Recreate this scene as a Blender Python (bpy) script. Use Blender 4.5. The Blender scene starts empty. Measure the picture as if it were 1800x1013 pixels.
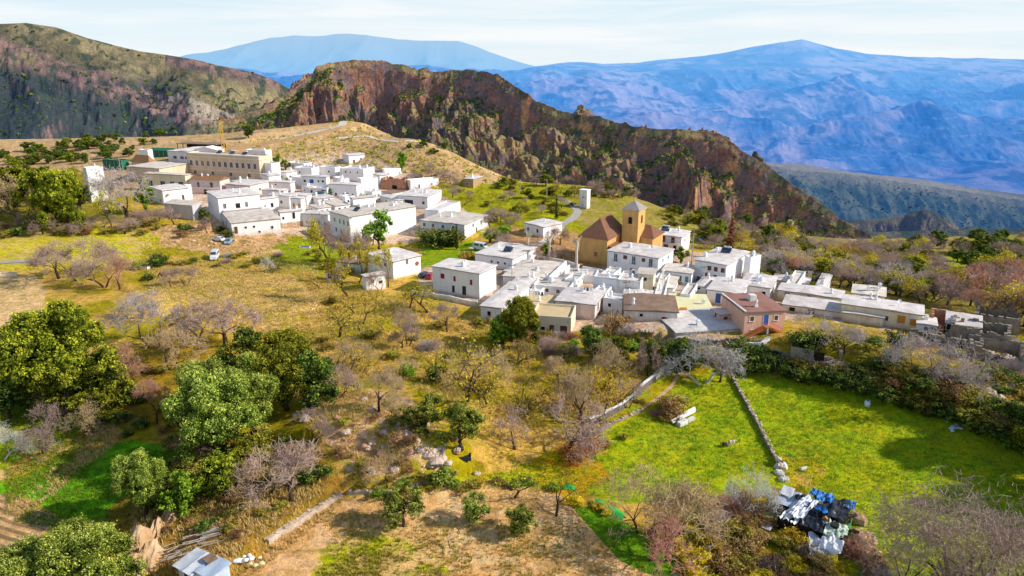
import bpy, math, random
import numpy as np
from mathutils import Vector, Matrix
R = math.radians
random.seed(7)
scene = bpy.context.scene
COL = scene.collection
F_PX, CX, CY, PITCH, CAMZ = 1250.0, 900.0, 506.5, R(17.6), 54.0
CP, SP = math.cos(PITCH), math.sin(PITCH)

# ---------------------------------------------------------------- naming / tagging
def tag(o, label=None, cat=None, group=None, kind=None):
    if label: o['label'] = label
    if cat: o['category'] = cat
    if group: o['group'] = group
    if kind: o['kind'] = kind
    return o
def empty(name, loc, rz=0.0):
    o = bpy.data.objects.new(name, None)
    o.empty_display_size = 0.5
    o.location = loc; o.rotation_euler = (0, 0, rz)
    COL.objects.link(o)
    return o
def link(name, me, parent=None, loc=None):
    o = bpy.data.objects.new(name, me)
    COL.objects.link(o)
    if parent: o.parent = parent
    if loc is not None: o.location = loc
    return o

# ---------------------------------------------------------------- camera maths (metres in, metres out)
def ray(px, py):
    a = (px-CX)/F_PX; b = (CY-py)/F_PX
    return a, CP+b*SP, -SP+b*CP
def pt(px, py, Y):
    a, dy, dz = ray(px, py); t = Y/dy
    return np.array([a*t, Y, CAMZ+dz*t])
def on_plane(px, py, z):
    a, dy, dz = ray(px, py); t = (z-CAMZ)/dz
    return np.array([a*t, dy*t, z])
def proj(X, Y, Z):
    Z = Z-CAMZ
    f = Y*CP-Z*SP; u = Y*SP+Z*CP
    return CX+F_PX*X/f, CY-F_PX*u/f

# ---------------------------------------------------------------- numpy noise
def _h(ix, iy, iz, seed):
    n = (ix*374761393+iy*668265263+iz*2147483647+seed*974634777) & 0xffffffff
    n = ((n ^ (n >> 13))*1274126177) & 0xffffffff
    n = ((n ^ (n >> 16))*2246822519) & 0xffffffff
    return ((n ^ (n >> 15)) & 0xffffff)/float(0xffffff)
def noise(x, y, z=0.0, seed=0):
    x = np.asarray(x, float); y = np.asarray(y, float); z = np.zeros_like(x)+z
    ix = np.floor(x).astype(np.int64); iy = np.floor(y).astype(np.int64); iz = np.floor(z).astype(np.int64)
    fx, fy, fz = x-ix, y-iy, z-iz
    fx = fx*fx*fx*(fx*(fx*6-15)+10); fy = fy*fy*fy*(fy*(fy*6-15)+10); fz = fz*fz*fz*(fz*(fz*6-15)+10)
    def L(a, b, t): return a+(b-a)*t
    flat = not np.any(fz)
    c = [_h(ix+i, iy+j, iz, seed) for j in (0, 1) for i in (0, 1)]
    r = L(L(c[0], c[1], fx), L(c[2], c[3], fx), fy)
    if flat: return r*2-1
    c = [_h(ix+i, iy+j, iz+1, seed) for j in (0, 1) for i in (0, 1)]
    return L(r, L(L(c[0], c[1], fx), L(c[2], c[3], fx), fy), fz)*2-1
def fbm(x, y, z=0.0, octv=5, seed=0, gain=.5, lac=2.03):
    s = 0; a = 1; t = 0; f = 1
    for k in range(octv):
        s = s+a*noise(x*f+k*17.3, y*f-k*9.1, np.asarray(z)*f+k*3.7 if np.any(z) else 0.0, seed+k); t += a; a *= gain; f *= lac
    return s/t
def ridged(x, y, z=0.0, octv=5, seed=0, gain=.5, lac=2.1):
    s = 0; a = 1; t = 0; f = 1
    for k in range(octv):
        s = s+a*(1-2*np.abs(noise(x*f+k*7.3, y*f-k*5.1, np.asarray(z)*f if np.any(z) else 0.0, seed+k))); t += a; a *= gain; f *= lac
    return s/t
def sstep(a, b, x):
    t = np.clip((x-a)/(b-a), 0, 1); return t*t*(3-2*t)

# ---------------------------------------------------------------- fast meshes
def mesh_np(name, V, F, mat, smooth=False, cols=None, fattr=None):
    me = bpy.data.meshes.new(name)
    V = np.asarray(V, np.float32); F = np.asarray(F, np.int32); k = F.shape[1]
    me.vertices.add(len(V)); me.vertices.foreach_set('co', V.ravel())
    me.loops.add(F.size); me.loops.foreach_set('vertex_index', F.ravel())
    me.polygons.add(len(F)); me.polygons.foreach_set('loop_start', np.arange(0, F.size, k, dtype=np.int32))
    if smooth: me.polygons.foreach_set('use_smooth', np.ones(len(F), bool))
    if cols is not None:
        a = me.color_attributes.new('tint', 'FLOAT_COLOR', 'POINT')
        c = np.ones((len(V), 4), np.float32); c[:, :cols.shape[1]] = cols
        a.data.foreach_set('color', c.ravel())
    if fattr is not None:
        a = me.attributes.new('leafv', 'FLOAT', 'FACE'); a.data.foreach_set('value', fattr.astype(np.float32))
    me.update(calc_edges=True)
    if mat: me.materials.append(mat)
    return me
def grid_faces(nr, nc):
    i = np.arange(nr-1)[:, None]*nc+np.arange(nc-1)[None, :]
    i = i.ravel()
    return np.stack([i, i+1, i+nc+1, i+nc], 1)

class MB:
    """collects boxes, prisms, tubes into ONE mesh object"""
    def __init__(s): s.v = []; s.f = []
    def add(s, vs, fs):
        n = len(s.v); s.v += [tuple(map(float, v)) for v in vs]; s.f += [tuple(i+n for i in f) for f in fs]; return s
    def box(s, x0, x1, y0, y1, z0, z1):
        return s.add([(x0, y0, z0), (x1, y0, z0), (x1, y1, z0), (x0, y1, z0), (x0, y0, z1), (x1, y0, z1), (x1, y1, z1), (x0, y1, z1)],
                     [(3, 2, 1, 0), (4, 5, 6, 7), (0, 1, 5, 4), (1, 2, 6, 5), (2, 3, 7, 6), (3, 0, 4, 7)])
    def hull8(s, P):
        return s.add(P, [(3, 2, 1, 0), (4, 5, 6, 7), (0, 1, 5, 4), (1, 2, 6, 5), (2, 3, 7, 6), (3, 0, 4, 7)])
    def tube(s, p0, p1, r0, r1, n=8, caps=True):
        p0 = Vector(p0); p1 = Vector(p1); d = (p1-p0).normalized()
        a = d.orthogonal().normalized(); b = d.cross(a)
        vs = []
        for p, r in ((p0, r0), (p1, r1)):
            for k in range(n):
                t = 2*math.pi*k/n; vs.append(p+a*(r*math.cos(t))+b*(r*math.sin(t)))
        fs = [(k, (k+1) % n, n+(k+1) % n, n+k) for k in range(n)]
        if caps: fs += [tuple(range(n))[::-1], tuple(range(n, 2*n))]
        return s.add(vs, fs)
    def blob(s, c, r, sx=1, sy=1, sz=1, seed=0, rough=.25, nu=10, nv=7):
        rnd = random.Random(seed); vs = [(c[0], c[1], c[2]-r*sz)]
        for j in range(1, nv):
            for i in range(nu):
                t = 2*math.pi*i/nu; p = math.pi*j/nv-math.pi/2; q = r*(1+rnd.uniform(-rough, rough))
                vs.append((c[0]+q*sx*math.cos(p)*math.cos(t), c[1]+q*sy*math.cos(p)*math.sin(t), c[2]+q*sz*math.sin(p)))
        vs.append((c[0], c[1], c[2]+r*sz)); fs = []
        for i in range(nu):
            fs.append((0, 1+(i+1) % nu, 1+i))
            for j in range(nv-2):
                a = 1+j*nu; fs.append((a+i, a+(i+1) % nu, a+nu+(i+1) % nu, a+nu+i))
            a = 1+(nv-2)*nu; fs.append((a+i, a+(i+1) % nu, len(vs)-1))
        return s.add(vs, fs)
    def mesh(s, name, mat, smooth=False):
        me = bpy.data.meshes.new(name); me.from_pydata(s.v, [], s.f); me.update()
        if mat: me.materials.append(mat)
        if smooth: me.polygons.foreach_set('use_smooth', [True]*len(me.polygons))
        return me
    def build(s, name, mat, parent=None, loc=None, smooth=False):
        return link(name, s.mesh(name, mat, smooth), parent, loc)

# ---------------------------------------------------------------- materials
def new_mat(name, rough=.85, spec=.2):
    m = bpy.data.materials.new(name); m.use_nodes = True; nt = m.node_tree
    b = nt.nodes['Principled BSDF']; b.inputs['Roughness'].default_value = rough
    b.inputs['Specular IOR Level'].default_value = spec
    return m, nt, b
def N(nt, t, **kw):
    n = nt.nodes.new(t)
    for k, v in kw.items(): setattr(n, k, v)
    return n
def nz(nt, scale, detail=5, rough=.6, co=None, dist=0.0):
    n = N(nt, 'ShaderNodeTexNoise'); n.inputs['Scale'].default_value = scale; n.inputs['Detail'].default_value = detail
    n.inputs['Roughness'].default_value = rough; n.inputs['Distortion'].default_value = dist
    if co is None:
        g = N(nt, 'ShaderNodeNewGeometry'); co = g.outputs['Position']
    nt.links.new(co, n.inputs['Vector']); return n.outputs['Fac']
def ramp(nt, fac, stops):
    r = N(nt, 'ShaderNodeValToRGB'); e = r.color_ramp.elements
    while len(e) < len(stops): e.new(.5)
    for i, (p, c) in enumerate(stops):
        e[i].position = p; e[i].color = (c[0], c[1], c[2], 1) if isinstance(c, tuple) else (c, c, c, 1)
    nt.links.new(fac, r.inputs['Fac']); return r.outputs['Color']
def mix(nt, fac, a, b, mode='MIX'):
    m = N(nt, 'ShaderNodeMix', data_type='RGBA', blend_type=mode)
    if isinstance(fac, (int, float)): m.inputs[0].default_value = fac
    else: nt.links.new(fac, m.inputs[0])
    for i, c in ((6, a), (7, b)):
        if isinstance(c, tuple): m.inputs[i].default_value = (c[0], c[1], c[2], 1)
        else: nt.links.new(c, m.inputs[i])
    return m.outputs[2]
def mth(nt, op, a, b=None):
    m = N(nt, 'ShaderNodeMath', operation=op)
    for i, c in ((0, a), (1, b)):
        if c is None: continue
        if isinstance(c, (int, float)): m.inputs[i].default_value = c
        else: nt.links.new(c, m.inputs[i])
    return m.outputs[0]
def bump(nt, b, h, strength=.5, dist=.1):
    n = N(nt, 'ShaderNodeBump'); n.inputs['Strength'].default_value = strength; n.inputs['Distance'].default_value = dist
    nt.links.new(h, n.inputs['Height']); nt.links.new(n.outputs['Normal'], b.inputs['Normal'])

def stained(name, c, dirt, scale=.6, amt=.5, rough=.9, fine=6.0, b_str=.35, wall=False):
    """painted or plastered surface: broad stains, run-off streaks and fine grain"""
    m, nt, b = new_mat(name, rough)
    g = N(nt, 'ShaderNodeNewGeometry'); mp = N(nt, 'ShaderNodeMapping'); mp.inputs['Scale'].default_value = (1, 1, .28)
    nt.links.new(g.outputs['Position'], mp.inputs['Vector'])
    f1 = ramp(nt, nz(nt, scale, 6, .68, mp.outputs['Vector']), [(.40, 0.0), (.70, amt)])
    oi = N(nt, 'ShaderNodeObjectInfo')
    col = mix(nt, f1, c, dirt)
    f2 = nz(nt, fine, 4, .7)
    col = mix(nt, .22, col, ramp(nt, f2, [(.25, tuple(x*.55 for x in c)), (.75, tuple(min(1, x*1.12) for x in c))]))
    if wall:    # splash dirt at the foot, rain streaks under the eaves
        tc = N(nt, 'ShaderNodeTexCoord'); sp = N(nt, 'ShaderNodeSeparateXYZ'); nt.links.new(tc.outputs['Object'], sp.inputs[0])
        zz = mth(nt, 'ADD', sp.outputs['Z'], mth(nt, 'MULTIPLY', nz(nt, 1.1, 4), 1.6))
        col = mix(nt, ramp(nt, mth(nt, 'DIVIDE', zz, 4.0), [(.18, .75), (.46, 0.0)]), col, dirt)
        mp2 = N(nt, 'ShaderNodeMapping'); mp2.inputs['Scale'].default_value = (2.2, 2.2, .12); nt.links.new(g.outputs['Position'], mp2.inputs['Vector'])
        col = mix(nt, ramp(nt, nz(nt, 1.0, 5, .7, mp2.outputs['Vector']), [(.54, 0.0), (.74, .45)]), col, tuple(x*.75 for x in dirt))
    v = mth(nt, 'MULTIPLY_ADD', oi.outputs['Random'], .14); v.node.inputs[2].default_value = .94
    hs = N(nt, 'ShaderNodeHueSaturation'); nt.links.new(v, hs.inputs['Value']); nt.links.new(col, hs.inputs['Color'])
    nt.links.new(hs.outputs['Color'], b.inputs['Base Color'])
    bump(nt, b, f2, b_str, .05)
    return m
MATS = {}
def M(k): return MATS[k]
W = (.94, .93, .92)
MATS['white'] = stained('whitewash', W, (.62, .55, .50), .5, .25, wall=True)
MATS['cream'] = stained('cream_render', (.90, .78, .54), (.55, .42, .3), .6, .4, wall=True)
MATS['pink'] = stained('pinkish_render', (.78, .65, .60), (.42, .34, .3), .6, .5, wall=True)
MATS['tan'] = stained('tan_render', (.80, .64, .46), (.4, .28, .17), .5, .5, wall=True)
MATS['church'] = stained('ochre_render', (.74, .44, .15), (.42, .24, .08), .7, .75, fine=4, wall=True)
MATS['salmon'] = stained('salmon_render', (.82, .48, .34), (.45, .25, .16), .6, .5, wall=True)
MATS['orange_wall'] = stained('orange_brick_render', (.62, .20, .06), (.4, .15, .06), .6, .5)
MATS['greywall'] = stained('grey_render', (.66, .64, .66), (.36, .33, .33), .5, .5)
MATS['bluewall'] = stained('pale_blue_render', (.55, .64, .82), (.35, .35, .4), .5, .3)
MATS['teal'] = stained('teal_paint', (.10, .34, .34), (.1, .2, .2), .5, .3)
MATS['launa'] = stained('grey_clay_roof', (.82, .74, .69), (.42, .35, .31), .45, .85, fine=2.5, b_str=.8)
MATS['launa2'] = stained('warm_clay_roof', (.80, .70, .60), (.42, .33, .26), .5, .9, fine=2.5, b_str=.8)
MATS['slate'] = stained('dark_slate_eave', (.20, .17, .16), (.12, .1, .1), 1.2, .7)
MATS['brownroof'] = stained('weathered_brown_roof', (.34, .22, .15), (.18, .11, .08), .5, .9, fine=3, b_str=.8)
MATS['redroof'] = stained('faded_red_roof', (.40, .17, .12), (.30, .22, .20), .35, .9, fine=3, b_str=.8)
MATS['yellowroof'] = stained('pale_yellow_terrace', (.80, .74, .42), (.62, .52, .30), .4, .5)
MATS['creamroof'] = stained('cream_terrace', (.72, .54, .30), (.5, .35, .2), .5, .5)
MATS['stonetan'] = stained('bare_block_wall', (.50, .33, .18), (.3, .2, .12), 1.5, .7, fine=3)
MATS['wood'] = stained('brown_wood', (.17, .07, .035), (.1, .05, .03), 2, .6)
MATS['orangedoor'] = stained('orange_wood', (.62, .27, .04), (.4, .2, .05), 2, .4)
MATS['redshut'] = stained('maroon_shutter_paint', (.32, .015, .045), (.2, .02, .04), 2, .3)
MATS['greenpaint'] = stained('green_netting', (.03, .17, .10), (.03, .1, .06), 1.2, .6)
MATS['darkpaint'] = stained('dark_green_door_paint', (.03, .045, .05), (.05, .05, .05), 1, .5)
MATS['bluepaint'] = stained('blue_door_paint', (.05, .13, .42), (.1, .12, .25), 1, .4)
MATS['yellowmetal'] = stained('yellow_steel', (.75, .45, .04), (.4, .25, .08), 1, .4, rough=.5)
MATS['metal'] = stained('galvanised_steel', (.45, .46, .48), (.25, .2, .18), 1.2, .6, rough=.5)
MATS['concrete'] = stained('rough_concrete', (.48, .43, .39), (.3, .26, .22), .7, .7)
MATS['plaster_old'] = stained('old_white_plaster', (.88, .85, .80), (.45, .38, .3), .8, .7, wall=True)
MATS['pole'] = stained('pale_pole', (.5, .46, .4), (.35, .3, .25), 1, .5)
MATS['rubber'] = stained('rubber', (.03, .03, .03), (.05, .05, .05), 2, .5)
def glass_mat():
    m, nt, b = new_mat('window_glass', .12, .6)
    nt.links.new(ramp(nt, nz(nt, .8, 2), [(.3, (.025, .03, .045)), (.75, (.10, .12, .16))]), b.inputs['Base Color']); return m
MATS['glass'] = glass_mat()
def dark_mat():
    m, nt, b = new_mat('dark_interior', 1, 0)
    nt.links.new(ramp(nt, nz(nt, 1.5, 3), [(.3, (.015, .013, .012)), (.75, (.05, .04, .035))]), b.inputs['Base Color']); return m
MATS['dark'] = dark_mat()
def tile_mat(name, c1, c2):
    m, nt, b = new_mat(name, .9)
    tc = N(nt, 'ShaderNodeTexCoord'); br = N(nt, 'ShaderNodeTexBrick'); br.inputs['Scale'].default_value = 2.2
    br.inputs['Mortar Size'].default_value = .035; br.inputs['Color1'].default_value = (*c1, 1); br.inputs['Color2'].default_value = (*c2, 1)
    br.inputs['Mortar'].default_value = tuple(x*.25 for x in c2)+(1,)
    nt.links.new(tc.outputs['Object'], br.inputs['Vector'])
    col = mix(nt, ramp(nt, nz(nt, .9, 5), [(.4, 0.0), (.7, .6)]), br.outputs['Color'], tuple(x*.45 for x in c1))
    nt.links.new(col, b.inputs['Base Color']); bump(nt, b, br.outputs['Fac'], .6, .05); return m
MATS['tile'] = tile_mat('terracotta_tiles', (.46, .22, .13), (.33, .15, .09))
MATS['tileorange'] = tile_mat('orange_tiles', (.72, .38, .17), (.55, .26, .12))
MATS['slatetile'] = tile_mat('pale_slate_tiles', (.66, .58, .52), (.52, .45, .42))
def rock_mat(name, c1, c2, c3):
    m, nt, b = new_mat(name, .95)
    f = nz(nt, .7, 8, .7); g = nz(nt, 3, 4, .7)
    col = mix(nt, ramp(nt, f, [(.35, 0.0), (.65, 1.0)]), c1, c2); col = mix(nt, ramp(nt, g, [(.55, 0.0), (.75, .8)]), col, c3)
    nt.links.new(col, b.inputs['Base Color']); bump(nt, b, f, 1, .4); return m
MATS['rock'] = rock_mat('pale_rock', (.72, .58, .46), (.46, .32, .22), (.80, .72, .62))
MATS['redrock'] = rock_mat('reddish_rock', (.58, .30, .18), (.38, .19, .12), (.70, .52, .38))
MATS['drystone'] = rock_mat('dry_stone', (.40, .33, .25), (.20, .16, .12), (.55, .48, .4))
MATS['earthbank'] = rock_mat('tan_earth', (.68, .47, .28), (.50, .28, .12), (.75, .6, .42))
# ================================================================ NEAR GROUND
CTRL = [ # picture point and its height above the village datum
 (-300,1100,-9),(100,1120,-9),(600,1120,-7),(1200,1120,-7),(1800,1120,-6),(2200,1100,-6),
 (0,1013,-8),(220,1000,-7),(450,1013,-6),(900,1013,-6),(1400,1013,-6),(1800,1013,-5.5),
 (0,900,-7),(120,860,-6.5),(300,900,-5),(120,760,-4.5),(0,700,-3.5),(-250,700,-3.5),
 (700,730,.5),(660,790,-1.5),(760,830,-3.5),(620,690,.5),(560,800,-3),(560,900,-5),(800,900,-5),(1000,880,-4.5),
 (350,720,-2),(500,650,-.5),(200,560,-.5),(600,560,0),(850,650,-1.8),(900,760,-4),(1050,700,-3),(980,620,-1),(400,500,0),
 (1150,780,-4.3),(1250,690,-3.8),(1350,800,-4.6),(1500,850,-4.8),(1600,800,-4.8),(1780,880,-5),(2100,850,-4),
 (1350,640,-2),(1450,610,.5),(1600,640,0),(1780,650,0),(1700,600,.5),(2050,620,0),
 (1100,600,-.5),(1200,610,-1),(1000,540,0),(1250,480,0),(1400,540,.3),(1600,540,0),(1800,540,-1),
 (850,500,0),(770,440,-2.5),(700,500,-.5),(900,440,0),
 (0,500,.3),(150,440,.5),(-250,480,.5),(380,410,.5),(500,430,-1),(300,370,2.5),(420,360,2.5),(560,390,0),(450,320,5.5),(600,320,5),(350,295,8.5),(500,290,9),(620,282,10),
 (700,310,6),(780,370,1),(860,340,2.5),(900,380,1),(1000,340,3),(1060,330,3),
 (640,217,23),(560,218,22),(480,232,19),(400,238,16),(300,245,13),(150,245,10.5),(0,246,9),(-250,250,9),(150,275,8.5),(0,300,5),(150,330,4),(0,380,2),
 (720,245,19),(800,272,13),(860,300,7),(900,318,4),(960,322,3),
 (1120,350,-1),(1180,372,-5),(1300,405,-10),(1420,428,-10),(1540,428,-9),(1650,420,-9),(1800,412,-9),(2050,405,-9),
 (1300,440,-3),(1500,460,-4),(1700,470,-4),(1950,460,-4),
]
_P = [on_plane(px, py, z) for px, py, z in CTRL]
WCTRL = [(-31,380,-1),(-58,400,7),(-64,455,-8),(-12,370,-9),(2,360,-14),(-25,410,-16),(-520,520,-8),(-380,520,-5),(-250,520,0),(-160,500,4),(-90,480,8),(-60,520,-20),(0,470,-25),(60,450,-50),(110,420,-50),(60,520,-60),
 (160,380,-50),(220,340,-50),(320,320,-55),(250,400,-90),(400,400,-95),(500,520,-110),(150,520,-85),(0,620,-60),(-150,620,-15),(-400,620,-25),(400,620,-130),(620,420,-90),(560,330,-50),
 (-650,620,-25),(-600,350,3),(-30,20,-9),(50,0,-9),(-90,20,-9),(110,20,-8)]
_C = np.array([[p[0], p[1]] for p in _P]+[[a, b] for a, b, c in WCTRL]); _Z = np.array([c[2] for c in CTRL]+[c[2] for c in WCTRL], float)
_CC = 14.0
_A = np.sqrt(((_C[:, None]-_C[None])**2).sum(2)+_CC**2); n_ = len(_C)
_A = np.block([[_A+np.eye(n_)*-.6, np.ones((n_, 1))], [np.ones((1, n_)), np.zeros((1, 1))]])
_Wt = np.linalg.solve(_A, np.append(_Z, 0))
def seg_dist(X, Y, poly):
    """distance to a polyline and on which side (positive = far side)"""
    best = np.full(X.shape, 1e9); side = np.zeros(X.shape)
    for (ax, ay), (bx, by) in zip(poly[:-1], poly[1:]):
        dx, dy = bx-ax, by-ay; L = dx*dx+dy*dy
        t = np.clip(((X-ax)*dx+(Y-ay)*dy)/L, 0, 1)
        d = np.hypot(X-ax-t*dx, Y-ay-t*dy); s = dx*(Y-ay)-dy*(X-ax)
        m = d < best; best = np.where(m, d, best); side = np.where(m, np.sign(s), side)
    return best, side
def wpoly(pts, z): return [tuple(on_plane(a, b, z)[:2]) for a, b in pts]
STEPS = [ # banks between terraces: line, rise on the far side, edge width, how far the rise carries
 (wpoly([(1180,640),(1300,655),(1420,672),(1560,712),(1680,752),(1800,795),(2000,850)], -4.5), 3.0, 2.2, 22),
 (wpoly([(380,1010),(470,950),(540,905),(600,872),(690,868),(780,852)], -5), 1.6, .8, 14),
 (wpoly([(0,480),(100,470),(200,500),(260,540)], 0), .9, 1.2, 10),
 (wpoly([(560,790),(640,800),(740,838),(800,820)], -3), 2.2, 2.0, 12),
 (wpoly([(540,545),(640,530),(760,560),(860,600)], 0), .7, 1.2, 12),
 (wpoly([(1230,520),(1400,600),(1500,660)], 0), 0.0, 1, 5),
]
def zbase(X, Y):
    X = np.asarray(X, float); Y = np.asarray(Y, float); sh = X.shape; x = X.ravel(); y = Y.ravel(); out = np.empty(x.size)
    for i in range(0, x.size, 60000):
        a = x[i:i+60000]; b = y[i:i+60000]
        ph = np.sqrt((a[:, None]-_C[None, :, 0])**2+(b[:, None]-_C[None, :, 1])**2+_CC**2)
        out[i:i+60000] = ph@_Wt[:-1]+_Wt[-1]
    return out.reshape(sh)
def zground(X, Y):
    X = np.asarray(X, float); Y = np.asarray(Y, float)
    z = zbase(X, Y)
    for poly, h, w, reach in STEPS:
        if h == 0: continue
        d, s = seg_dist(X, Y, poly)
        z = z+h*sstep(-w, w, d*s)*(1-sstep(w, reach, d))
    z = z+.55*fbm(X/14, Y/14, octv=3, seed=3)+.10*fbm(X/1.7, Y/1.7, octv=2, seed=8)
    return z
_t = np.linspace(1/45., 1/560., 900); _YS = 1/_t
def at(px, py):
    """the point of the ground seen at this picture point"""
    a, dy, dz = ray(px, py); T = _YS/dy
    X = a*T; Z = CAMZ+dz*T; g = zground(X, _YS)
    i = int(np.argmax(Z < g))
    if i == 0: i = len(T)-1
    lo, hi = T[i-1], T[i]
    t = lo+(hi-lo)*min(1, max(0, (Z[i-1]-g[i-1])/max(1e-6, (Z[i-1]-g[i-1])-(Z[i]-g[i]))))
    x, y = a*t, dy*t
    return np.array([x, y, float(zground(np.array([x]), np.array([y]))[0])])
def inpoly(px, py, poly):
    ins = np.zeros(px.shape, bool); n = len(poly)
    for i in range(n):
        x1, y1 = poly[i]; x2, y2 = poly[(i+1) % n]
        c = ((y1 > py) != (y2 > py)); xi = (x2-x1)*(py-y1)/((y2-y1) if y2 != y1 else 1e-9)+x1
        ins ^= c & (px < xi)
    return ins
NR, NC = 820, 1050
Yr = 1/np.linspace(1/42., 1/640., NR); ta = np.linspace(-1.12, 1.12, NC)
GY = np.repeat(Yr[:, None], NC, 1); GX = GY*ta[None, :]
GZ = zground(GX, GY)
gpx, gpy = proj(GX, GY, GZ)
n1 = fbm(GX/6, GY/6, octv=5, seed=21); n2 = fbm(GX/1.6, GY/1.6, octv=4, seed=31); n3 = fbm(GX/25, GY/25, octv=3, seed=41)
def cmix(a, b, t): return np.asarray(a)[None, None]*(1-t[..., None])+np.asarray(b)[None, None]*t[..., None]
Cg = cmix((.50,.355,.125), (.30,.27,.045), sstep(-.35, .35, n1+.5*n2))
REG = [ # polygon, colour A, colour B, edge softness in px, patchiness
 ([(-400,230),(250,230),(420,220),(700,225),(960,320),(760,330),(400,290),(0,400),(-400,400)], (.50,.36,.23), (.33,.27,.14), 6, .7),
 ([(430,240),(500,222),(640,214),(660,222),(500,250),(420,262)], (.62,.47,.28), (.52,.38,.22), 2, .3),
 ([(-400,300),(150,300),(240,400),(140,400),(-400,400)], (.26,.22,.05), (.16,.16,.03), 6, .5),
 ([(700,330),(900,318),(1010,325),(1060,400),(960,450),(840,410),(780,360)], (.32,.33,.05), (.22,.24,.04), 6, .4),
 ([(1000,325),(1120,345),(1320,400),(1540,425),(1850,405),(2200,400),(2200,560),(1700,590),(1500,520),(1330,440),(1150,440),(1040,420)], (.30,.25,.10), (.22,.22,.05), 6, .4),
 ([(1640,455),(1720,448),(1760,462),(1740,492),(1650,500)], (.34,.42,.05), (.26,.34,.05), 3, .3),
 ([(1320,440),(1380,470),(1440,498),(1440,510),(1340,490)], (.36,.38,.05), (.30,.3,.05), 3, .3),
 ([(-400,405),(120,392),(250,395),(290,425),(230,465),(90,470),(-400,480)], (.42,.42,.05), (.50,.40,.16), 5, .6),
 ([(-400,490),(60,480),(90,540),(50,620),(-400,640)], (.56,.43,.25), (.46,.36,.18), 6, .4),
 ([(255,505),(330,470),(500,480),(560,520),(520,590),(420,560),(300,560)], (.56,.42,.20), (.42,.34,.10), 8, .5),
 ([(490,425),(600,420),(620,460),(560,480),(470,470)], (.30,.36,.02), (.22,.28,.02), 4, .4),
 ([(270,400),(420,385),(520,415),(470,450),(380,450),(280,430)], (.60,.42,.27), (.40,.28,.14), 5, .7),
 ([(740,428),(835,423),(850,455),(790,475),(740,505),(735,450)], (.20,.34,.02), (.30,.34,.02), 3, .3),
 ([(240,330),(400,290),(600,265),(720,300),(780,345),(860,400),(720,425),(600,430),(400,400),(300,370)], (.56,.47,.40), (.48,.38,.28), 5, .6),
 ([(840,455),(1010,430),(1230,445),(1380,490),(1660,560),(1640,590),(1440,560),(1260,570),(1180,580),(1010,580),(840,530),(740,520),(740,470)], (.52,.44,.37), (.44,.35,.26), 4, .6),
 ([(900,400),(1020,410),(1060,470),(1000,480),(960,450),(880,430)], (.46,.30,.16), (.34,.22,.10), 4, .5),
 ([(1140,580),(1330,590),(1340,630),(1170,625)], (.50,.40,.30), (.34,.27,.14), 4, .6),
 ([(1400,575),(1560,580),(1640,600),(1560,650),(1440,640)], (.40,.36,.05), (.30,.28,.04), 5, .5),
 ([(0,660),(-400,640),(-400,850),(0,850),(110,800),(215,740),(190,700),(100,690)], (.24,.46,.01), (.40,.40,.03), 5, .6),
 ([(-400,880),(10,850),(120,800),(230,775),(330,790),(330,870),(210,910),(110,915),(40,872),(-400,900)], (.17,.42,.008), (.12,.30,.008), 3, .4),
 ([(0,845),(100,800),(215,748),(200,735),(100,780),(-60,850)], (.66,.50,.24), (.50,.34,.12), 2, .5),
 ([(-400,880),(20,868),(100,912),(62,950),(0,990),(-400,1013)], (.66,.50,.30), (.58,.42,.24), .6, .2),
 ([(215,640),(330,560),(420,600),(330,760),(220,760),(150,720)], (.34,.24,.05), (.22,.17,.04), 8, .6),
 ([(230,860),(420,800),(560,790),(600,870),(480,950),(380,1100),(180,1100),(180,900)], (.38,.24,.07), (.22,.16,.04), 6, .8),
 ([(555,690),(640,680),(720,700),(790,780),(800,830),(700,850),(600,830),(550,760)], (.74,.50,.34), (.34,.33,.05), 6, .9),
 ([(360,1100),(430,1013),(480,950),(600,876),(700,870),(800,850),(900,835),(960,850),(1020,900),(1150,965),(1250,1030),(1300,1120)], (.66,.46,.27), (.52,.35,.17), 5, .5),
 ([(470,1120),(560,960),(640,930),(760,960),(820,1010),(780,1120)], (.34,.40,.04), (.60,.44,.22), 14, 1.0),
 ([(780,845),(960,830),(1040,765),(1180,675),(1265,652),(1330,655),(1500,682),(1640,728),(1800,790),(2200,900),(2200,1200),(1560,1200),(1500,1000),(1380,880),(1250,880),(1060,880),(980,850),(860,850)], (.32,.43,.008), (.38,.41,.012), 5, .7),
 ([(1000,885),(1060,895),(1160,955),(1230,1010),(1200,1040),(1090,985)], (.13,.26,.01), (.08,.19,.01), 3, .3),
 ([(960,800),(1040,770),(1060,830),(1020,880),(930,850)], (.52,.30,.03), (.42,.38,.02), 8, .6),
 ([(1360,800),(1440,810),(1450,850),(1400,860),(1365,840)], (.62,.42,.15), (.45,.38,.06), 5, .6),
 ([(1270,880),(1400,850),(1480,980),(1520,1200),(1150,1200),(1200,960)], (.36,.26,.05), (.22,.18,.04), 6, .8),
 ([(1040,745),(1160,655),(1200,660),(1190,690),(1080,750),(1000,790)], (.28,.36,.015), (.34,.30,.04), 4, .6),
]
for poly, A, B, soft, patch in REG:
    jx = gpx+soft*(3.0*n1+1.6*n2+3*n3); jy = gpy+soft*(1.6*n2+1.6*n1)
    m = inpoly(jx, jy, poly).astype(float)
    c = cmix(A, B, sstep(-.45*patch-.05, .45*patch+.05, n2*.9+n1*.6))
    Cg = Cg*(1-m[..., None])+c*m[..., None]
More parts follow.
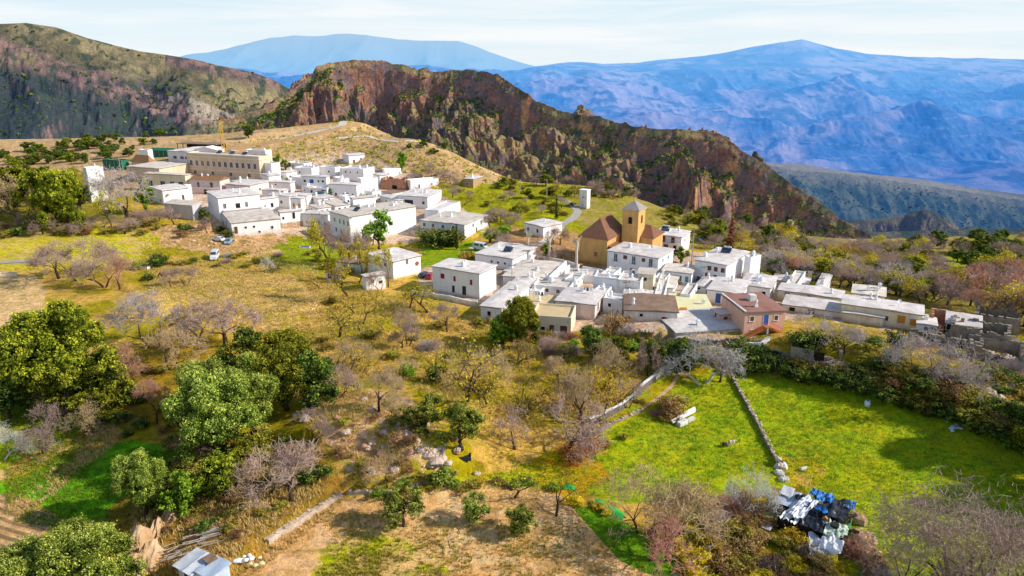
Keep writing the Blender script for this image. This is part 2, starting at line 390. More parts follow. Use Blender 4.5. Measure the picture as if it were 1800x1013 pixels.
# ploughed rows lower left, cattle-trodden spots in the meadow
pl = inpoly(gpx, gpy, [(-400,880),(20,868),(100,912),(62,950),(0,990),(-400,1013)])
st = np.sin((GX*.35+GY*.94)*2*math.pi/1.25+n1*.4)
Cg = np.where((pl & (st > .1))[..., None], Cg*.45, Cg)
GZ = GZ+np.where(pl, .10*st, 0)
Cg = Cg*(1+.18*n3)[..., None]*(1-.25*sstep(.2, .5, fbm(GX/2.6, GY/1.1, octv=3, seed=77)))[..., None]
_hm = inpoly(gpx, gpy, [(960,850),(1180,675),(1330,655),(1800,790),(2200,1200),(1560,1200),(1380,880)])
Cg = np.where(_hm[..., None], Cg*(1-.42*sstep(.18, .42, fbm(GX/.9, GY/.45, octv=2, seed=55))*sstep(-.3, .3, fbm(GX/9, GY/9, octv=2, seed=56)))[..., None], Cg)
_l = Cg@np.array([.3, .6, .1]); Cg = np.maximum(_l[..., None]+(Cg-_l[..., None])*1.19, .006)*np.array([1.50, 1.34, 1.25])
def ground_mat():
    m, nt, b = new_mat('ground_surface', .97, .1)
    a = N(nt, 'ShaderNodeAttribute', attribute_name='tint')
    f = nz(nt, .9, 9, .78); g = nz(nt, 4.2, 6, .8); h = nz(nt, .12, 4, .6)
    col = mix(nt, 1.0, a.outputs['Color'], ramp(nt, f, [(.30, (.38, .42, .45)), (.50, (.95, .95, .95)), (.70, (1.45, 1.3, 1.2))]), 'MULTIPLY')
    col = mix(nt, 1.0, col, ramp(nt, g, [(.30, (.50, .55, .55)), (.52, (1.0, 1.0, 1.0)), (.72, (1.5, 1.4, 1.35))]), 'MULTIPLY')
    col = mix(nt, ramp(nt, h, [(.5, 0.0), (.72, .35)]), col, mix(nt, .5, col, (.34, .24, .08)))
    nt.links.new(col, b.inputs['Base Color'])
    bump(nt, b, mth(nt, 'ADD', f, mth(nt, 'MULTIPLY', g, .35)), .9, .5)
    return m
V = np.stack([GX.ravel(), GY.ravel(), GZ.ravel()], 1)
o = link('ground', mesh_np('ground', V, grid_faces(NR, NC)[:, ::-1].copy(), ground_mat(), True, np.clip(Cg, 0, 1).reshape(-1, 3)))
tag(o, kind='structure')
del V, n1, n2, n3, st, pl, jx, jy

# ================================================================ HILLS (long rock spurs: crest line, face towards the village, back slope)
def resample(pts, n):
    pts = np.array(pts, float); d = np.r_[0, np.cumsum(np.hypot(*(pts[1:, :2]-pts[:-1, :2]).T))]
    s = np.linspace(0, d[-1], n); return np.stack([np.interp(s, d, pts[:, k]) for k in range(pts.shape[1])], 1), s
def hill_mat(name, haze, amt, bstr=1.0):
    m, nt, b = new_mat(name, .97, .05)
    a = N(nt, 'ShaderNodeAttribute', attribute_name='tint')
    f = nz(nt, .09, 10, .75); g = nz(nt, .5, 6, .8)
    lo, hi = 1-.55*min(1, bstr), 1+.45*min(1, bstr)
    col = mix(nt, 1.0, a.outputs['Color'], ramp(nt, f, [(.3, (lo, lo, lo)), (.5, (1.0, 1.0, 1.0)), (.7, (hi, hi*.97, hi*.9))]), 'MULTIPLY')
    col = mix(nt, 1.0, col, ramp(nt, g, [(.36, (.4, .42, .45)), (.52, (1.0, 1.0, 1.0)), (.7, (1.5, 1.4, 1.3))]), 'MULTIPLY')
    nt.links.new(col, b.inputs['Base Color'])
    bump(nt, b, mth(nt, 'ADD', f, mth(nt, 'MULTIPLY', g, .2)), bstr, 4.0)
    if amt > 0:   # distance haze painted in as an even blue emission
        out = nt.nodes['Material Output']; e = N(nt, 'ShaderNodeEmission'); e.inputs['Color'].default_value = (*haze, 1); e.inputs['Strength'].default_value = 1
        ms = N(nt, 'ShaderNodeMixShader'); ms.inputs[0].default_value = amt
        nt.links.new(b.outputs[0], ms.inputs[1]); nt.links.new(e.outputs[0], ms.inputs[2]); nt.links.new(ms.outputs[0], out.inputs['Surface'])
    return m
def spur(name, crest, depth_f, drop, n, nv, mat, colf, gully=14, cragamp=9, cliff=None, back=160, seed=0, slope_pow=.9, gl=45.0, jag=0.0, rib=0.0, backf=.7):
    """crest: (px,py,Y) list"""
    C, s = resample([tuple(pt(a, b, c)) for a, b, c in crest], n)
    if jag: C[:, 2] += jag*(ridged(s/38, s*0+seed, octv=4, seed=seed+9)-.35)*sstep(.2, .3, s/s[-1])
    T = np.gradient(C[:, :2], axis=0); T /= np.maximum(1e-6, np.linalg.norm(T, axis=1))[:, None]
    ks = max(5, n//14) | 1; ker = np.hanning(ks+2)[1:-1]; ker /= ker.sum()
    T = np.stack([np.convolve(np.pad(T[:, k], ks//2, mode='edge'), ker, 'valid') for k in (0, 1)], 1)
    Nn = np.stack([T[:, 1], -T[:, 0]], 1); Nn = np.where((Nn[:, 1] > 0)[:, None], -Nn, Nn)
    v = np.linspace(-1, 1, nv)     # -1 back foot .. 0 crest .. 1 front foot
    v = np.sign(v)*np.abs(v)**1.25
    S = np.repeat(s[:, None], nv, 1); Vv = np.repeat(v[None], n, 0)
    Dd = np.where(Vv > 0, Vv*depth_f, Vv*back)
    X = C[:, 0:1]+Nn[:, 0:1]*Dd; Y = C[:, 1:2]+Nn[:, 1:2]*Dd
    t = np.abs(Vv); prof = t**slope_pow
    cl = np.zeros_like(t)
    if cliff is not None:
        cm = np.interp(np.linspace(0, 1, n), *cliff)[:, None]*(.75+.35*fbm(s/30, s*0, octv=3, seed=seed+5)[:, None])
        cl = cm*sstep(.015, .05, np.where(Vv > 0, Vv, 0))
    Z = C[:, 2:3]-drop*np.where(Vv > 0, prof, prof*backf)
    Z = Z-cl*(1-.75*sstep(.05, .55, Vv))
    amp = sstep(0, .12, t)*(1-.2*sstep(.8, 1, t))
    wob = 18*fbm(S/60, Dd/60, octv=3, seed=seed+1)
    r1 = ridged((S+wob)/gl, Dd/150, octv=4, seed=seed+2)        # gullies that run down the face
    r0 = ridged((S+2.2*wob)/150+seed, Dd/300, octv=2, seed=seed+7)  # the big ribs and ravines
    r2 = ridged(X/26, Y/26, Z/26, octv=5, seed=seed+3, gain=.6)
    r3 = fbm(X/8, Y/8, Z/8, octv=4, seed=seed+4, gain=.65)
    amp = np.where(Vv > 0, amp, amp*(.15 if backf < .3 else 1))
    Z = Z+np.where(Vv > 0, 1, .0 if backf < .3 else 1)*sstep(.02, .35, t)*rib*(r0-.35)+amp*(gully*(r1-.3)+cragamp*(r2-.2)*.8)+(.25+.75*amp)*cragamp*.33*r3
    terr = 5.5; q = Z/terr; fr = q-np.floor(q)
    Z = Z+amp*.45*terr*(sstep(.3, .7, fr)-fr)*np.clip(r2*2, 0, 1)
    off = amp*(cragamp*.55*r2+cragamp*.3*r3)
    X = X+Nn[:, 0:1]*off; Y = Y+Nn[:, 1:2]*off
    gx = np.gradient(np.stack([X, Y, Z], 2), axis=0); gy = np.gradient(np.stack([X, Y, Z], 2), axis=1)
    nr = np.cross(gx, gy); nr /= np.maximum(1e-9, np.linalg.norm(nr, axis=2))[..., None]
    steep = 1-np.abs(nr[..., 2])
    col = colf(X, Y, Z, Vv, S/s[-1], steep, r1, r2, r3)
    o = link(name, mesh_np(name, np.stack([X.ravel(), Y.ravel(), Z.ravel()], 1), grid_faces(n, nv), mat, False, np.clip(col, 0, 1).reshape(-1, 3)))
    tag(o, kind='structure')
    return X, Y, Z, steep, Vv
def C3(a, b, t): return np.asarray(a)*(1-t[..., None])+np.asarray(b)*t[..., None]
def ridge_col(X, Y, Z, v, u, steep, r1, r2, r3):
    q = fbm(X/40, Y/40, Z/40, octv=4, seed=91); w = fbm(X/5, Y/5, Z/5, octv=4, seed=92)
    soil = C3((.40,.32,.13), (.11,.13,.04), sstep(-.3, .35, q+.6*w))
    rock = C3((.38,.165,.10), (.24,.17,.165), sstep(-.4, .4, w+.5*q)); rock = C3(rock, (.72,.36,.14), sstep(.2, .6, fbm(X/13, Y/13, Z/30, octv=3, seed=94)))
    th = .22*sstep(.06, .14, v)*(1-.6*sstep(.55, .72, u))
    c = C3(soil, rock, sstep(.40, .64, steep+.12*w+.08*r2-th))
    return C3(c, (.06,.085,.02), sstep(.22, .42, fbm(X/7, Y/7, octv=4, seed=93))*(1-sstep(.6, .8, steep))*.8)
RX = spur('rocky_ridge', [(380,215,690),(440,200,700),(480,180,715),(520,152,730),(548,130,740),(556,117,742),(580,110,745),(622,104,750),(680,108,750),(712,110,745),(738,120,740),(770,121,735),(800,116,730),(850,122,715),(885,134,700),(905,150,690),(950,175,670),(985,186,655),(1030,195,635),(1085,210,615),(1120,224,600),(1180,228,590),(1270,232,575),(1285,246,570),(1320,270,560),(1380,305,545),(1430,342,530),(1480,380,515),(1530,418,500),(1600,470,490)],
     190, 150, 1050, 330, hill_mat('ridge_rock', (.20,.33,.62), .035), ridge_col, gully=30, cragamp=17, jag=4.8, rib=50,
     cliff=([0,.17,.19,.30,.33,.36,.42,.5,.60,.62,.74,.78,.9,1],[0,2,20,22,16,10,9,9,10,16,16,8,10,6]), back=170, seed=11, slope_pow=.8, gl=78)
def left_col(X, Y, Z, v, u, steep, r1, r2, r3):
    q = fbm(X/60, Y/60, Z/60, octv=4, seed=71); w = fbm(X/9, Y/9, Z/9, octv=4, seed=72)
    soil = C3((.30,.24,.12), (.13,.11,.055), sstep(-.3, .35, q+.5*w))
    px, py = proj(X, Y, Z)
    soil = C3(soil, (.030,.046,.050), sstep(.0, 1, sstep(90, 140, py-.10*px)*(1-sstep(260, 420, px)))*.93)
    rock = C3((.075,.05,.07), (.30,.18,.15), sstep(-.3, .4, w))
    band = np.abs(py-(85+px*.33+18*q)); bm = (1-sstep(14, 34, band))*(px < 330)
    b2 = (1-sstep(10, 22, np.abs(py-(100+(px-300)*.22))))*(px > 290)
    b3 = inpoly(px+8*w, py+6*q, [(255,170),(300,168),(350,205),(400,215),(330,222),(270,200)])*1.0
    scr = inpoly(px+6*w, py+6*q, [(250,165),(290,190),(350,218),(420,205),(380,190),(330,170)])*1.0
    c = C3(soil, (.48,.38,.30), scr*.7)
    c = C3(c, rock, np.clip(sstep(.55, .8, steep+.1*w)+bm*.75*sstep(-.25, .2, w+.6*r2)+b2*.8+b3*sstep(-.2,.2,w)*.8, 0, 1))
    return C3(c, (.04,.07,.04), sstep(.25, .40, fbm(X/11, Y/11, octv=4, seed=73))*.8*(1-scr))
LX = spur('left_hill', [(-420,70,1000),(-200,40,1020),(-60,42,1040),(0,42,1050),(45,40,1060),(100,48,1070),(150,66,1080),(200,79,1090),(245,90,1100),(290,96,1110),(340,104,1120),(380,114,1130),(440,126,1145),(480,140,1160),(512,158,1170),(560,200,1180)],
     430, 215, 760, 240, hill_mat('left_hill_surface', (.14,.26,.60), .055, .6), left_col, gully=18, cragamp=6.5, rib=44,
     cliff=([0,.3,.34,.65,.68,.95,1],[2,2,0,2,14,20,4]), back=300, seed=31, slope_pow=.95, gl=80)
def mid_col(X, Y, Z, v, u, steep, r1, r2, r3):
    w = fbm(X/14, Y/14, octv=4, seed=61)
    c = C3((.15,.17,.10), (.05,.08,.05), sstep(-.3, .3, w)); c = C3(c, (.42,.36,.27), ((v < .0)*1.0+(1-sstep(0, .07, v))*.6).clip(0, 1)*(1-sstep(.55, .75, u)*.7))
    return C3(c, (.035,.055,.035), sstep(.2, .34, fbm(X/10, Y/10, octv=4, seed=62))*.85*(v > .03))
MX = spur('valley_spur', [(1150,262,1150),(1300,280,1160),(1400,300,1150),(1500,306,1150),(1560,316,1150),(1640,328,1150),(1720,340,1140),(1800,352,1130),(1950,370,1120),(2150,400,1110)],
     330, 205, 520, 150, hill_mat('valley_spur_surface', (.045,.17,.44), .40), mid_col, gully=18, cragamp=6, back=190, backf=.05, seed=51, slope_pow=.85, gl=90)
def knob_col(X, Y, Z, v, u, steep, r1, r2, r3):
    w = fbm(X/9, Y/9, octv=4, seed=66); c = C3((.16,.14,.09), (.06,.08,.045), sstep(-.3, .3, w)); return C3(c, (.24,.17,.13), sstep(.35, .6, steep+.2*w))
spur('rocky_knoll', [(1400,398,900),(1480,388,900),(1540,385,900),(1590,378,900),(1622,369,895),(1645,374,885),(1668,396,870),(1700,420,860)],
     90, 75, 260, 80, hill_mat('knoll_surface', (.05,.13,.34), .22), knob_col, gully=10, cragamp=7, back=120, seed=57, gl=40)
spur('valley_slope', [(1250,412,860),(1400,410,850),(1530,408,850),(1650,405,850),(1800,402,850),(2100,400,850)],
     180, 90, 260, 80, hill_mat('valley_slope_surface', (.05,.13,.34), .20), knob_col, gully=8, cragamp=5, back=240, seed=59, gl=60)

# blue range across the valley: a height field
def far_range():
    nr, nc = 620, 900
    Yv = np.linspace(0, 1, nr)**1.7*9000+2100; tv = np.linspace(-.45, 1.05, nc)
    Y = np.repeat(Yv[:, None], nc, 1); X = Y*tv[None]
    cp = [(300,150),(700,140),(880,132),(940,118),(1000,109),(1060,113),(1110,112),(1160,106),(1200,102),(1240,98),(1280,92),(1320,83),(1360,77),(1410,69),(1440,77),(1470,85),(1520,94),(1600,100),(1700,102),(1800,104),(1950,108),(2300,118)]
    YC = 8000.
    P = np.array([pt(a, b, YC) for a, b in cp]); zc = np.interp(tv, P[:, 0]/YC, P[:, 2])
    t = np.clip((Y-2500)/(YC-2500), 0, 1.25)
    Z = -430+470*np.where(t < 1, t**.80, 1-(t-1)*2.2)+(zc[None]-40)*sstep(.70, 1.0, t)**2*np.where(t < 1, 1, 1-(t-1)*3)
    env = sstep(0, .15, t)*(1-.97*sstep(.62, .92, t))
    a = 500+900*t
    wx = 260*fbm(X/1500, Y/1500, octv=3, seed=4); wy = 260*fbm(X/1500, Y/1500, octv=3, seed=5)
    rr = ridged((X+wx)/1500, (Y+wy)/2600, octv=8, seed=6, gain=.54)
    ph = Y/1450+.45*fbm(X/2300, Y/6000, octv=3, seed=15)-X/9000; lay = 1-np.abs(2*(ph-np.floor(ph))-1)   # foothill ranks one behind another
    Z = Z+env*(150*(rr-.3)+150*(lay-.5)+55*fbm(X/420, Y/420, octv=5, seed=9))+(1-env)*6*fbm(X/200, Y/200, octv=3, seed=10)
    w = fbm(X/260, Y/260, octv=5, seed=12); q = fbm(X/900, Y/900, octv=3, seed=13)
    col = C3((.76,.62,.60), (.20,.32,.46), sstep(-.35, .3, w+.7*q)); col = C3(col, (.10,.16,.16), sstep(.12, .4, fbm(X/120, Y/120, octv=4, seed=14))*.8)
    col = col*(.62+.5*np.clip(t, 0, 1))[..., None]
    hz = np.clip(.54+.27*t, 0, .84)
    # terraces and tracks: thin pale contour lines
    ln = np.abs(((Z+15*w)/38) % 1-.5); col = C3(col, (.8,.68,.6), (ln < .03)*.35*(w > 0))
    V = np.stack([X.ravel(), Y.ravel(), Z.ravel()], 1)
    c4 = np.concatenate([np.clip(col, 0, 1).reshape(-1, 3), hz.reshape(-1, 1)], 1)
    m, nt, b = new_mat('far_range_surface', 1, 0)
    at_ = N(nt, 'ShaderNodeAttribute', attribute_name='tint')
    f = nz(nt, .03, 9, .75)
    c = mix(nt, 1.0, at_.outputs['Color'], ramp(nt, f, [(.32, (.7, .7, .72)), (.5, (1.0, 1.0, 1.0)), (.68, (1.25, 1.2, 1.2))]), 'MULTIPLY')
    nt.links.new(c, b.inputs['Base Color']); bump(nt, b, f, .6, 30)
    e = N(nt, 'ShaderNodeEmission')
    nt.links.new(ramp(nt, at_.outputs['Alpha'], [(.5, (.01, .18, .80)), (.66, (.05, .34, .95)), (.82, (.18, .50, .98))]), e.inputs['Color'])  # haze painted as blue emission, paler with distance
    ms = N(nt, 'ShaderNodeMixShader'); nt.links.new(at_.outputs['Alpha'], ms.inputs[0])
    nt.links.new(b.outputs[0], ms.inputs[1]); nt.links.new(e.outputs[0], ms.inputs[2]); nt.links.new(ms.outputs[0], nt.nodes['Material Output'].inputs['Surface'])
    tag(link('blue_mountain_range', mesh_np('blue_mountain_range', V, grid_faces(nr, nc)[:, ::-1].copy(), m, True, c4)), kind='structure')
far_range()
def far_mountain():
    cp = [(150,130),(260,112),(330,94),(370,90),(400,84),(440,74),(480,64),(520,59),(560,60),(600,57),(640,58),(670,63),(700,67),(760,68),(805,68),(830,77),(860,90),(900,103),(930,112),(1000,122),(1100,135)]
    C, s = resample([tuple(pt(a, b, 21000)) for a, b in cp], 300)
    v = np.linspace(-1, 1, 60); V = []
    X = np.repeat(C[:, 0:1], 60, 1); Y = C[:, 1:2]-v[None]*6000; Z = C[:, 2:3]-np.abs(v)[None]*1100
    Z = Z+28*fbm(X/800, X*0, octv=4, seed=8)+sstep(0, .1, np.abs(v))[None]*380*(ridged(X/2600, Y/3800, octv=6, seed=3)-1)
    m, nt, b = new_mat('far_mountain_surface', 1, 0)
    b.inputs['Base Color'].default_value = (.35, .33, .33, 1)
    nt.links.new(mix(nt, nz(nt, .0006, 6, .6), (.28, .30, .33), (.45, .38, .34)), b.inputs['Base Color'])
    e = N(nt, 'ShaderNodeEmission'); g = N(nt, 'ShaderNodeNewGeometry'); sp = N(nt, 'ShaderNodeSeparateXYZ'); nt.links.new(g.outputs['Position'], sp.inputs[0])
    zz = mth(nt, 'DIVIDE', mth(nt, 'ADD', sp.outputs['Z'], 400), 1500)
    nt.links.new(ramp(nt, zz, [(.1, (.24, .60, 1.0)), (.9, (.42, .66, .92))]), e.inputs['Color'])  # painted haze: glowing blue over the slopes, bluer towards the foot
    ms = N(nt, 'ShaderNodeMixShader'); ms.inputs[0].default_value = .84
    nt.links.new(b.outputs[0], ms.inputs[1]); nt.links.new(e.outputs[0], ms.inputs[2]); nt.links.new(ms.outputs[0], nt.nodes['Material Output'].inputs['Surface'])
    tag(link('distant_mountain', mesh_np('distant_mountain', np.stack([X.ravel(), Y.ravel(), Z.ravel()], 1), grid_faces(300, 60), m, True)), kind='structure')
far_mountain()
m, nt, b = new_mat('valley_floor_surface', 1, 0)
nt.links.new(mix(nt, nz(nt, .004, 8, .7), (.10, .13, .16), (.22, .22, .2)), b.inputs['Base Color'])
g = N(nt, 'ShaderNodeNewGeometry'); sp = N(nt, 'ShaderNodeSeparateXYZ'); nt.links.new(g.outputs['Position'], sp.inputs[0])
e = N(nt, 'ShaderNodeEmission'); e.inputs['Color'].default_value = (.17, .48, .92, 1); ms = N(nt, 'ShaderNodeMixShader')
nt.links.new(ramp(nt, mth(nt, 'DIVIDE', sp.outputs['Y'], 12000), [(.08, 0.0), (.9, .92)]), ms.inputs[0])  # blue emission grows with distance, haze painted onto the floor
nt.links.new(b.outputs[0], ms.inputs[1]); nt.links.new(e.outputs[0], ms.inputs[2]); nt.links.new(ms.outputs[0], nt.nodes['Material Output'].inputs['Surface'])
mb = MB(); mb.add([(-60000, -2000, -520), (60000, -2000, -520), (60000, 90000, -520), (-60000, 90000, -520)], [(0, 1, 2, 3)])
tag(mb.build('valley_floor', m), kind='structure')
# ================================================================ BUILDINGS
def ground_at_xy(x, y): return float(zground(np.array([x]), np.array([y]))[0])
KEYS = {'g': 'glass', 'd': 'dark', 'r': 'redshut', 'w': 'wood', 'o': 'orangedoor', 'b': 'bluepaint', 'k': 'darkpaint', 't': 'teal', 'y': 'creamroof', 'G': 'greenpaint'}
def window(parent, face, L, D, fr, z, w, h, key, name='window', fm='white'):
    """an opening on face F (front, y=0, x from -L to 0) or S (side, x=0, y from 0 to D)"""
    fm = M(fm); t = .11
    def put(mb, a0, a1, z0, z1, o0, o1):
        if face == 'F': mb.box(-L+a0, -L+a1, -o1, -o0, z0, z1)
        else: mb.box(o0, o1, a0, a1, z0, z1)
    c = fr*(L if face == 'F' else D); a0, a1 = c-w/2, c+w/2
    f = MB()
    put(f, a0-t, a0, z, z+h, .0, .07); put(f, a1, a1+t, z, z+h, .0, .07)
    put(f, a0-t-.03, a1+t+.03, z+h, z+h+t, .0, .09)
    if name == 'window': put(f, a0-t-.08, a1+t+.08, z-.09, z, .0, .16)
    fo = f.build(name, fm, parent)
    p = MB(); put(p, a0, a1, z, z+h, .0, .025)
    nm = 'pane' if key in 'gdt' else ('shutter' if name == 'window' else 'leaf')
    p.build(nm, M(KEYS[key]), fo)
    if key in 'g' and w > .6:
        q = MB(); put(q, c-.03, c+.03, z, z+h, .026, .05); q.build('glazing_bar', M('plaster_old'), fo)
    return fo
def chimney(parent, x, y, z, rnd, mat='white'):
    h = rnd.uniform(.9, 1.5); s = rnd.uniform(.28, .38)
    mb = MB()
    if rnd.random() < .6:
        mb.box(x-s, x+s, y-s, y+s, z, z+h*.45); mb.tube((x, y, z+h*.45), (x, y, z+h), s*.8, s*.7, 10)
        mb.tube((x, y, z+h), (x, y, z+h+.1), s*1.15, s*1.1, 10); mb.tube((x, y, z+h+.16), (x, y, z+h+.5), s*.8, s*.15, 10)
    else:
        mb.box(x-s, x+s, y-s, y+s, z, z+h); mb.box(x-s*1.25, x+s*1.25, y-s*1.25, y+s*1.25, z+h, z+h+.1)
        mb.box(x-s*.5, x+s*.5, y-s*.5, y+s*.5, z+h+.1, z+h+.35)
    mb.build('chimney', M(mat), parent)
def wob_roof(L, D, z, th, ov, seed, rise=0.25, sag=.12):
    """hand-laid clay roof: thin slab, slightly sagging top with an uneven edge"""
    nx = max(4, int(L/1.1)); ny = max(4, int(D/1.1)); g = random.Random(seed)
    x = np.linspace(-L-ov, ov, nx); y = np.linspace(-ov, D+ov, ny)
    X, Y = np.meshgrid(x, y); u = (X+L)/L; v = Y/D
    Zt = z+th+rise*np.clip(1-np.abs(2*u-1)**2, 0, 1)*.5+rise*np.clip(v, 0, 1)*.6+sag*noise(X*.5+seed*3.1, Y*.5, seed=seed)+.03*noise(X*2.3, Y*2.3+seed, seed=5)
    edge = (np.arange(ny)[:, None] == 0) | (np.arange(ny)[:, None] == ny-1) | (np.arange(nx)[None] == 0) | (np.arange(nx)[None] == nx-1)
    Zt = np.where(edge, np.maximum(z+th*.6, Zt-.10), Zt)
    m = MB(); vs = [(X[j, i], Y[j, i], Zt[j, i]) for j in range(ny) for i in range(nx)]
    m.add(vs, [(j*nx+i, j*nx+i+1, (j+1)*nx+i+1, (j+1)*nx+i) for j in range(ny-1) for i in range(nx-1)])
    ring = [(0, i) for i in range(nx)]+[(j, nx-1) for j in range(1, ny)]+[(ny-1, i) for i in range(nx-2, -1, -1)]+[(j, 0) for j in range(ny-2, 0, -1)]
    top = [(X[j, i], Y[j, i], Zt[j, i]) for j, i in ring]; bot = [(a, b, z) for a, b, c in top]; n = len(ring)
    m.add(top+bot, [(k, n+k, n+(k+1) % n, (k+1) % n) for k in range(n)]+[tuple(range(n, 2*n))[::-1]])
    return m
HOUSES = {}
DEPTHS = {'R7': 10, 'R8': 8, 'R10': 8, 'R11': 3.5, 'R12': 10, 'R13': 7, 'R15': 7, 'R18': 13, 'R19': 11, 'R23': 10, 'R24': 6, 'R25': 7, 'R26': 7, 'R27': 6.5, 'R28': 6, 'R29': 5, 'R31': 9, 'R35': 4, 'R5': 8, 'R6': 8, 'R34': 5}   # metres, where the photo hides the far corner
def house(key, bx, by, xa, xc, yt, yaw, label, wins='', roof='flat', wall='white', rm='launa', cat='house', name='house', ch=None, group=None, base=None, rise=.25, dmax=26, extra=None, zb=None):
    """bx,by: nearest bottom corner in the photograph; xa, xc: columns of the far left and far right corners; yt: eave row at the near corner"""
    if zb is None: B = at(bx, by)
    else: B = on_plane(bx, by, zb)
    a = R(yaw); f0 = B[1]*CP-(B[2]-CAMZ)*SP
    def solve(dx, dy, px, zz):
        k = (px-CX)/F_PX; X0, Y0 = B[0], B[1]; Zr = zz-CAMZ
        return (k*(Y0*CP-Zr*SP)-X0)/(dx-k*dy*CP)
    r = ray(bx, yt); t = B[1]/r[1]; H = CAMZ+r[2]*t-B[2]
    L = solve(-math.cos(a), -math.sin(a), xa, B[2]+H); D = solve(-math.sin(a), math.cos(a), xc, B[2]+H)
    D = DEPTHS.get(key, D)
    L = min(max(L, 1.5), 60); D = min(max(D, 1.5), dmax)
    o = empty(name, B, a); tag(o, label, cat, group)
    rnd = random.Random(hash(key) % 1000 if False else sum(map(ord, key))*7+int(bx)); seed = int(bx) % 97+1
    HOUSES[key] = (B, a, L, D, H)
    lo = -2.5; rmat = M(rm)
    MB().box(-L, 0, 0, D, lo, H).build('wall', M(wall), o)
    if base: MB().box(-L-.03, .03, -.03, D+.03, lo, base[0]).build('plinth', M(base[1]), o)
    if roof == 'flat':
        MB().box(-L-.32, .32, -.32, D+.32, H+.001, H+.10).build('eave', M('slate'), o)
        wob_roof(L, D, H+.101, .16, .26, seed, rise).build('roof', rmat, o)
    elif roof == 'parapet':
        wob_roof(L-.5, D-.5, H, .08, .0, seed, .05, .05).build('roof', rmat, o, (-.25, .25, 0))
        p = MB(); ph = .55
        p.box(-L, 0, 0, .22, H, H+ph).box(-L, 0, D-.22, D, H, H+ph).box(-L, -L+.22, .22, D-.22, H, H+ph).box(-.22, 0, .22, D-.22, H, H+ph)
        p.build('parapet', M(wall), o)
    elif roof == 'mono':    # slopes down towards the front
        z1 = H+rise; ov = .3
        MB().hull8([(-L-ov, -ov, H), (ov, -ov, H), (ov, D+ov, z1), (-L-ov, D+ov, z1), (-L-ov, -ov, H+.18), (ov, -ov, H+.18), (ov, D+ov, z1+.18), (-L-ov, D+ov, z1+.18)]).build('roof', rmat, o)
        MB().add([(-L, 0, H-.01), (-L, D, H-.01), (-L, D, z1-.01), (0, 0, H-.01), (0, D, H-.01), (0, D, z1-.01)], [(0, 1, 2), (3, 5, 4), (1, 4, 5, 2)]).build('gable', M(wall), o)
    elif roof in ('gable', 'gable2', 'hip'):
        ov = .35; z1 = H+rise
        if roof == 'gable':   # ridge parallel to the front
            e = [(-L-ov, -ov, H), (ov, -ov, H), (ov, D+ov, H), (-L-ov, D+ov, H)]; q = [(-L-ov, D/2, z1), (ov, D/2, z1)]
            fs = [(0, 1, 5, 4), (2, 3, 4, 5), (1, 2, 5), (3, 0, 4)]
        elif roof == 'gable2':
            e = [(-L-ov, -ov, H), (ov, -ov, H), (ov, D+ov, H), (-L-ov, D+ov, H)]; q = [(-L/2, -ov, z1), (-L/2, D+ov, z1)]
            fs = [(1, 2, 5, 4), (3, 0, 4, 5), (0, 1, 4), (2, 3, 5)]
        else:
            e = [(-L-ov, -ov, H), (ov, -ov, H), (ov, D+ov, H), (-L-ov, D+ov, H)]
            s = min(L, D)/2
            q = [(-L+s, D/2, z1), (-s, D/2, z1)] if L > D+.5 else ([(-L/2, s, z1), (-L/2, D-s, z1)] if D > L+.5 else [(-L/2-.05, D/2, z1), (-L/2+.05, D/2, z1)])
            fs = [(0, 1, 5, 4), (2, 3, 4, 5), (1, 2, 5), (3, 0, 4)] if L > D+.5 or abs(L-D) <= .5 else [(1, 2, 5, 4), (3, 0, 4, 5), (0, 1, 4), (2, 3, 5)]
        MB().add(e+q, fs+[(3, 2, 1, 0)]).build('roof', rmat, o)
    elif roof == 'terrace':
        MB().box(-L-.05, .05, -.05, D+.05, H, H+.14).build('roof', rmat, o)
    nch = rnd.choice([0, 1, 1, 2]) if ch is None else ch
    top = H+.3 if roof in ('flat',) else (H+.1 if roof in ('parapet', 'terrace') else H+rise*.5)
    for k in range(nch):
        chimney(o, -L*rnd.uniform(.12, .88), D*rnd.uniform(.25, .85), top-.15, rnd, 'white' if wall not in ('salmon',) else 'plaster_old')
    if wins:
        for spec in wins.split(';'):
            s = spec.split()
            if not s: continue
            face, fr, z, w, h, k = s[0], float(s[1]), float(s[2]), float(s[3]), float(s[4]), s[5]
            nm = s[6] if len(s) > 6 else 'window'
            fm = s[7] if len(s) > 7 else ('white' if wall in ('white', 'bluewall', 'greywall') else 'plaster_old')
            if face in 'FS' and z < H-.3: window(o, face, L, D, fr, z, w, min(h, H-z-.15), k, nm, fm)
    if extra: extra(o, L, D, H)
    return o
def W_(face, frs, z, w, h, k, nm=''): return ';'.join('%s %s %s %s %s %s %s' % (face, f, z, w, h, k, nm) for f in frs.split())+';'
def balcony(o, face, L, D, fr, z, w, mat='metal'):
    c = fr*(L if face == 'F' else D); s = MB(); r = MB()
    def put(mb, a0, a1, z0, z1, o0, o1):
        if face == 'F': mb.box(-L+a0, -L+a1, -o1, -o0, z0, z1)
        else: mb.box(o0, o1, a0, a1, z0, z1)
    put(s, c-w/2, c+w/2, z-.12, z, 0, .8); so_ = s.build('balcony', M('white'), o)
    put(r, c-w/2, c+w/2, z+.95, z+1.0, .74, .78)
    n = max(3, int(w/.3))
    for i in range(n+1): put(r, c-w/2+i*(w-.03)/n, c-w/2+i*(w-.03)/n+.03, z, z+.95, .745, .775)
    r.build('railing', M(mat), so_)

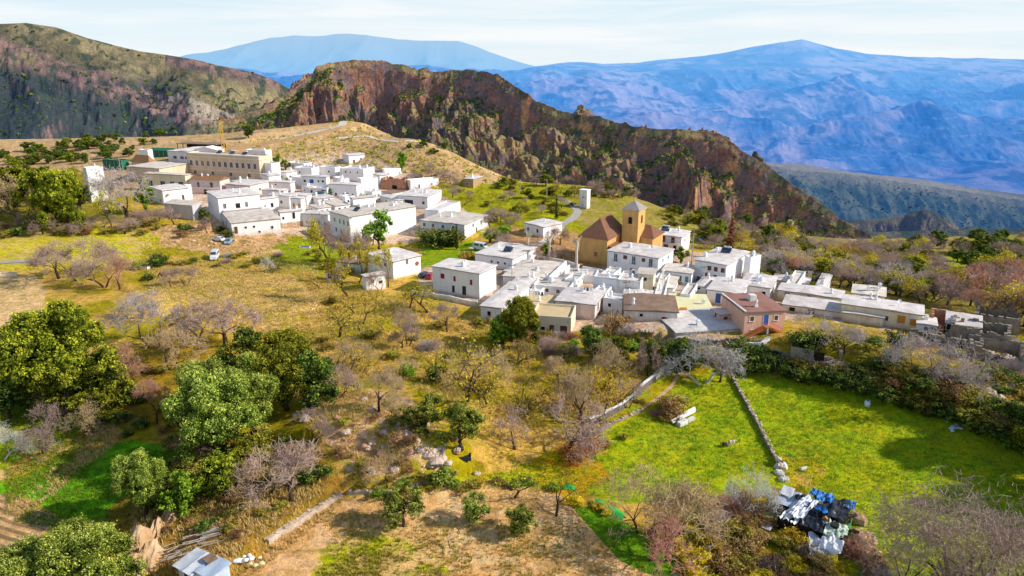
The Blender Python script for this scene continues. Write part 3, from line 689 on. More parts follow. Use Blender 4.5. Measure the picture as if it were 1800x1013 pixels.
# ---- institute and the buildings round it
def ex_inst(o, L, D, H):
    MB().box(-L-.25, .25, -.25, 0, H*.36, H*.36+.2).build('string_course', M('cream'), o)
    MB().box(-L-.4, .4, -.4, D+.4, H-.9, H-.6).build('cornice', M('cream'), o)
house('I1', 459, 320, 327, 476, 278, -21, 'long tan institute building with a row of twelve windows under a flat roof',
      W_('F', '.06 .14 .22 .30 .38 .46 .54 .62 .70 .78 .86 .94', 5.3, 1.5, 2.2, 'g')+W_('F', '.10 .35 .6 .85', 1.6, 1.6, 1.5, 'g'), 'parapet', 'tan', 'launa2', 'school', 'institute_building', 0, extra=ex_inst, dmax=14)
house('I2', 283, 322, 222, 330, 297, -21, 'tan institute wing with two small windows above the bare grey tree', 'F .25 6 1.4 .9 d;F .75 6 1.4 .9 d;', 'flat', 'tan', 'launa2', 'school', 'institute_wing', 0, dmax=16)
house('I3', 329, 338, 251, 334, 309, -15, 'low tan block with wide bay windows in front of the institute', W_('F', '.15 .45 .68 .88', 1.8, 2.2, 2.2, 'g'), 'flat', 'cream', 'launa2', 'school', 'classroom_block', 0, dmax=12)
house('I4', 264, 301, 231, 273, 287, -25, 'small building with a steep orange tiled hip roof', '', 'hip', 'tan', 'tileorange', ch=0, rise=3.2)
house('I5', 338, 288, 294, 392, 268, -20, 'long low white hall behind the institute roof', W_('F', '.3 .6 .8', 2, 2, 1.2, 'g'), 'flat', 'white', 'launa', 'hall', 'white_hall', 0)
house('I6', 384, 286, 341, 394, 264, -14, 'white hall with a shallow pitched roof beside the crane', '', 'gable2', 'white', 'white', 'hall', 'white_hall', 0, rise=1.4)
house('I7', 262, 283, 243, 268, 266, -20, 'tiny white cube building beside the green greenhouse', 'F .5 1.5 1 1 d;', 'parapet', ch=0)
house('I8', 470, 302, 431, 477, 267, -20, 'white block with a flat terrace above the right end of the institute', 'F .3 5 1.2 1.2 g;', 'parapet', ch=1)
house('I9', 480, 322, 459, 492, 290, -40, 'blank white end block at the right end of the institute', 'S .5 2 1.2 1.2 g;F .5 2 1 1 d;', 'parapet', ch=0)
def ex_green(o, L, D, H):
    for k in range(6): MB().box(-L*k/5-.06, -L*k/5+.06, -.08, 0, -1, H).build('post', M('metal'), o)
house('GH', 304, 276, 263, 308, 266, -14, 'dark green netted greenhouse behind the institute', '', 'mono', 'greenpaint', 'greenpaint', 'greenhouse', 'greenhouse', 0, rise=1.0, extra=ex_green)
house('CT', 216, 300, 180, 226, 284, -18, 'green netted sports cage left of the institute', '', 'parapet', 'greenpaint', 'launa2', 'sports court', 'sports_cage', 0, extra=ex_green)
def pergola():
    B = at(382, 268); o = empty('pergola', B, R(-14)); tag(o, 'long dark pergola roof on thin posts on the terrace above the institute', 'pergola')
    L, D, H = 22.0, 7.0, 3.6
    for i in range(8):
        for j in (0, 1): MB().box(-L*i/7-.12, -L*i/7+.12, j*D-.12, j*D+.12, -1, H).build('post', M('wood'), o)
    m = MB().box(-L-.3, .3, -.3, D+.3, H, H+.25); m.build('roof', M('brownroof'), o)
    MB().box(-L, 0, D-.1, D, -1, H-.02).build('back_wall', M('dark'), o)
pergola()
house('T1', 162, 356, 145, 181, 298, -40, 'tall narrow white house at the left edge of the village', 'F .5 6 .9 .9 d;F .5 3 .9 1 d;S .3 6 .9 .9 d;S .6 2 .9 1.8 w door;', 'parapet', ch=1)
house('T2', 152, 356, 138, 158, 333, -40, 'low white outhouse against the tall narrow white house', 'F .5 1.5 .7 .8 d;', 'flat', ch=0)
# ---- left village
def ex_red(o, L, D, H):
    balcony(o, 'F', L, D, .5, 3.0, L*.9)
house('V1', 389, 344, 333, 403, 318, -10, 'house with a red tiled roof and a brown doored balcony below the institute', 'F .28 3.1 1 2 w door;F .72 3.1 1.2 2 w door;F .5 .3 1.4 2 d door;F .85 .8 1 1 g;', 'gable', 'pink', 'tileorange', ch=2, rise=1.3, extra=ex_red)
def ex_awn(o, L, D, H):
    MB().hull8([(0.05, D*.12, H-1.4), (.9, D*.12, H-1.8), (.9, D*.22, H-1.8), (.05, D*.22, H-1.4), (0.05, D*.12, H-1.3), (.9, D*.12, H-1.7), (.9, D*.22, H-1.7), (.05, D*.22, H-1.3)]).build('awning', M('tileorange'), o)
house('V2', 289, 361, 263, 331, 336, -45, 'white corner house with a small orange awning beside the bare grey tree', 'F .4 3 .8 1 g;F .75 1 .8 1 d;S .75 1 .9 2 w door;', 'flat', extra=ex_awn, ch=0)
house('V3', 331, 352, 322, 336, 328, -30, 'narrow white stair tower with a green canopy and a red door', 'F .5 .3 1.0 2.2 r door;F .5 3.2 1.1 .7 G;', 'parapet', ch=0)
house('V4', 341, 388, 288, 353, 362, -20, 'dilapidated grey shed with a collapsing roof behind brambles', 'F .2 1.6 .8 .8 d;', 'mono', 'greywall', 'launa2', 'shed', 'shed', 0, rise=.7)
house('V5', 441, 348, 396, 472, 327, -20, 'pinkish white house with three small dark windows in a row', W_('F', '.2 .52 .8', 1.7, .9, .9, 'd')+'S .5 2 1 1 g;', 'flat', 'pink')
house('V6', 388, 391, 363, 456, 349, -55, 'tall white house with a blank pale blue shaded end wall', 'S .14 4.6 1 1.7 g;S .45 3.6 1.6 2.4 d;S .66 4.4 .9 1.8 g;F .15 4 .8 1 d;', 'flat', ch=2)
house('V7', 397, 392, 390, 459, 372, -58, 'white two storey block with four small windows stepped below the tall blue shaded house', 'S .10 1.5 1 1.3 w;S .32 1.7 .9 1.2 g;S .5 1.7 .9 1.2 g;S .78 1.5 .8 1.6 d;', 'flat', ch=0)
house('V8', 409, 415, 391, 492, 393, -61, 'long low white house with a beige roof above the rubble slope', 'F .4 .3 1.2 2.6 d;S .08 .6 1.1 2.4 w door;S .28 2 .7 .7 d;S .45 2 .7 .7 d;S .82 1 .8 1 d;S .55 .1 .7 .7 d;', 'flat', 'white', 'launa2', ch=0)
house('V9', 461, 374, 452, 489, 351, -50, 'small white cube house with a clay roof and one dark window', 'S .6 1.5 1 1.6 d;S .2 2 .6 .6 d;', 'flat', ch=1)
house('V10', 510, 368, 471, 521, 346, -22, 'grey roofed white house with two square windows behind the small cube house', 'F .25 1.9 1 1.1 g;F .62 1.9 1 1.1 g;', 'flat', 'white')
house('V11', 495, 402, 488, 531, 374, -60, 'white corner house with a bare brick lower storey', 'S .6 3 .9 2.2 d;S .6 .6 1 1 d;S .12 3 .7 1 d;S .15 .8 .8 1 d;', 'flat', ch=1, base=(1.9, 'stonetan'))
house('V12', 578, 403, 531, 586, 378, -12, 'low white house with an ochre window and a brown post by its porch', 'F .15 1.5 .9 1.2 y;F .6 1.3 1.1 1.4 w;F .9 1.1 1.1 1.3 w;F .38 .2 .8 2.4 w door;', 'flat')
house('V13', 617, 428, 579, 739, 382, -47, 'largest white house with a huge blank sunlit wall and a blue shaded window front',
      W_('F', '.25 .52 .72 .92', 5.6, 1.0, 1.5, 'g')+W_('F', '.3 .55 .9', 2.4, 1.0, 1.5, 'g')+'F .75 .4 1.1 2.2 w door;S .02 8 .5 .5 d;', 'flat', 'white', 'launa2', ch=3)
house('V14', 752, 368, 699, 776, 347, -15, 'white house with a dark solar panel leaning on its shaded front', 'F .35 1.2 4 2 k;F .86 1.8 1 1 w;', 'flat', ch=2)
house('V15', 772, 394, 746, 809, 373, -20, 'white house with a pale flat terrace behind the long two storey house', 'F .4 1.5 .6 .9 g;S .5 1.2 .8 1 g;', 'parapet', ch=0)
house('V16', 817, 421, 738, 857, 396, -25, 'long two storey white house with a row of windows above the dark hedge',
      W_('F', '.10 .30 .52 .75', 3.0, .9, 1.1, 'g')+'F .78 .4 1 1.4 t;F .12 .6 .8 .8 g;S .35 3 1 1.2 g;S .7 3 1 1.2 g;S .5 .4 1 2 w door;', 'flat', 'white', 'launa2', ch=2)
house('V17', 614, 290, 603, 641, 274, -52, 'lone small white house highest on the scrubby slope', 'S .3 .2 1 1.9 w door;S .75 1.8 .9 .9 g;', 'flat', ch=0)
house('V18', 549, 314, 517, 561, 298, -18, 'plain white house with a pale roof near the round green trees', 'F .3 2 .8 .8 g;', 'parapet', ch=1)
house('V19', 590, 312, 561, 599, 297, -20, 'plain white house behind the blue windowed house', 'F .6 2 .8 .8 d;', 'parapet', ch=0)
house('V20', 640, 322, 597, 658, 300, -20, 'stepped white house with small square windows at the top of the village', 'F .25 4 .7 .7 d;F .45 4 .6 .6 w;F .75 4 .6 .8 g;F .85 1 .8 1.6 d;', 'parapet', ch=1)
house('V21', 575, 336, 530, 579, 312, -12, 'white house with a big blue window and two small square ones', 'F .12 3.4 .9 .9 d;F .4 3 1.8 1.6 b;F .68 3.5 .6 .8 d;F .86 3.5 .9 .9 d;', 'flat', ch=0)
house('V22', 576, 348, 549, 581, 333, -8, 'white porch house with a teal painted front', 'F .5 1.4 3.6 1.2 t;F .75 2.7 2 .5 k;', 'parapet', ch=0)
house('V23', 628, 350, 577, 634, 326, -12, 'broad white house with a low door below the upper terraces', 'F .25 1 .8 1.1 d;F .62 .4 2.6 1.8 t door;F .85 1.2 .8 .8 d;', 'flat', ch=1)
house('V24', 636, 344, 628, 664, 317, -58, 'bright blank white house facing the sun beside the ruin', 'S .75 1.6 .6 .7 g;', 'parapet', ch=0)
house('V25', 677, 315, 672, 705, 300, -58, 'small white cottage with two tiny windows near the slope edge', 'S .2 1.8 .6 .8 d;S .9 1.8 .5 .6 d;', 'parapet', ch=0)
house('V27', 722, 336, 714, 771, 320, -60, 'low bright white cottage right of the brown ruin', 'S .3 1 .7 1.4 w;S .75 1.7 .7 .8 d;', 'parapet', 'white', ch=1)
house('V28', 622, 372, 615, 660, 350, -58, 'bare white gable house behind the largest white house', '', 'flat', 'white', 'launa2', ch=0)
house('V29', 540, 362, 498, 548, 345, -14, 'low grey roofed house with a white wall in the middle of the left village', 'F .2 1 .8 .8 d;F .8 1 .8 .8 d;', 'flat', 'white')
house('V30', 531, 378, 510, 536, 350, -18, 'white house with an orange balcony and potted plants', 'F .3 2.6 1 1.6 o;F .8 2.6 .8 1.6 o;', 'flat', ch=1)
house('V31', 512, 340, 473, 518, 322, -14, 'small white house with twin round openings under a clay roof', 'F .4 1 .7 .7 d;F .65 1 .7 .7 d;F .3 3 .8 .6 w;', 'flat', ch=1)
house('V32', 500, 352, 460, 506, 336, -14, 'low whitewashed house squeezed between the cube house and the orange balcony', 'F .5 1 .8 .8 d;', 'flat', ch=1)
house('V33', 600, 398, 583, 640, 376, -50, 'small white annex left of the largest white house', 'F .5 1.5 .8 .8 d;', 'flat', ch=0)
house('V34', 474, 330, 459, 492, 310, -50, 'plain white house below the blank end block', 'S .6 2 .8 .9 d;', 'flat', ch=1)
house('V35', 600, 345, 578, 606, 330, -50, 'tiny white house between the teal porch and the broad white house', 'S .5 1 .7 .8 d;', 'flat', ch=0)
house('V36', 690, 352, 668, 712, 341, -40, 'low unfinished white wall house among heaps of rubble', 'F .5 .8 1.2 1 d;', 'terrace', 'plaster_old', 'brownroof', ch=0)
X_ = [(535,300,505,548,290,-30,'parapet','white box house just below the round green trees'), (505,319,490,522,304,-35,'flat','small white house under the end block in the upper row'), (530,329,512,546,315,-40,'parapet','white cube between the blue windowed house and the twin openings house'),
      (560,362,545,586,350,-50,'flat','low white house beside the orange balcony house'), (590,377,565,614,363,-52,'flat','clay roofed white house right behind the largest white house'), (668,325,655,682,309,-50,'flat','white cottage with a warm roof left of the brown ruin'),
      (655,353,640,670,340,-50,'parapet','white yard house in front of the broad white house'), (600,333,585,614,317,-52,'parapet','white cube house above the broad white house'), (560,381,542,582,367,-50,'flat','white house with a pale roof behind the low porch house'),
      (608,363,596,624,349,-50,'parapet','narrow white house left of the bare white gable house'), (436,336,406,452,322,-30,'flat','white house tucked under the institute facade'), (700,367,668,716,353,-50,'flat','white walled house below the rubble heaps'),
      (476,316,462,488,304,-48,'parapet','white cube at the foot of the blank end block'), (545,345,530,556,332,-50,'flat','white house wedged under the teal porch'), (420,360,402,440,350,-40,'flat','white back house above the tall blue shaded house'),
      (1093,553,1060,1104,532,-26,'parapet','white walled house with narrow buttresses left of the brown stained roof'), (1182,521,1150,1197,508,-20,'flat','white house in front of the civic house beside the cream turret'), (1062,536,1040,1076,520,-24,'parapet','white parapet house between the pinkish grey house and the bluish wall')]
X_ += [(918,515,896,934,505,-28,'parapet','white roof room in front of the big wavy clay roof'), (948,530,930,962,516,-24,'parapet','white walled yard between the cream terrace block and the low cottage'),
       (1012,510,992,1028,497,-24,'parapet','white parapet cube behind the bluish wall'), (1030,548,1012,1046,530,-22,'flat','small clay roofed annex against the pinkish grey house'), (1076,500,1056,1092,487,-26,'parapet','white stepped cube at the foot of the church yard wall'),
       (1112,508,1096,1126,494,-26,'flat','narrow white house under the left balcony of the civic house'), (1168,508,1150,1180,494,-26,'parapet','white cube right of the cream turret'), (1165,545,1148,1180,530,-16,'parapet','white roof room behind the brown stained roof'),
       (1212,538,1196,1226,522,-24,'parapet','white walled room at the back of the yellow terrace'), (1240,520,1222,1256,506,-28,'flat','little white house in the street below the school'), (986,492,962,1002,481,-24,'parapet','low white building beside the middle pollarded tree'),
       (905,492,886,920,480,-28,'flat','small house between the round windowed house and the wavy roof'), (1398,520,1380,1416,506,-30,'parapet','white roof room on the long thin row house'), (1445,528,1430,1462,514,-30,'flat','pale upper house behind the long thin row house'),
       (1330,520,1312,1346,503,-30,'parapet','white house squeezed behind the salmon house')]
for i_, x_ in enumerate(X_):
    house('X%d' % i_, *x_[:6], x_[7], 'F .35 1.4 .7 .8 d;S .3 1.4 .8 .9 d;S .7 1.3 .7 1.0 g;', x_[6], 'white', 'launa' if i_ % 2 else 'launa2')
house('V26', 832, 331, 814, 847, 316, -25, 'isolated tan stone cottage at the right end of the upper slope', 'F .4 1.2 .8 .9 d;', 'flat', 'stonetan', 'launa')
# ---- middle
house('M1', 692, 491, 646, 739, 461, -45, 'white house with a round terracotta plaque near the left edge of the lower village', 'S .50 3.2 .8 1.6 g;F .3 3 .9 1 d;F .7 2.8 .9 1 g;', 'flat', ch=1,
      extra=lambda o, L, D, H: MB().tube((.02, D*.86, H-1.9), (.10, D*.86, H-1.9), .62, .62, 20).build('plaque', M('tileorange'), o))
house('M2', 644, 511, 636, 677, 488, -57, 'small bright white house half hidden by an orchard tree', 'S .35 1.6 .7 1 g;S .75 1.2 1 .8 d;', 'flat', ch=0)
house('M3', 598, 493, 573, 604, 481, -15, 'small shed with a pale blue metal door at the edge of the orchard', 'F .5 .3 3 1.6 b door;', 'flat', 'greywall', 'brownroof', 'shed', 'shed', 0)
house('M4', 632, 480, 590, 642, 465, -20, 'low old house with a brownish roof behind bare trees', 'F .4 1 .8 .8 d;', 'flat', 'plaster_old', 'brownroof', ch=1)
house('B1', 955, 418, 922, 988, 400, -48, 'white cottage left of the church with a chimney and an L shaped sunlit wall', 'F .7 1.2 1 1.2 w;F .2 1.2 .8 1 d;S .6 1.2 .6 .8 g;', 'flat', ch=1)
# ---- lower village
house('R1', 843, 526, 760, 872, 482, -29, 'white house with three maroon shutters on its shaded front',
      'F .22 3.6 1.15 1.3 r;F .48 3.4 .7 1.35 r;F .83 3.2 .7 1.35 r;F .45 .5 .8 1.8 k door;F .68 .0 1.1 2.6 k door;', 'flat', 'white', ch=2, base=(.35, 'greywall'))
house('R2', 901, 476, 835, 943, 456, -29, 'wide white house with three little round windows and a light grey roof', 'F .45 1.4 .6 .6 d;F .62 1.4 .6 .6 d;F .8 1.4 .6 .6 d;', 'flat', 'white', ch=1)
house('R3', 962, 507, 884, 992, 494, -20, 'big wavy clay roof bounded on the right by a bright white parapet', '', 'flat', 'white', 'launa2', ch=1, rise=.6,
      extra=lambda o, L, D, H: MB().box(.27, .6, 0, D, -2, H+1.3).build('parapet', M('white'), o))
house('R4', 882, 573, 845, 930, 543, -20, 'long roofed house nearest the orchard with a pale blue shaded wall', 'F .4 2 .8 1 d;', 'flat', 'white', 'launa', ch=1)
house('R5', 968, 560, 918, 990, 540, -15, 'cream terrace block above the cream parapet house', '', 'terrace', 'cream', 'creamroof', 'terrace house', 'house', 1)
house('R6', 1003, 592, 934, 1008, 563, -12, 'cream house with parapets and two brown doors behind the round dark bush', 'F .52 .3 1.0 2 w door;F .82 .3 1.5 2 w door;F .3 1 .8 .8 d;', 'parapet', 'cream', 'creamroof', ch=0)
house('R7', 1045, 563, 976, 1083, 537, -20, 'pinkish grey rendered house with a red edged roof', 'S .3 1.2 .8 2 w door;S .7 1.2 .8 1.2 g;', 'flat', 'pink', 'launa', ch=1)
house('R8', 1000, 524, 936, 1042, 510, -17, 'low white house with terraces in the middle of the lower village', 'F .4 1 .8 .9 w;F .7 1 .8 .9 g;', 'parapet', 'white', 'launa2', ch=2)
house('R9', 1086, 520, 1043, 1092, 494, -20, 'white house with a long blank bluish wall and flat roof', '', 'parapet', 'white', 'launa', ch=1)
house('R10', 1124, 526, 1084, 1130, 499, -20, 'white house with a thick white rimmed terrace below the civic house', 'F .5 1.8 1.2 .9 g;', 'parapet', 'plaster_old', 'launa', ch=1)
house('R11', 1147, 516, 1121, 1152, 484, -20, 'small cream turret house with a green edged lid roof', 'F .5 3 .7 .8 d;', 'mono', 'cream', 'launa2', ch=0, rise=.5)
house('R12', 1190, 566, 1098, 1200, 550, -8, 'low weathered house with a brown stained sagging roof', 'F .32 .8 .7 .7 d;F .75 .5 1 .5 r;', 'flat', 'plaster_old', 'brownroof', ch=1, rise=.5)
house('R13', 1145, 545, 1095, 1170, 530, -12, 'grey flat roofed house with a small blue grey skylight', 'F .4 1 1 .8 g;', 'flat', 'concrete', 'launa', ch=2)
def ex_civic(o, L, D, H):
    for f in (.17, .53, .86): balcony(o, 'F', L, D, f, 3.2, 1.7)
house('R14', 1155, 492, 1068, 1184, 455, -33, 'large white civic house with three iron balconies in front of the church',
      'F .17 3.2 1 2.1 g door;F .36 4.2 1.1 1 w;F .53 3.2 1 2.1 g door;F .72 4.2 1 1 w;F .86 3.2 1 2.1 g door;F .16 1.0 .9 .8 d;F .5 .9 .9 1.1 d;S .3 4 .8 1 b;S .65 4 .8 1 b;', 'flat', 'white', 'launa', ch=1, extra=ex_civic)
house('R15', 1214, 502, 1164, 1226, 482, -22, 'small white house with an ochre porch of dark openings', 'F .3 .8 1.6 1.4 d;F .62 .8 .8 1.4 g;F .85 .8 .8 1.4 t;F .5 .1 3 .6 o;', 'flat', 'white', 'launa2', ch=1)
house('R16', 1274, 500, 1222, 1316, 467, -37, 'white school building with three windows in a row and a dark red door',
      'F .48 2.9 1.0 1.2 w;F .68 2.9 1.0 1.2 w;F .9 2.9 1.0 1.2 w;F .42 .2 1.1 2 r door;F .68 .2 .9 1.8 G door;F .9 .2 .8 1.6 G door;', 'flat', 'white', 'launa', ch=3)
house('R17', 1316, 493, 1309, 1338, 456, -55, 'tall blank white annex at the right end of the school', '', 'parapet', ch=1)
house('R18', 1256, 562, 1186, 1262, 551, -6, 'house with a broad pale yellow roof terrace', '', 'terrace', 'cream', 'yellowroof', ch=1, dmax=14,
      extra=lambda o, L, D, H: MB().box(-L*.86, -L*.68, .9, 1.9, H+.14, H+.5).build('roof_hatch', M('orangedoor'), o))
house('R19', 1300, 540, 1243, 1322, 518, -28, 'grey roofed house with a blue door between the yellow terrace and the salmon house', 'F .35 .2 1.2 2.4 b door;F .7 1 .8 1 k;', 'flat', 'white', 'launa', ch=1)
def ex_salmon(o, L, D, H):
    # double outside stair climbing to the blue door on the sunlit front
    m = MB(); n = 9
    for s in (-1, 1):
        for k in range(n):
            y0 = D*.53+s*(.55+k*.42); y1 = y0+s*.42; z = 2.0*(1-(k+1)/(n+1.))
            m.box(.03, 1.25, min(y0, y1), max(y0, y1), z-.35, z)
    m.box(.03, 1.4, D*.53-.55, D*.53+.55, 1.85, 2.0); m.build('outside_stair', M('orange_wall'), o)
    MB().box(1.0, 1.3, D*.53-.15, D*.53+.15, -2, 1.85).build('stair_pillar', M('plaster_old'), o)
    r = MB()
    for s in (-1, 1):
        r.tube((1.3, D*.53+s*.55, 2.95), (1.3, D*.53+s*(.55+n*.42), 1.0), .04, .04, 6)
        for k in range(n+1): r.tube((1.3, D*.53+s*(.55+k*.42), 2.0*(1-k/(n+1.))), (1.3, D*.53+s*(.55+k*.42), 2.95-1.95*k/n), .025, .025, 5)
    r.build('railing', M('orange_wall'), o)
    MB().box(-L-.15, .15, -.2, .1, H+.1, H+.45).build('roof_kerb', M('plaster_old'), o)
    MB().box(-L*.62, -L*.5, D*.42, D*.58, H+.1, H+1.6).build('roof_cabin', M('plaster_old'), o)
house('R20', 1306, 590, 1270, 1381, 550, -83, 'salmon house with an orange side wall and a double outside stair to a blue door',
      'S .18 3.0 .8 1 w;S .78 3.0 .75 1 w;S .53 2.1 1.0 2.2 b door;S .22 .4 .8 .7 d;', 'flat', 'salmon', 'redroof', ch=1, extra=ex_salmon, rise=.2)
house('R21', 1264, 572, 1252, 1286, 554, -78, 'tiny pink hut beside the salmon house', 'F .5 .5 .8 1.6 w door;S .5 .6 1 1.3 w;', 'flat', 'salmon', 'pink', 'hut', 'hut', 0)
house('R22', 1188, 600, 1150, 1300, 586, -80, 'long low ruinous roof at the front edge of the lower village', '', 'flat', 'plaster_old', 'launa', ch=1, rise=.3)
house('R23', 1352, 527, 1300, 1373, 508, -28, 'light grey roofed house behind the salmon house', 'F .8 1 .9 .8 d;', 'flat', 'white', 'launa', ch=2)
house('R24', 1477, 540, 1368, 1486, 526, -29, 'long thin roofed row house with a cream wall along the woodland edge', 'F .15 .9 1 .8 w;F .5 .9 .8 .8 d;', 'flat', 'cream', 'launa', 'row house', 'row_house', 1)
house('R25', 1478, 560, 1376, 1492, 550, -27, 'low grey roofed building with a square dark doorway in front of the row house', 'F .17 .1 1.2 .9 d;F .5 .1 1.3 1 d door;', 'flat', 'plaster_old', 'launa', ch=0)
house('R26', 1552, 545, 1498, 1566, 523, -27, 'taller house with a pinkish roof and white pinnacle chimneys at the back right', 'F .3 2 .8 .8 d;', 'flat', 'white', 'launa2', ch=3)
house('R27', 1617, 584, 1480, 1624, 555, -29, 'cream fronted row house with two orange shuttered windows',
      'F .755 1.3 1.5 1.7 o;F .90 1.2 1.2 1.4 o;F .58 1.4 .6 1 w;F .45 .5 .8 1.4 d;', 'flat', 'cream', 'launa', 'row house', 'row_house', 2)
house('R28', 1551, 575, 1482, 1557, 560, -27, 'low wing with a light grey roof and no windows before the cream row house', '', 'flat', 'plaster_old', 'launa', ch=0)
house('R29', 1643, 592, 1613, 1654, 574, -27, 'small white end house with a grey roof at the right end of the row', 'F .5 .8 .8 1 d;', 'flat', 'white', 'launa', ch=1)
house('R30', 1045, 500, 992, 1052, 489, -16, 'low white terrace house behind the blank bluish wall', 'F .3 1 .8 .8 d;', 'parapet', 'white', 'launa2', ch=2)
def ex_back(o, L, D, H):
    balcony(o, 'F', L, D, .55, 3.0, L*.8)
house('R31', 1196, 446, 1146, 1232, 418, -30, 'two storey white house with an iron balcony right of the church', 'F .4 3.0 1.3 2 w door;F .72 3.0 1.1 2 w door;F .2 .3 1.3 2 d door;F .5 .3 1.4 2 w door;F .8 .3 1 2 d door;S .4 3 .8 1 g;', 'flat', 'white', 'launa', ch=3, extra=ex_back)
house('R32', 868, 545, 862, 884, 535, -60, 'little white garden outhouse under the orchard edge', 'F .5 .5 .6 1 d;', 'flat', 'white', 'launa', 'outhouse', 'outhouse', 0)
house('R33', 930, 520, 895, 950, 505, -18, 'low clay roofed cottage between the maroon shuttered house and the terraces', 'F .6 1 .8 .9 d;', 'flat', 'plaster_old', 'launa', ch=2)
house('R34', 1420, 505, 1358, 1430, 500, -28, 'short grey roof strip behind the long thin row house', '', 'flat', 'cream', 'launa', ch=1)
house('R35', 1720, 596, 1664, 1740, 577, -30, 'half fallen stone house with a broken grey slab roof', 'F .1 1 1 1.6 d;', 'mono', 'drystone', 'launa', 'ruin', 'ruined_house', 0, rise=1.2)
# ---- church
def church():
    o = empty('church', at(1066, 467), R(-30)); tag(o, 'ochre church with terracotta hip roofs and a square bell tower', 'church')
    B, a = np.array(o.location), R(-30)
    c, s = math.cos(a), math.sin(a)
    def loc(X, Y): dx, dy = X-B[0], Y-B[1]; return dx*c+dy*s, -dx*s+dy*c
    def xsolve(px, z, ly, along='x'):
        k = (px-CX)/F_PX; lo, hi = (-60, 60)
        for _ in range(50):
            m = (lo+hi)/2; lx, lyy = (m, ly) if along == 'x' else (ly, m)
            X = B[0]+lx*c-lyy*s; Y = B[1]+lx*s+lyy*c
            if proj(X, Y, z)[0] < px: lo = m
            else: hi = m
        return (lo+hi)/2
    zt = lambda px, py, Y: CAMZ+ray(px, py)[2]*Y/ray(px, py)[1]
    H = zt(1066, 424, B[1])-B[2]
    L = -xsolve(1019, B[2]+H, 0); D = min(xsolve(1099, B[2]+H, 0, 'y'), 30)
    MB().box(-L, 0, 0, D, -2, H).build('nave_wall', M('church'), o)
    MB().box(-L-.3, .3, -.3, D+.3, H, H+.25).build('nave_eave', M('church'), o)
    ov = .55; z1 = H+5.2; s_ = L/2
    e = [(-L-ov, -ov, H+.26), (ov, -ov, H+.26), (ov, D+ov, H+.26), (-L-ov, D+ov, H+.26)]; q = [(-L/2, s_, z1), (-L/2, max(D-s_*.4, s_+.5), z1)]
    MB().add(e+q, [(1, 2, 5, 4), (3, 0, 4, 5), (0, 1, 4), (2, 3, 5), (3, 2, 1, 0)]).build('nave_roof', M('tile'), o)
    MB().box(-L*.45, -L*.35, -.06, 0, 2.2, 3.4).build('niche', M('tile'), o)
    # white sacristy against the sunny side
    MB().box(0.05, 3.2, .5, 6.5, -2, H*.62).build('sacristy_wall', M('white'), o)
    MB().hull8([(-.0, .3, H*.62+1.0), (3.4, .3, H*.62), (3.4, 6.7, H*.62), (-.0, 6.7, H*.62+1.0), (0, .3, H*.62+1.2), (3.4, .3, H*.62+.2), (3.4, 6.7, H*.62+.2), (0, 6.7, H*.62+1.2)]).build('sacristy_roof', M('tile'), o)
    # tower
    TY = 8.5; Tx = xsolve(1120.7, B[2]+8, TY)
    Xw = B[0]+Tx*c-TY*s; Yw = B[1]+Tx*s+TY*c
    TH = zt(1120.7, 372.5, Yw)-B[2]
    TL = 0
    for wdt in np.linspace(2, 9, 140):
        X = Xw-wdt*c; Y = Yw-wdt*s
        if proj(X, Y, B[2]+TH)[0] <= 1095: TL = wdt; break
    TL = TL or 5.5
    TD = 0
    for wdt in np.linspace(2, 9, 140):
        X = Xw-wdt*s; Y = Yw+wdt*c
        if proj(X, Y, B[2]+TH)[0] >= 1143: TD = wdt; break
    TD = TD or 5.5
    x0, x1, y0, y1 = Tx-TL, Tx, TY, TY+TD
    tw = MB().box(x0, x1, y0, y1, -2, TH).build('tower', M('church'), o)
    MB().box(x0-.12, x1+.12, y0-.12, y1+.12, TH*.66, TH*.66+.22).build('tower_band', M('church'), tw)
    MB().box(x0-.3, x1+.3, y0-.3, y1+.3, TH, TH+.3).build('tower_cornice', M('church'), tw)
    cx, cy = (x0+x1)/2, (y0+y1)/2; ov = .45; zz = TH+.31
    MB().add([(x0-ov, y0-ov, zz), (x1+ov, y0-ov, zz), (x1+ov, y1+ov, zz), (x0-ov, y1+ov, zz), (cx, cy, zz+2.3)], [(0, 1, 4), (1, 2, 4), (2, 3, 4), (3, 0, 4), (3, 2, 1, 0)]).build('tower_roof', M('slatetile'), tw)
    def arch(face, u, z, w, h):
        n = 8; m = MB(); pts = [(-w/2, 0), (w/2, 0)]+[(w/2*math.cos(t*math.pi/n), h-w/2+w/2*math.sin(t*math.pi/n)) for t in range(n+1)]
        vs = [((u+p, y0-.03, z+r_) if face == 'F' else (x1+.03, u+p, z+r_)) for p, r_ in pts]
        m.add(vs, [tuple(range(len(vs)))]); m.build('belfry_opening', M('dark'), tw)
        f = MB()
        for sg in (-1, 1):
            if face == 'F': f.box(u+sg*(w/2+.12)-.1, u+sg*(w/2+.12)+.1, y0-.08, y0, z-.1, z+h)
            else: f.box(x1, x1+.08, u+sg*(w/2+.12)-.1, u+sg*(w/2+.12)+.1, z-.1, z+h)
        f.build('opening_frame', M('church'), tw)
    arch('S', cy, TH*.74, 1.1, 2.2); arch('F', cx, TH*.74, 1.1, 2.0); arch('S', cy-.2, TH*.36, .55, 1.2); arch('S', cy-.6, TH*.12, .5, .8)
    # second nave to the right
    nx0 = x1-.5; nL = 7.5; ny0 = TY+TD*.45; nD = 9; nH = H*.92
    MB().box(nx0, nx0+nL*.55, ny0, ny0+nD, -2, nH).build('chapel_wall', M('church'), o)
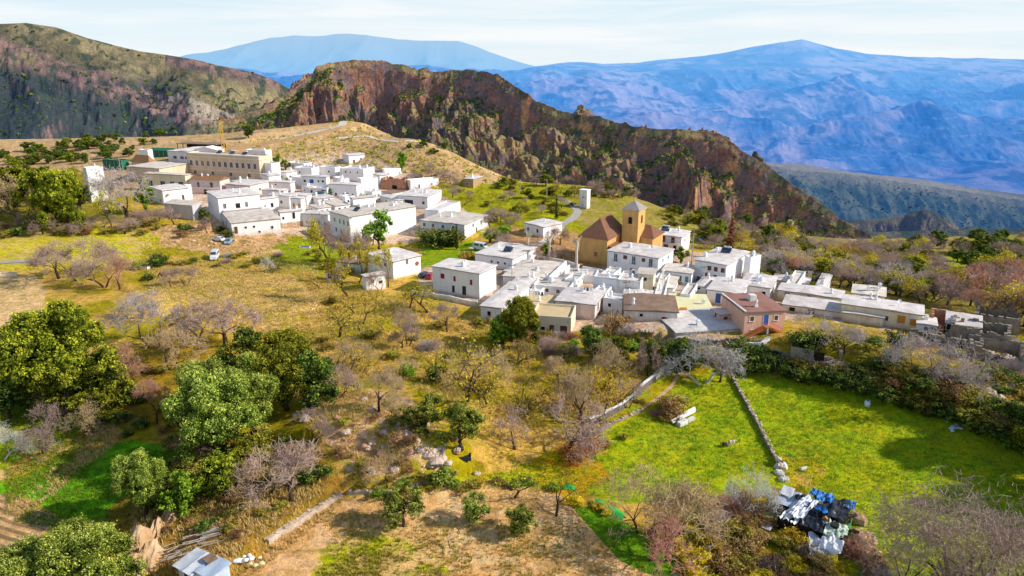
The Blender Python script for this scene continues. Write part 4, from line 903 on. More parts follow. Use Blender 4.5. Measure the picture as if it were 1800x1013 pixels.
    MB().add([(nx0-.2, ny0-.5, nH), (nx0+nL*.55+.5, ny0-.5, nH), (nx0+nL*.55+.5, ny0+nD+.5, nH), (nx0-.2, ny0+nD+.5, nH), (nx0-.2, ny0+nD/2, nH+3.0), (nx0+nL*.25, ny0+nD/2, nH+2.8)],
             [(0, 1, 5, 4), (2, 3, 4, 5), (1, 2, 5), (3, 0, 4), (3, 2, 1, 0)]).build('chapel_roof', M('tile'), o)
church()
# electricity tower, a tall white box on the knoll
def transformer():
    B = at(1031, 368); o = empty('transformer_tower', B, R(-38)); tag(o, 'narrow white transformer tower alone on the knoll above the church', 'tower')
    H = CAMZ+ray(1031, 336)[2]*B[1]/ray(1031, 336)[1]-B[2]
    MB().box(-3.4, 0, 0, 2.4, -1, H).build('wall', M('plaster_old'), o); MB().box(-3.55, .15, -.15, 2.55, H, H+.3).build('roof', M('white'), o)
    MB().box(-2.0, -1.5, -.04, 0, H*.6, H*.6+.5).build('vent', M('dark'), o); MB().box(-2.3, -1.3, -.05, 0, .1, 2.1).build('door', M('greywall'), o)
transformer()
# ruin of bare stone
def ruin(bx, by, L, D, H, yaw, label, seed, mat='redrock'):
    B = at(bx, by); o = empty('ruined_house', B, R(yaw)); tag(o, label, 'ruin'); rnd = random.Random(seed)
    def broken(n, p0, p1, th, nm):
        m = MB(); n_ = 18; hp = 1.0
        for k in range(n_):
            a, b = k/n_, (k+1)/n_; hp = min(1.05, max(.3, hp+rnd.gauss(0, .13))); h = H*hp; x0 = p0[0]+(p1[0]-p0[0])*a; y0 = p0[1]+(p1[1]-p0[1])*a; x1 = p0[0]+(p1[0]-p0[0])*b; y1 = p0[1]+(p1[1]-p0[1])*b
            if nm == 'x': m.box(x0, x1, y0, y0+th+rnd.uniform(0, .03), -1.5, h)
            else: m.box(x0-th-rnd.uniform(0, .03), x0, y0, y1, -1.5, h)
        m.build('stone_wall', M(mat), o)
    broken(0, (-L, 0), (0, 0), .6, 'x'); broken(0, (-L, D-.6), (0, D-.6), .6, 'x'); broken(0, (0, .61), (0, D-.61), .6, 'y'); broken(0, (-L+.6, .61), (-L+.6, D-.61), .6, 'y')
    MB().box(-L*.55, -L*.35, -.05, -.01, 0, 1.7).build('doorway', M('dark'), o)
ruin(713, 334, 11, 6, 4.2, -15, 'brown roofless stone ruin right of the upper houses', 1)
ruin(1395, 640, 7.5, 5, 2.6, -40, 'round cornered dry stone ruin left of the dark timber heap', 2, 'drystone')
ruin(1480, 640, 9, 4.5, 2.0, -20, 'low roofless stone pen full of fallen grey beams', 3, 'drystone')
ruin(1770, 620, 10, 7, 3.6, -35, 'large collapsed stone ruin with dark reddish interior at the right edge', 4, 'drystone')
ruin(1690, 592, 6, 5, 3.6, -30, 'roofless stone ruin with a red painted wall beside the end house', 5, 'redrock')
ruin(1790, 590, 8, 6, 3.2, -35, 'broken stone shell furthest right behind the collapsed ruins', 6, 'drystone')
ruin(1725, 625, 9, 5, 2.4, -32, 'low stone ruin with broken walls above the silver grey tree', 8, 'drystone')
ruin(1800, 650, 9, 7, 3.0, -30, 'stone ruin half overgrown below the furthest right shell', 9, 'drystone')
ruin(1660, 612, 6, 4, 1.8, -28, 'stone pen wall remains under the roofless red painted ruin', 10, 'drystone')
ruin(1135, 600, 7, 5, 2.6, -30, 'tumbledown stone shed at the foot of the lower village', 7, 'drystone')
# ================================================================ VEGETATION
def leaf_mat(name, dark, mid, light, trans=.15):
    mid = tuple(min(.95, c*1.18) for c in mid); light = tuple(min(.97, c*1.15) for c in light)
    m, nt, b = new_mat(name, .75, .15)
    a = N(nt, 'ShaderNodeAttribute', attribute_name='leafv'); oi = N(nt, 'ShaderNodeObjectInfo')
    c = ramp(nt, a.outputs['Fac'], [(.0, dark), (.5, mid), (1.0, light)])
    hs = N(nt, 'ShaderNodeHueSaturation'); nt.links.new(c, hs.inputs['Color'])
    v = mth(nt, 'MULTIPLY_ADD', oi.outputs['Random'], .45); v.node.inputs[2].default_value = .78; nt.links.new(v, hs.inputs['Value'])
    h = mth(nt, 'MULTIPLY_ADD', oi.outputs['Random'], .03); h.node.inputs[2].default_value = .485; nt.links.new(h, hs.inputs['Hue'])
    nt.links.new(hs.outputs['Color'], b.inputs['Base Color'])
    tr = N(nt, 'ShaderNodeBsdfTranslucent'); nt.links.new(hs.outputs['Color'], tr.inputs['Color'])
    ms = N(nt, 'ShaderNodeMixShader'); ms.inputs[0].default_value = trans
    nt.links.new(b.outputs[0], ms.inputs[1]); nt.links.new(tr.outputs[0], ms.inputs[2]); nt.links.new(ms.outputs[0], nt.nodes['Material Output'].inputs['Surface'])
    return m
LM_FAR = leaf_mat('distant_scrub_leaves', (.02, .05, .08), (.03, .075, .11), (.06, .12, .15), .0)  # bluish tones paint distance haze into the leaf colour
def bark_mat(name, c1, c2):
    m, nt, b = new_mat(name, .95, .05); oi = N(nt, 'ShaderNodeObjectInfo')
    c = mix(nt, nz(nt, 3, 5, .7), c1, c2)
    hs = N(nt, 'ShaderNodeHueSaturation'); v = mth(nt, 'MULTIPLY_ADD', oi.outputs['Random'], .4); v.node.inputs[2].default_value = .8
    nt.links.new(v, hs.inputs['Value']); nt.links.new(c, hs.inputs['Color']); nt.links.new(hs.outputs['Color'], b.inputs['Base Color']); return m
LM = {'oak': leaf_mat('oak_leaves', (.014, .022, .002), (.14, .165, .008), (.50, .47, .035)),
      'darkoak': leaf_mat('dark_oak_leaves', (.014, .028, .006), (.075, .12, .014), (.32, .38, .05)),
      'olive': leaf_mat('olive_leaves', (.014, .026, .002), (.155, .205, .018), (.60, .62, .12)),
      'almond': leaf_mat('almond_leaves', (.20, .17, .015), (.52, .44, .03), (.80, .68, .07), .35),
      'yellow': leaf_mat('yellow_leaves', (.30, .19, .01), (.70, .50, .02), (.92, .72, .06), .35),
      'green': leaf_mat('fresh_green_leaves', (.025, .07, .004), (.15, .27, .012), (.42, .60, .05)),
      'orange': leaf_mat('autumn_leaves', (.34, .10, .01), (.68, .25, .03), (.92, .44, .09), .3),
      'brown': leaf_mat('dry_bramble_leaves', (.12, .06, .02), (.36, .20, .07), (.62, .40, .18), .2),
      'rust': leaf_mat('rust_needles', (.10, .03, .01), (.26, .09, .035), (.42, .17, .07)),
      'scrub': leaf_mat('scrub_leaves', (.08, .065, .008), (.32, .27, .03), (.58, .48, .08), .2),
      'straw': leaf_mat('straw_blades', (.40, .26, .07), (.72, .52, .18), (.95, .75, .35), .3),
      'grass': leaf_mat('grass_blades', (.14, .25, .01), (.36, .50, .02), (.62, .70, .05), .3)}
BM = {'bark': bark_mat('dark_bark', (.10, .065, .04), (.045, .03, .022)), 'grey': bark_mat('grey_twig_bark', (.60, .51, .49), (.36, .29, .27)),
      'mauve': bark_mat('mauve_twig_bark', (.54, .38, .32), (.30, .21, .17)), 'red': bark_mat('reddish_twig_bark', (.66, .36, .26), (.42, .20, .14)),
      'tanbark': bark_mat('tan_twig_bark', (.62, .45, .26), (.36, .25, .13)), 'pale': bark_mat('silvery_bark', (.62, .60, .58), (.42, .38, .36)),
      'cutwood': bark_mat('pollard_bark', (.62, .55, .45), (.42, .35, .28))}
def leaf_quads(P, Nrm, size, rs, jit=.9, asp=.6):
    n = len(P); d = Nrm+jit*rs.normal(size=(n, 3)); d /= np.linalg.norm(d, axis=1)[:, None]
    t = np.cross(d, rs.normal(size=(n, 3))); t /= np.maximum(1e-6, np.linalg.norm(t, axis=1))[:, None]; b = np.cross(d, t)
    s = (size*np.clip(rs.lognormal(-.22, .34, n), .35, 1.6))[:, None]
    V = np.stack([P-t*s*.5, P+b*s*.5*asp, P+t*s*.5, P-b*s*.5*asp], 1).reshape(-1, 3)
    return V, np.arange(4*n).reshape(n, 4)
def crown_mesh(name, mat, lobes, leaves, size, seed, clump=.55, hollow=.55, asp=.6, bias=.0):
    """lobes: (x,y,z,rx,ry,rz). Leaves sit in small clumps spread over and inside the lobes, with gaps between the clumps."""
    rs = np.random.RandomState(seed); P = []; Nn = []; Vv = []
    lob = np.array(lobes, float); wt = (lob[:, 3]*lob[:, 4]+lob[:, 3]*lob[:, 5]); wt /= wt.sum()
    ncl = max(8, int(leaves/34)); idx = rs.choice(len(lob), ncl, p=wt)
    d = rs.normal(size=(ncl, 3)); d[:, 2] += .25; d /= np.linalg.norm(d, axis=1)[:, None]
    rr = rs.uniform(hollow, 1.06, ncl)[:, None]
    C = lob[idx, :3]+d*lob[idx, 3:6]*rr
    cs = clump*rs.uniform(.4, 1.45, ncl); tone = rs.normal(0, .20, ncl)+(rr[:, 0]-.85)*.5
    per = rs.randint(18, 50, ncl)
    for k in range(ncl):
        n = per[k]; q = rs.normal(size=(n, 3)); q /= np.linalg.norm(q, axis=1)[:, None]; q *= rs.uniform(.35, 1, n)[:, None]**.6
        P.append(C[k]+q*cs[k]*np.array([1, 1, .75])); Nn.append(q*.6+d[k]*.5+np.array([0, 0, .35]))
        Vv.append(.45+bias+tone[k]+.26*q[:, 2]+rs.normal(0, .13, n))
    ni = int(leaves*.28); il = rs.choice(len(lob), ni, p=wt); q = rs.normal(size=(ni, 3)); q /= np.linalg.norm(q, axis=1)[:, None]   # inner leaves coloured near black, painting shade into the crown gaps
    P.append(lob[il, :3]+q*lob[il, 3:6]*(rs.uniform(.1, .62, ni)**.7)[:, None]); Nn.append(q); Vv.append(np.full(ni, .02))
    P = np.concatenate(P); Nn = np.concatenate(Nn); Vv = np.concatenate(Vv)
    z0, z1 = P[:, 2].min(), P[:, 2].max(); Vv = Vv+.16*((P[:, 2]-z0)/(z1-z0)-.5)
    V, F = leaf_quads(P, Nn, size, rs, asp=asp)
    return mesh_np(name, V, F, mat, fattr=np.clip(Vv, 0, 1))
def tubes_mesh(name, segs, mat, n=3):
    s = np.array(segs, float); p0, p1, r0, r1 = s[:, :3], s[:, 3:6], s[:, 6], s[:, 7]
    d = p1-p0; d /= np.maximum(1e-6, np.linalg.norm(d, axis=1))[:, None]
    a = np.cross(d, np.where(np.abs(d[:, 2:3]) < .9, [[0, 0, 1.]], [[1., 0, 0]])); a /= np.linalg.norm(a, axis=1)[:, None]; b = np.cross(d, a)
    V = []
    for k in range(n):
        t = 2*math.pi*k/n; o = a*math.cos(t)+b*math.sin(t); V += [p0+o*r0[:, None], p1+o*r1[:, None]]
    V = np.stack(V, 1).reshape(-1, 3); m = len(s); base = np.arange(m)[:, None]*2*n
    F = np.concatenate([base+np.array([[2*k, 2*((k+1) % n), 2*((k+1) % n)+1, 2*k+1]]) for k in range(n)])
    return mesh_np(name, V, F, mat, n > 4)
def branches(rnd, H, spread, levels, forks, r0, trunk=.25, up=.35, multi=1, wig=.18, lmul=.72, tw=.012, lean=0):
    """recursive limbs; returns (thick segments, twig segments, tips)"""
    thick = []; twigs = []; tips = []
    def grow(p, d, L, r, lv):
        nseg = 3 if lv < 2 else 2
        for k in range(nseg):
            d2 = (d+Vector((rnd.gauss(0, wig), rnd.gauss(0, wig), rnd.gauss(0, wig)+.04*up))).normalized()
            q = p+d2*(L/nseg); r2 = r*(.86 if lv else .9)
            (thick if lv < 2 else twigs).append((*p, *q, r, r2)); p, d, r = q, d2, r2
            if lv >= 2 and k == 0 and lv < levels and rnd.random() < .5:
                side = Vector((rnd.gauss(0, 1), rnd.gauss(0, 1), rnd.gauss(.2, .7))).normalized()
                grow(p, (d*.6+side*.8).normalized(), L*.6, r*.55, lv+1)
        if lv >= levels: tips.append(tuple(p)); return
        n = forks+rnd.choice([-1, 0, 0, 1])
        for k in range(max(2, n)):
            ang = 2*math.pi*(k+rnd.random()*.7)/max(2, n); o = d.orthogonal().normalized(); c = d.cross(o)
            side = o*math.cos(ang)+c*math.sin(ang)
            nd = (d*(1-spread*.5)+side*spread+Vector((0, 0, up*.5))).normalized()
            grow(p, nd, L*lmul*rnd.uniform(.75, 1.2), max(tw, r*rnd.uniform(.5, .68)), lv+1)
    for k in range(multi):
        a = 2*math.pi*k/multi+rnd.random(); m = 0 if multi == 1 else 1
        d = Vector((m*math.cos(a)*spread*.8+lean, m*math.sin(a)*spread*.8, 1)).normalized()
        grow(Vector((m*.15*math.cos(a), m*.15*math.sin(a), -.4)), d, H*trunk+.4, r0*(1 if multi == 1 else .7), 0)
    return thick, twigs, tips
PROTO = {}
def norm_fit(lobes): return lobes
def make_proto(kind, var):
    rnd = random.Random(var*131+sum(map(ord, kind))); sd = var*17+len(kind)
    if kind in ('oak', 'darkoak', 'olive', 'bigoak', 'bigolive', 'green'):     # height 1 unit = 8 m
        big = kind.startswith('big'); H = 8.0; R_ = 4.3; lobes = []
        nl = {'oak': 18, 'darkoak': 16, 'olive': 17, 'bigoak': 34, 'bigolive': 32, 'green': 11}[kind]
        for k in range(nl):
            a = rnd.uniform(0, 6.283); q = R_*math.sqrt(rnd.random())*.80; zz = (2.0+4.9*math.sqrt(max(0, 1-(q/R_/.86)**2)) if rnd.random() < .65 else rnd.uniform(1.6, 5))+rnd.uniform(-.5, .4)
            r = rnd.uniform(.8, 1.6)*(1 if not big else .72); lobes.append((q*math.cos(a), q*math.sin(a), max(r*.75, zz), r*.95, r*.95, r*.85))
        lobes.append((0, 0, 4.0, 2.0, 2.0, 2.0))
        thick, twigs, tips = branches(rnd, 6.0, .75, 3, 4, .38, .28, multi=1)
        mt = {'oak': 'oak', 'darkoak': 'darkoak', 'olive': 'olive', 'bigoak': 'oak', 'bigolive': 'olive', 'green': 'green'}[kind]
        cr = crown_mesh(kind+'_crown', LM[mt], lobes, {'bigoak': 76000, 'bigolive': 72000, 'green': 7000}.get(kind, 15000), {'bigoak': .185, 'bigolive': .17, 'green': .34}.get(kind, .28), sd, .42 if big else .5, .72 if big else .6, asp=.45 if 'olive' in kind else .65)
        return tubes_mesh(kind+'_trunk', thick+twigs[:60], BM['bark'], 6), cr, 'crown', 8.0
    if kind in ('bare', 'bigbare', 'redbare', 'palebare', 'greybare', 'tanbare'):    # 7 m
        lv = 6 if kind == 'bigbare' else 5
        bm = BM[{'bare': 'mauve', 'bigbare': 'mauve', 'redbare': 'red', 'palebare': 'pale', 'greybare': 'grey', 'tanbare': 'tanbark'}[kind]]
        multi = rnd.choice([1, 2, 3]) if kind != 'bigbare' else 4
        thick, twigs, tips = branches(rnd, 7.0, .62, lv, 3 if kind != 'bigbare' else 3, .20, .20, up=.35, multi=multi, lmul=.76, tw=.020 if kind != 'bigbare' else .011, wig=.16)
        rnd.shuffle(twigs)
        tx = []
        for t in tips:
            for _ in range(2 if kind != 'bigbare' else 3):
                d = Vector((rnd.gauss(0, .6), rnd.gauss(0, .6), rnd.gauss(.35, .5))).normalized()*rnd.uniform(.3, .75)
                tx.append((*t, t[0]+d[0], t[1]+d[1], t[2]+d[2], .019, .011) if kind != 'bigbare' else (*t, t[0]+d[0]*.6, t[1]+d[1]*.6, t[2]+d[2]*.6, .012, .007))
        lim = 5200 if kind == 'bigbare' else 2500
        tw = (twigs+tx)
        if len(tw) > lim: tw = rnd.sample(tw, lim)
        allp = np.array(tw)[:, 5]; top = np.percentile(allp, 98)
        return tubes_mesh(kind+'_trunk', thick, BM['bark'] if kind not in ('palebare',) else BM['pale'], 6), tubes_mesh(kind+'_twigs', tw, bm, 3), 'twigs', float(top)
    if kind in ('almond', 'yellowtree', 'poplar'):    # 5.5 m, sparse leaf over a twisted trunk
        sp = .75 if kind != 'poplar' else .22
        thick, twigs, tips = branches(rnd, 6.0, sp, 4, 3, .17, .26, up=.3 if kind != 'poplar' else .9, lmul=.74, tw=.016, wig=.24, lean=rnd.uniform(-.3, .3), multi=1)
        T = np.array(tips); rs = np.random.RandomState(sd); per = 7 if kind == 'almond' else 12
        P = np.repeat(T, per, 0)+rs.normal(0, .33, (len(T)*per, 3)); P = P[rs.rand(len(P)) < .8][:9000]
        V, F = leaf_quads(P, rs.normal(size=P.shape)*.4+np.array([0, 0, .4]), .17 if kind == 'almond' else .24, rs)
        top = float(np.percentile(P[:, 2], 97)); mt = {'almond': 'almond', 'yellowtree': 'yellow', 'poplar': 'almond'}[kind]
        tw = twigs if len(twigs) < 5000 else rnd.sample(twigs, 5000)
        trunk = tubes_mesh(kind+'_trunk', thick+tw, BM['bark'], 4)
        return trunk, mesh_np(kind+'_crown', V, F, LM[mt], fattr=np.clip(.5+rs.normal(0, .22, len(P)), 0, 1)), 'crown', top
    if kind in ('bush', 'brownbush', 'orangebush', 'darkbush', 'scrubbush', 'yellowbush'):   # 2.5 m
        lobes = []
        for k in range(7):
            a = rnd.uniform(0, 6.283); q = rnd.uniform(0, 1.3); r = rnd.uniform(.6, 1.0)
            lobes.append((q*math.cos(a), q*math.sin(a), rnd.uniform(.5, 1.5), r*1.15, r*1.15, r))
        mt = {'bush': 'green', 'brownbush': 'brown', 'orangebush': 'orange', 'darkbush': 'darkoak', 'scrubbush': 'scrub', 'yellowbush': 'yellow'}[kind]
        st = []
        for k in range(14):
            a = rnd.uniform(0, 6.283); L = rnd.uniform(1.3, 2.6); s_ = rnd.uniform(.2, .6)
            st.append((0, 0, -.2, math.cos(a)*s_*L, math.sin(a)*s_*L, L, .04, .015))
        return tubes_mesh(kind+'_stems', st, BM['tanbark'], 3), crown_mesh(kind+'_foliage', LM[mt], lobes, 3200, .20 if kind not in ('brownbush', 'orangebush') else .16, sd, .4, .3, asp=.5), 'foliage', 2.4
    if kind == 'twigbush':      # 2.5 m dome of fine bare shoots
        st = []
        for k in range(1100):
            a = rnd.uniform(0, 6.283); e = rnd.uniform(.25, 1.5); L = rnd.uniform(1.4, 2.6); b0 = rnd.uniform(0, .7)
            d = Vector((math.cos(a)*math.cos(e), math.sin(a)*math.cos(e), math.sin(e)))
            p = Vector((math.cos(a)*b0, math.sin(a)*b0, 0)); q = p+d*L*.55; d2 = (d+Vector((rnd.gauss(0, .25), rnd.gauss(0, .25), rnd.gauss(0, .2)))).normalized(); r = q+d2*L*.5
            st += [(*p, *q, .016, .012), (*q, *r, .012, .008)]
        return tubes_mesh('twigbush_base', st[:60], BM['tanbark'], 3), tubes_mesh('twigbush_shoots', st[60:], BM[('mauve', 'grey', 'red')[var % 3]], 3), 'shoots', 2.4
    if kind == 'cypress':
        lobes = [(0, 0, 1+k*.95, .75-.055*k, .75-.055*k, .8) for k in range(9)]
        return tubes_mesh('cypress_trunk', [(0, 0, -.4, 0, 0, 8, .14, .03)], BM['bark'], 6), crown_mesh('cypress_crown', LM['darkoak'], lobes, 5200, .22, sd, .3, .4), 'crown', 9.4
    if kind == 'redcypress':
        lobes = [(0, 0, 1+k*.95, .85-.065*k, .85-.065*k, .8) for k in range(9)]
        return tubes_mesh('conifer_trunk', [(0, 0, -.4, 0, 0, 8, .14, .03)], BM['bark'], 6), crown_mesh('conifer_crown', LM['rust'], lobes, 5200, .22, sd, .3, .4), 'crown', 9.4
    if kind == 'pollard':
        rnd2 = random.Random(sd); th = [(0, 0, -.4, .05, 0, 5.0, .36, .30), (.05, 0, 5, 0, .1, 6.2, .30, .34)]
        for k in range(9):
            a = rnd2.uniform(0, 6.28); p = (.1*math.cos(a), .1*math.sin(a), rnd2.uniform(5.2, 6.1)); q = (math.cos(a)*.9, math.sin(a)*.9, p[2]+rnd2.uniform(.5, 1.3)); th.append((*p, *q, .17, .11))
            th.append((*q, q[0]*1.15, q[1]*1.15, q[2]+.25, .15, .13))
        rs = np.random.RandomState(sd); P = np.array([t[3:6] for t in th[2:]]); P = np.repeat(P, 26, 0)+rs.normal(0, .28, (len(P)*26, 3))
        V, F = leaf_quads(P, rs.normal(size=P.shape), .13, rs)
        return tubes_mesh('pollard_trunk', th, BM['cutwood'], 8), mesh_np('pollard_shoots', V, F, LM['almond'], fattr=np.clip(.4+rs.normal(0, .2, len(P)), 0, 1)), 'shoots', 7.3
    if kind == 'agave':
        st = []; V = []; F = []
        for k in range(46):
            a = k*2.4; e = .15+1.25*(k/46.); L = 1.9-.5*k/46.
            d = np.array([math.cos(a)*math.cos(e), math.sin(a)*math.cos(e), math.sin(e)]); s_ = np.array([-math.sin(a), math.cos(a), 0])*.13; n = len(V)
            V += [d*.1-s_*.7, d*.1+s_*.7, d*L*.6+s_+np.array([0, 0, .05]), d*L*.6-s_+np.array([0, 0, .05]), d*L]; F += [(n, n+1, n+2, n+3), (n+3, n+2, n+4, n+4)]
        return tubes_mesh('agave_core', [(0, 0, -.2, 0, 0, .3, .2, .12)], BM['pale'], 6), mesh_np('agave_leaves', V, F, LM['olive'], fattr=np.full(len(F), .9)), 'leaves', 1.9
NAMES = {'oak': ('oak_tree', 'tree'), 'darkoak': ('oak_tree', 'tree'), 'bigoak': ('oak_tree', 'tree'), 'olive': ('olive_tree', 'tree'), 'bigolive': ('olive_tree', 'tree'), 'green': ('leafy_tree', 'tree'),
         'bare': ('bare_tree', 'tree'), 'bigbare': ('bare_tree', 'tree'), 'redbare': ('bare_tree', 'tree'), 'palebare': ('bare_tree', 'tree'), 'greybare': ('bare_tree', 'tree'), 'tanbare': ('bare_tree', 'tree'),
         'almond': ('almond_tree', 'tree'), 'yellowtree': ('yellow_tree', 'tree'), 'poplar': ('poplar_tree', 'tree'), 'cypress': ('cypress_tree', 'tree'), 'redcypress': ('conifer_tree', 'tree'), 'pollard': ('pollarded_tree', 'tree'),
         'bush': ('bush', 'bush'), 'brownbush': ('bramble_bush', 'bush'), 'orangebush': ('autumn_bush', 'bush'), 'darkbush': ('evergreen_bush', 'bush'), 'scrubbush': ('scrub_bush', 'bush'), 'yellowbush': ('yellow_bush', 'bush'), 'twigbush': ('leafless_bush', 'bush'), 'agave': ('agave_plant', 'plant')}
NVAR = {'bare': 5, 'almond': 5, 'olive': 3, 'oak': 3, 'darkoak': 3, 'bush': 3, 'darkbush': 3, 'scrubbush': 3, 'brownbush': 3, 'twigbush': 3, 'bigoak': 2, 'bigolive': 3, 'greybare': 3, 'tanbare': 3}
_cnt = [0]
def plant(kind, px, py, hpx, label=None, wide=1.0, group=None, var=None, xyz=None, hm=None, sink=.1):
    """one tree or bush: base point in the photograph, height in picture px (or hm metres)"""
    B = at(px, py) if xyz is None else xyz
    f = B[1]*CP-(B[2]-CAMZ)*SP
    h = hm if hm else hpx*f/F_PX/math.cos(PITCH)*1.02
    _cnt[0] += 1; v = (_cnt[0] if var is None else var) % NVAR.get(kind, 2)
    if (kind, v) not in PROTO: PROTO[kind, v] = make_proto(kind, v)
    tm, cm, part, H0 = PROTO[kind, v]
    rnd = random.Random(_cnt[0]*77); s = h/H0
    nm, cat = NAMES[kind]
    o = empty(nm, (B[0], B[1], B[2]-sink), rnd.uniform(0, 6.283)); o.scale = (s*wide, s*wide*rnd.uniform(.93, 1.07), s)
    t = link('stems' if cat == 'bush' else ('trunk' if cat == 'tree' else 'core'), tm, o); c = link(part, cm, o)
    tag(o, label, cat, group)
    return o
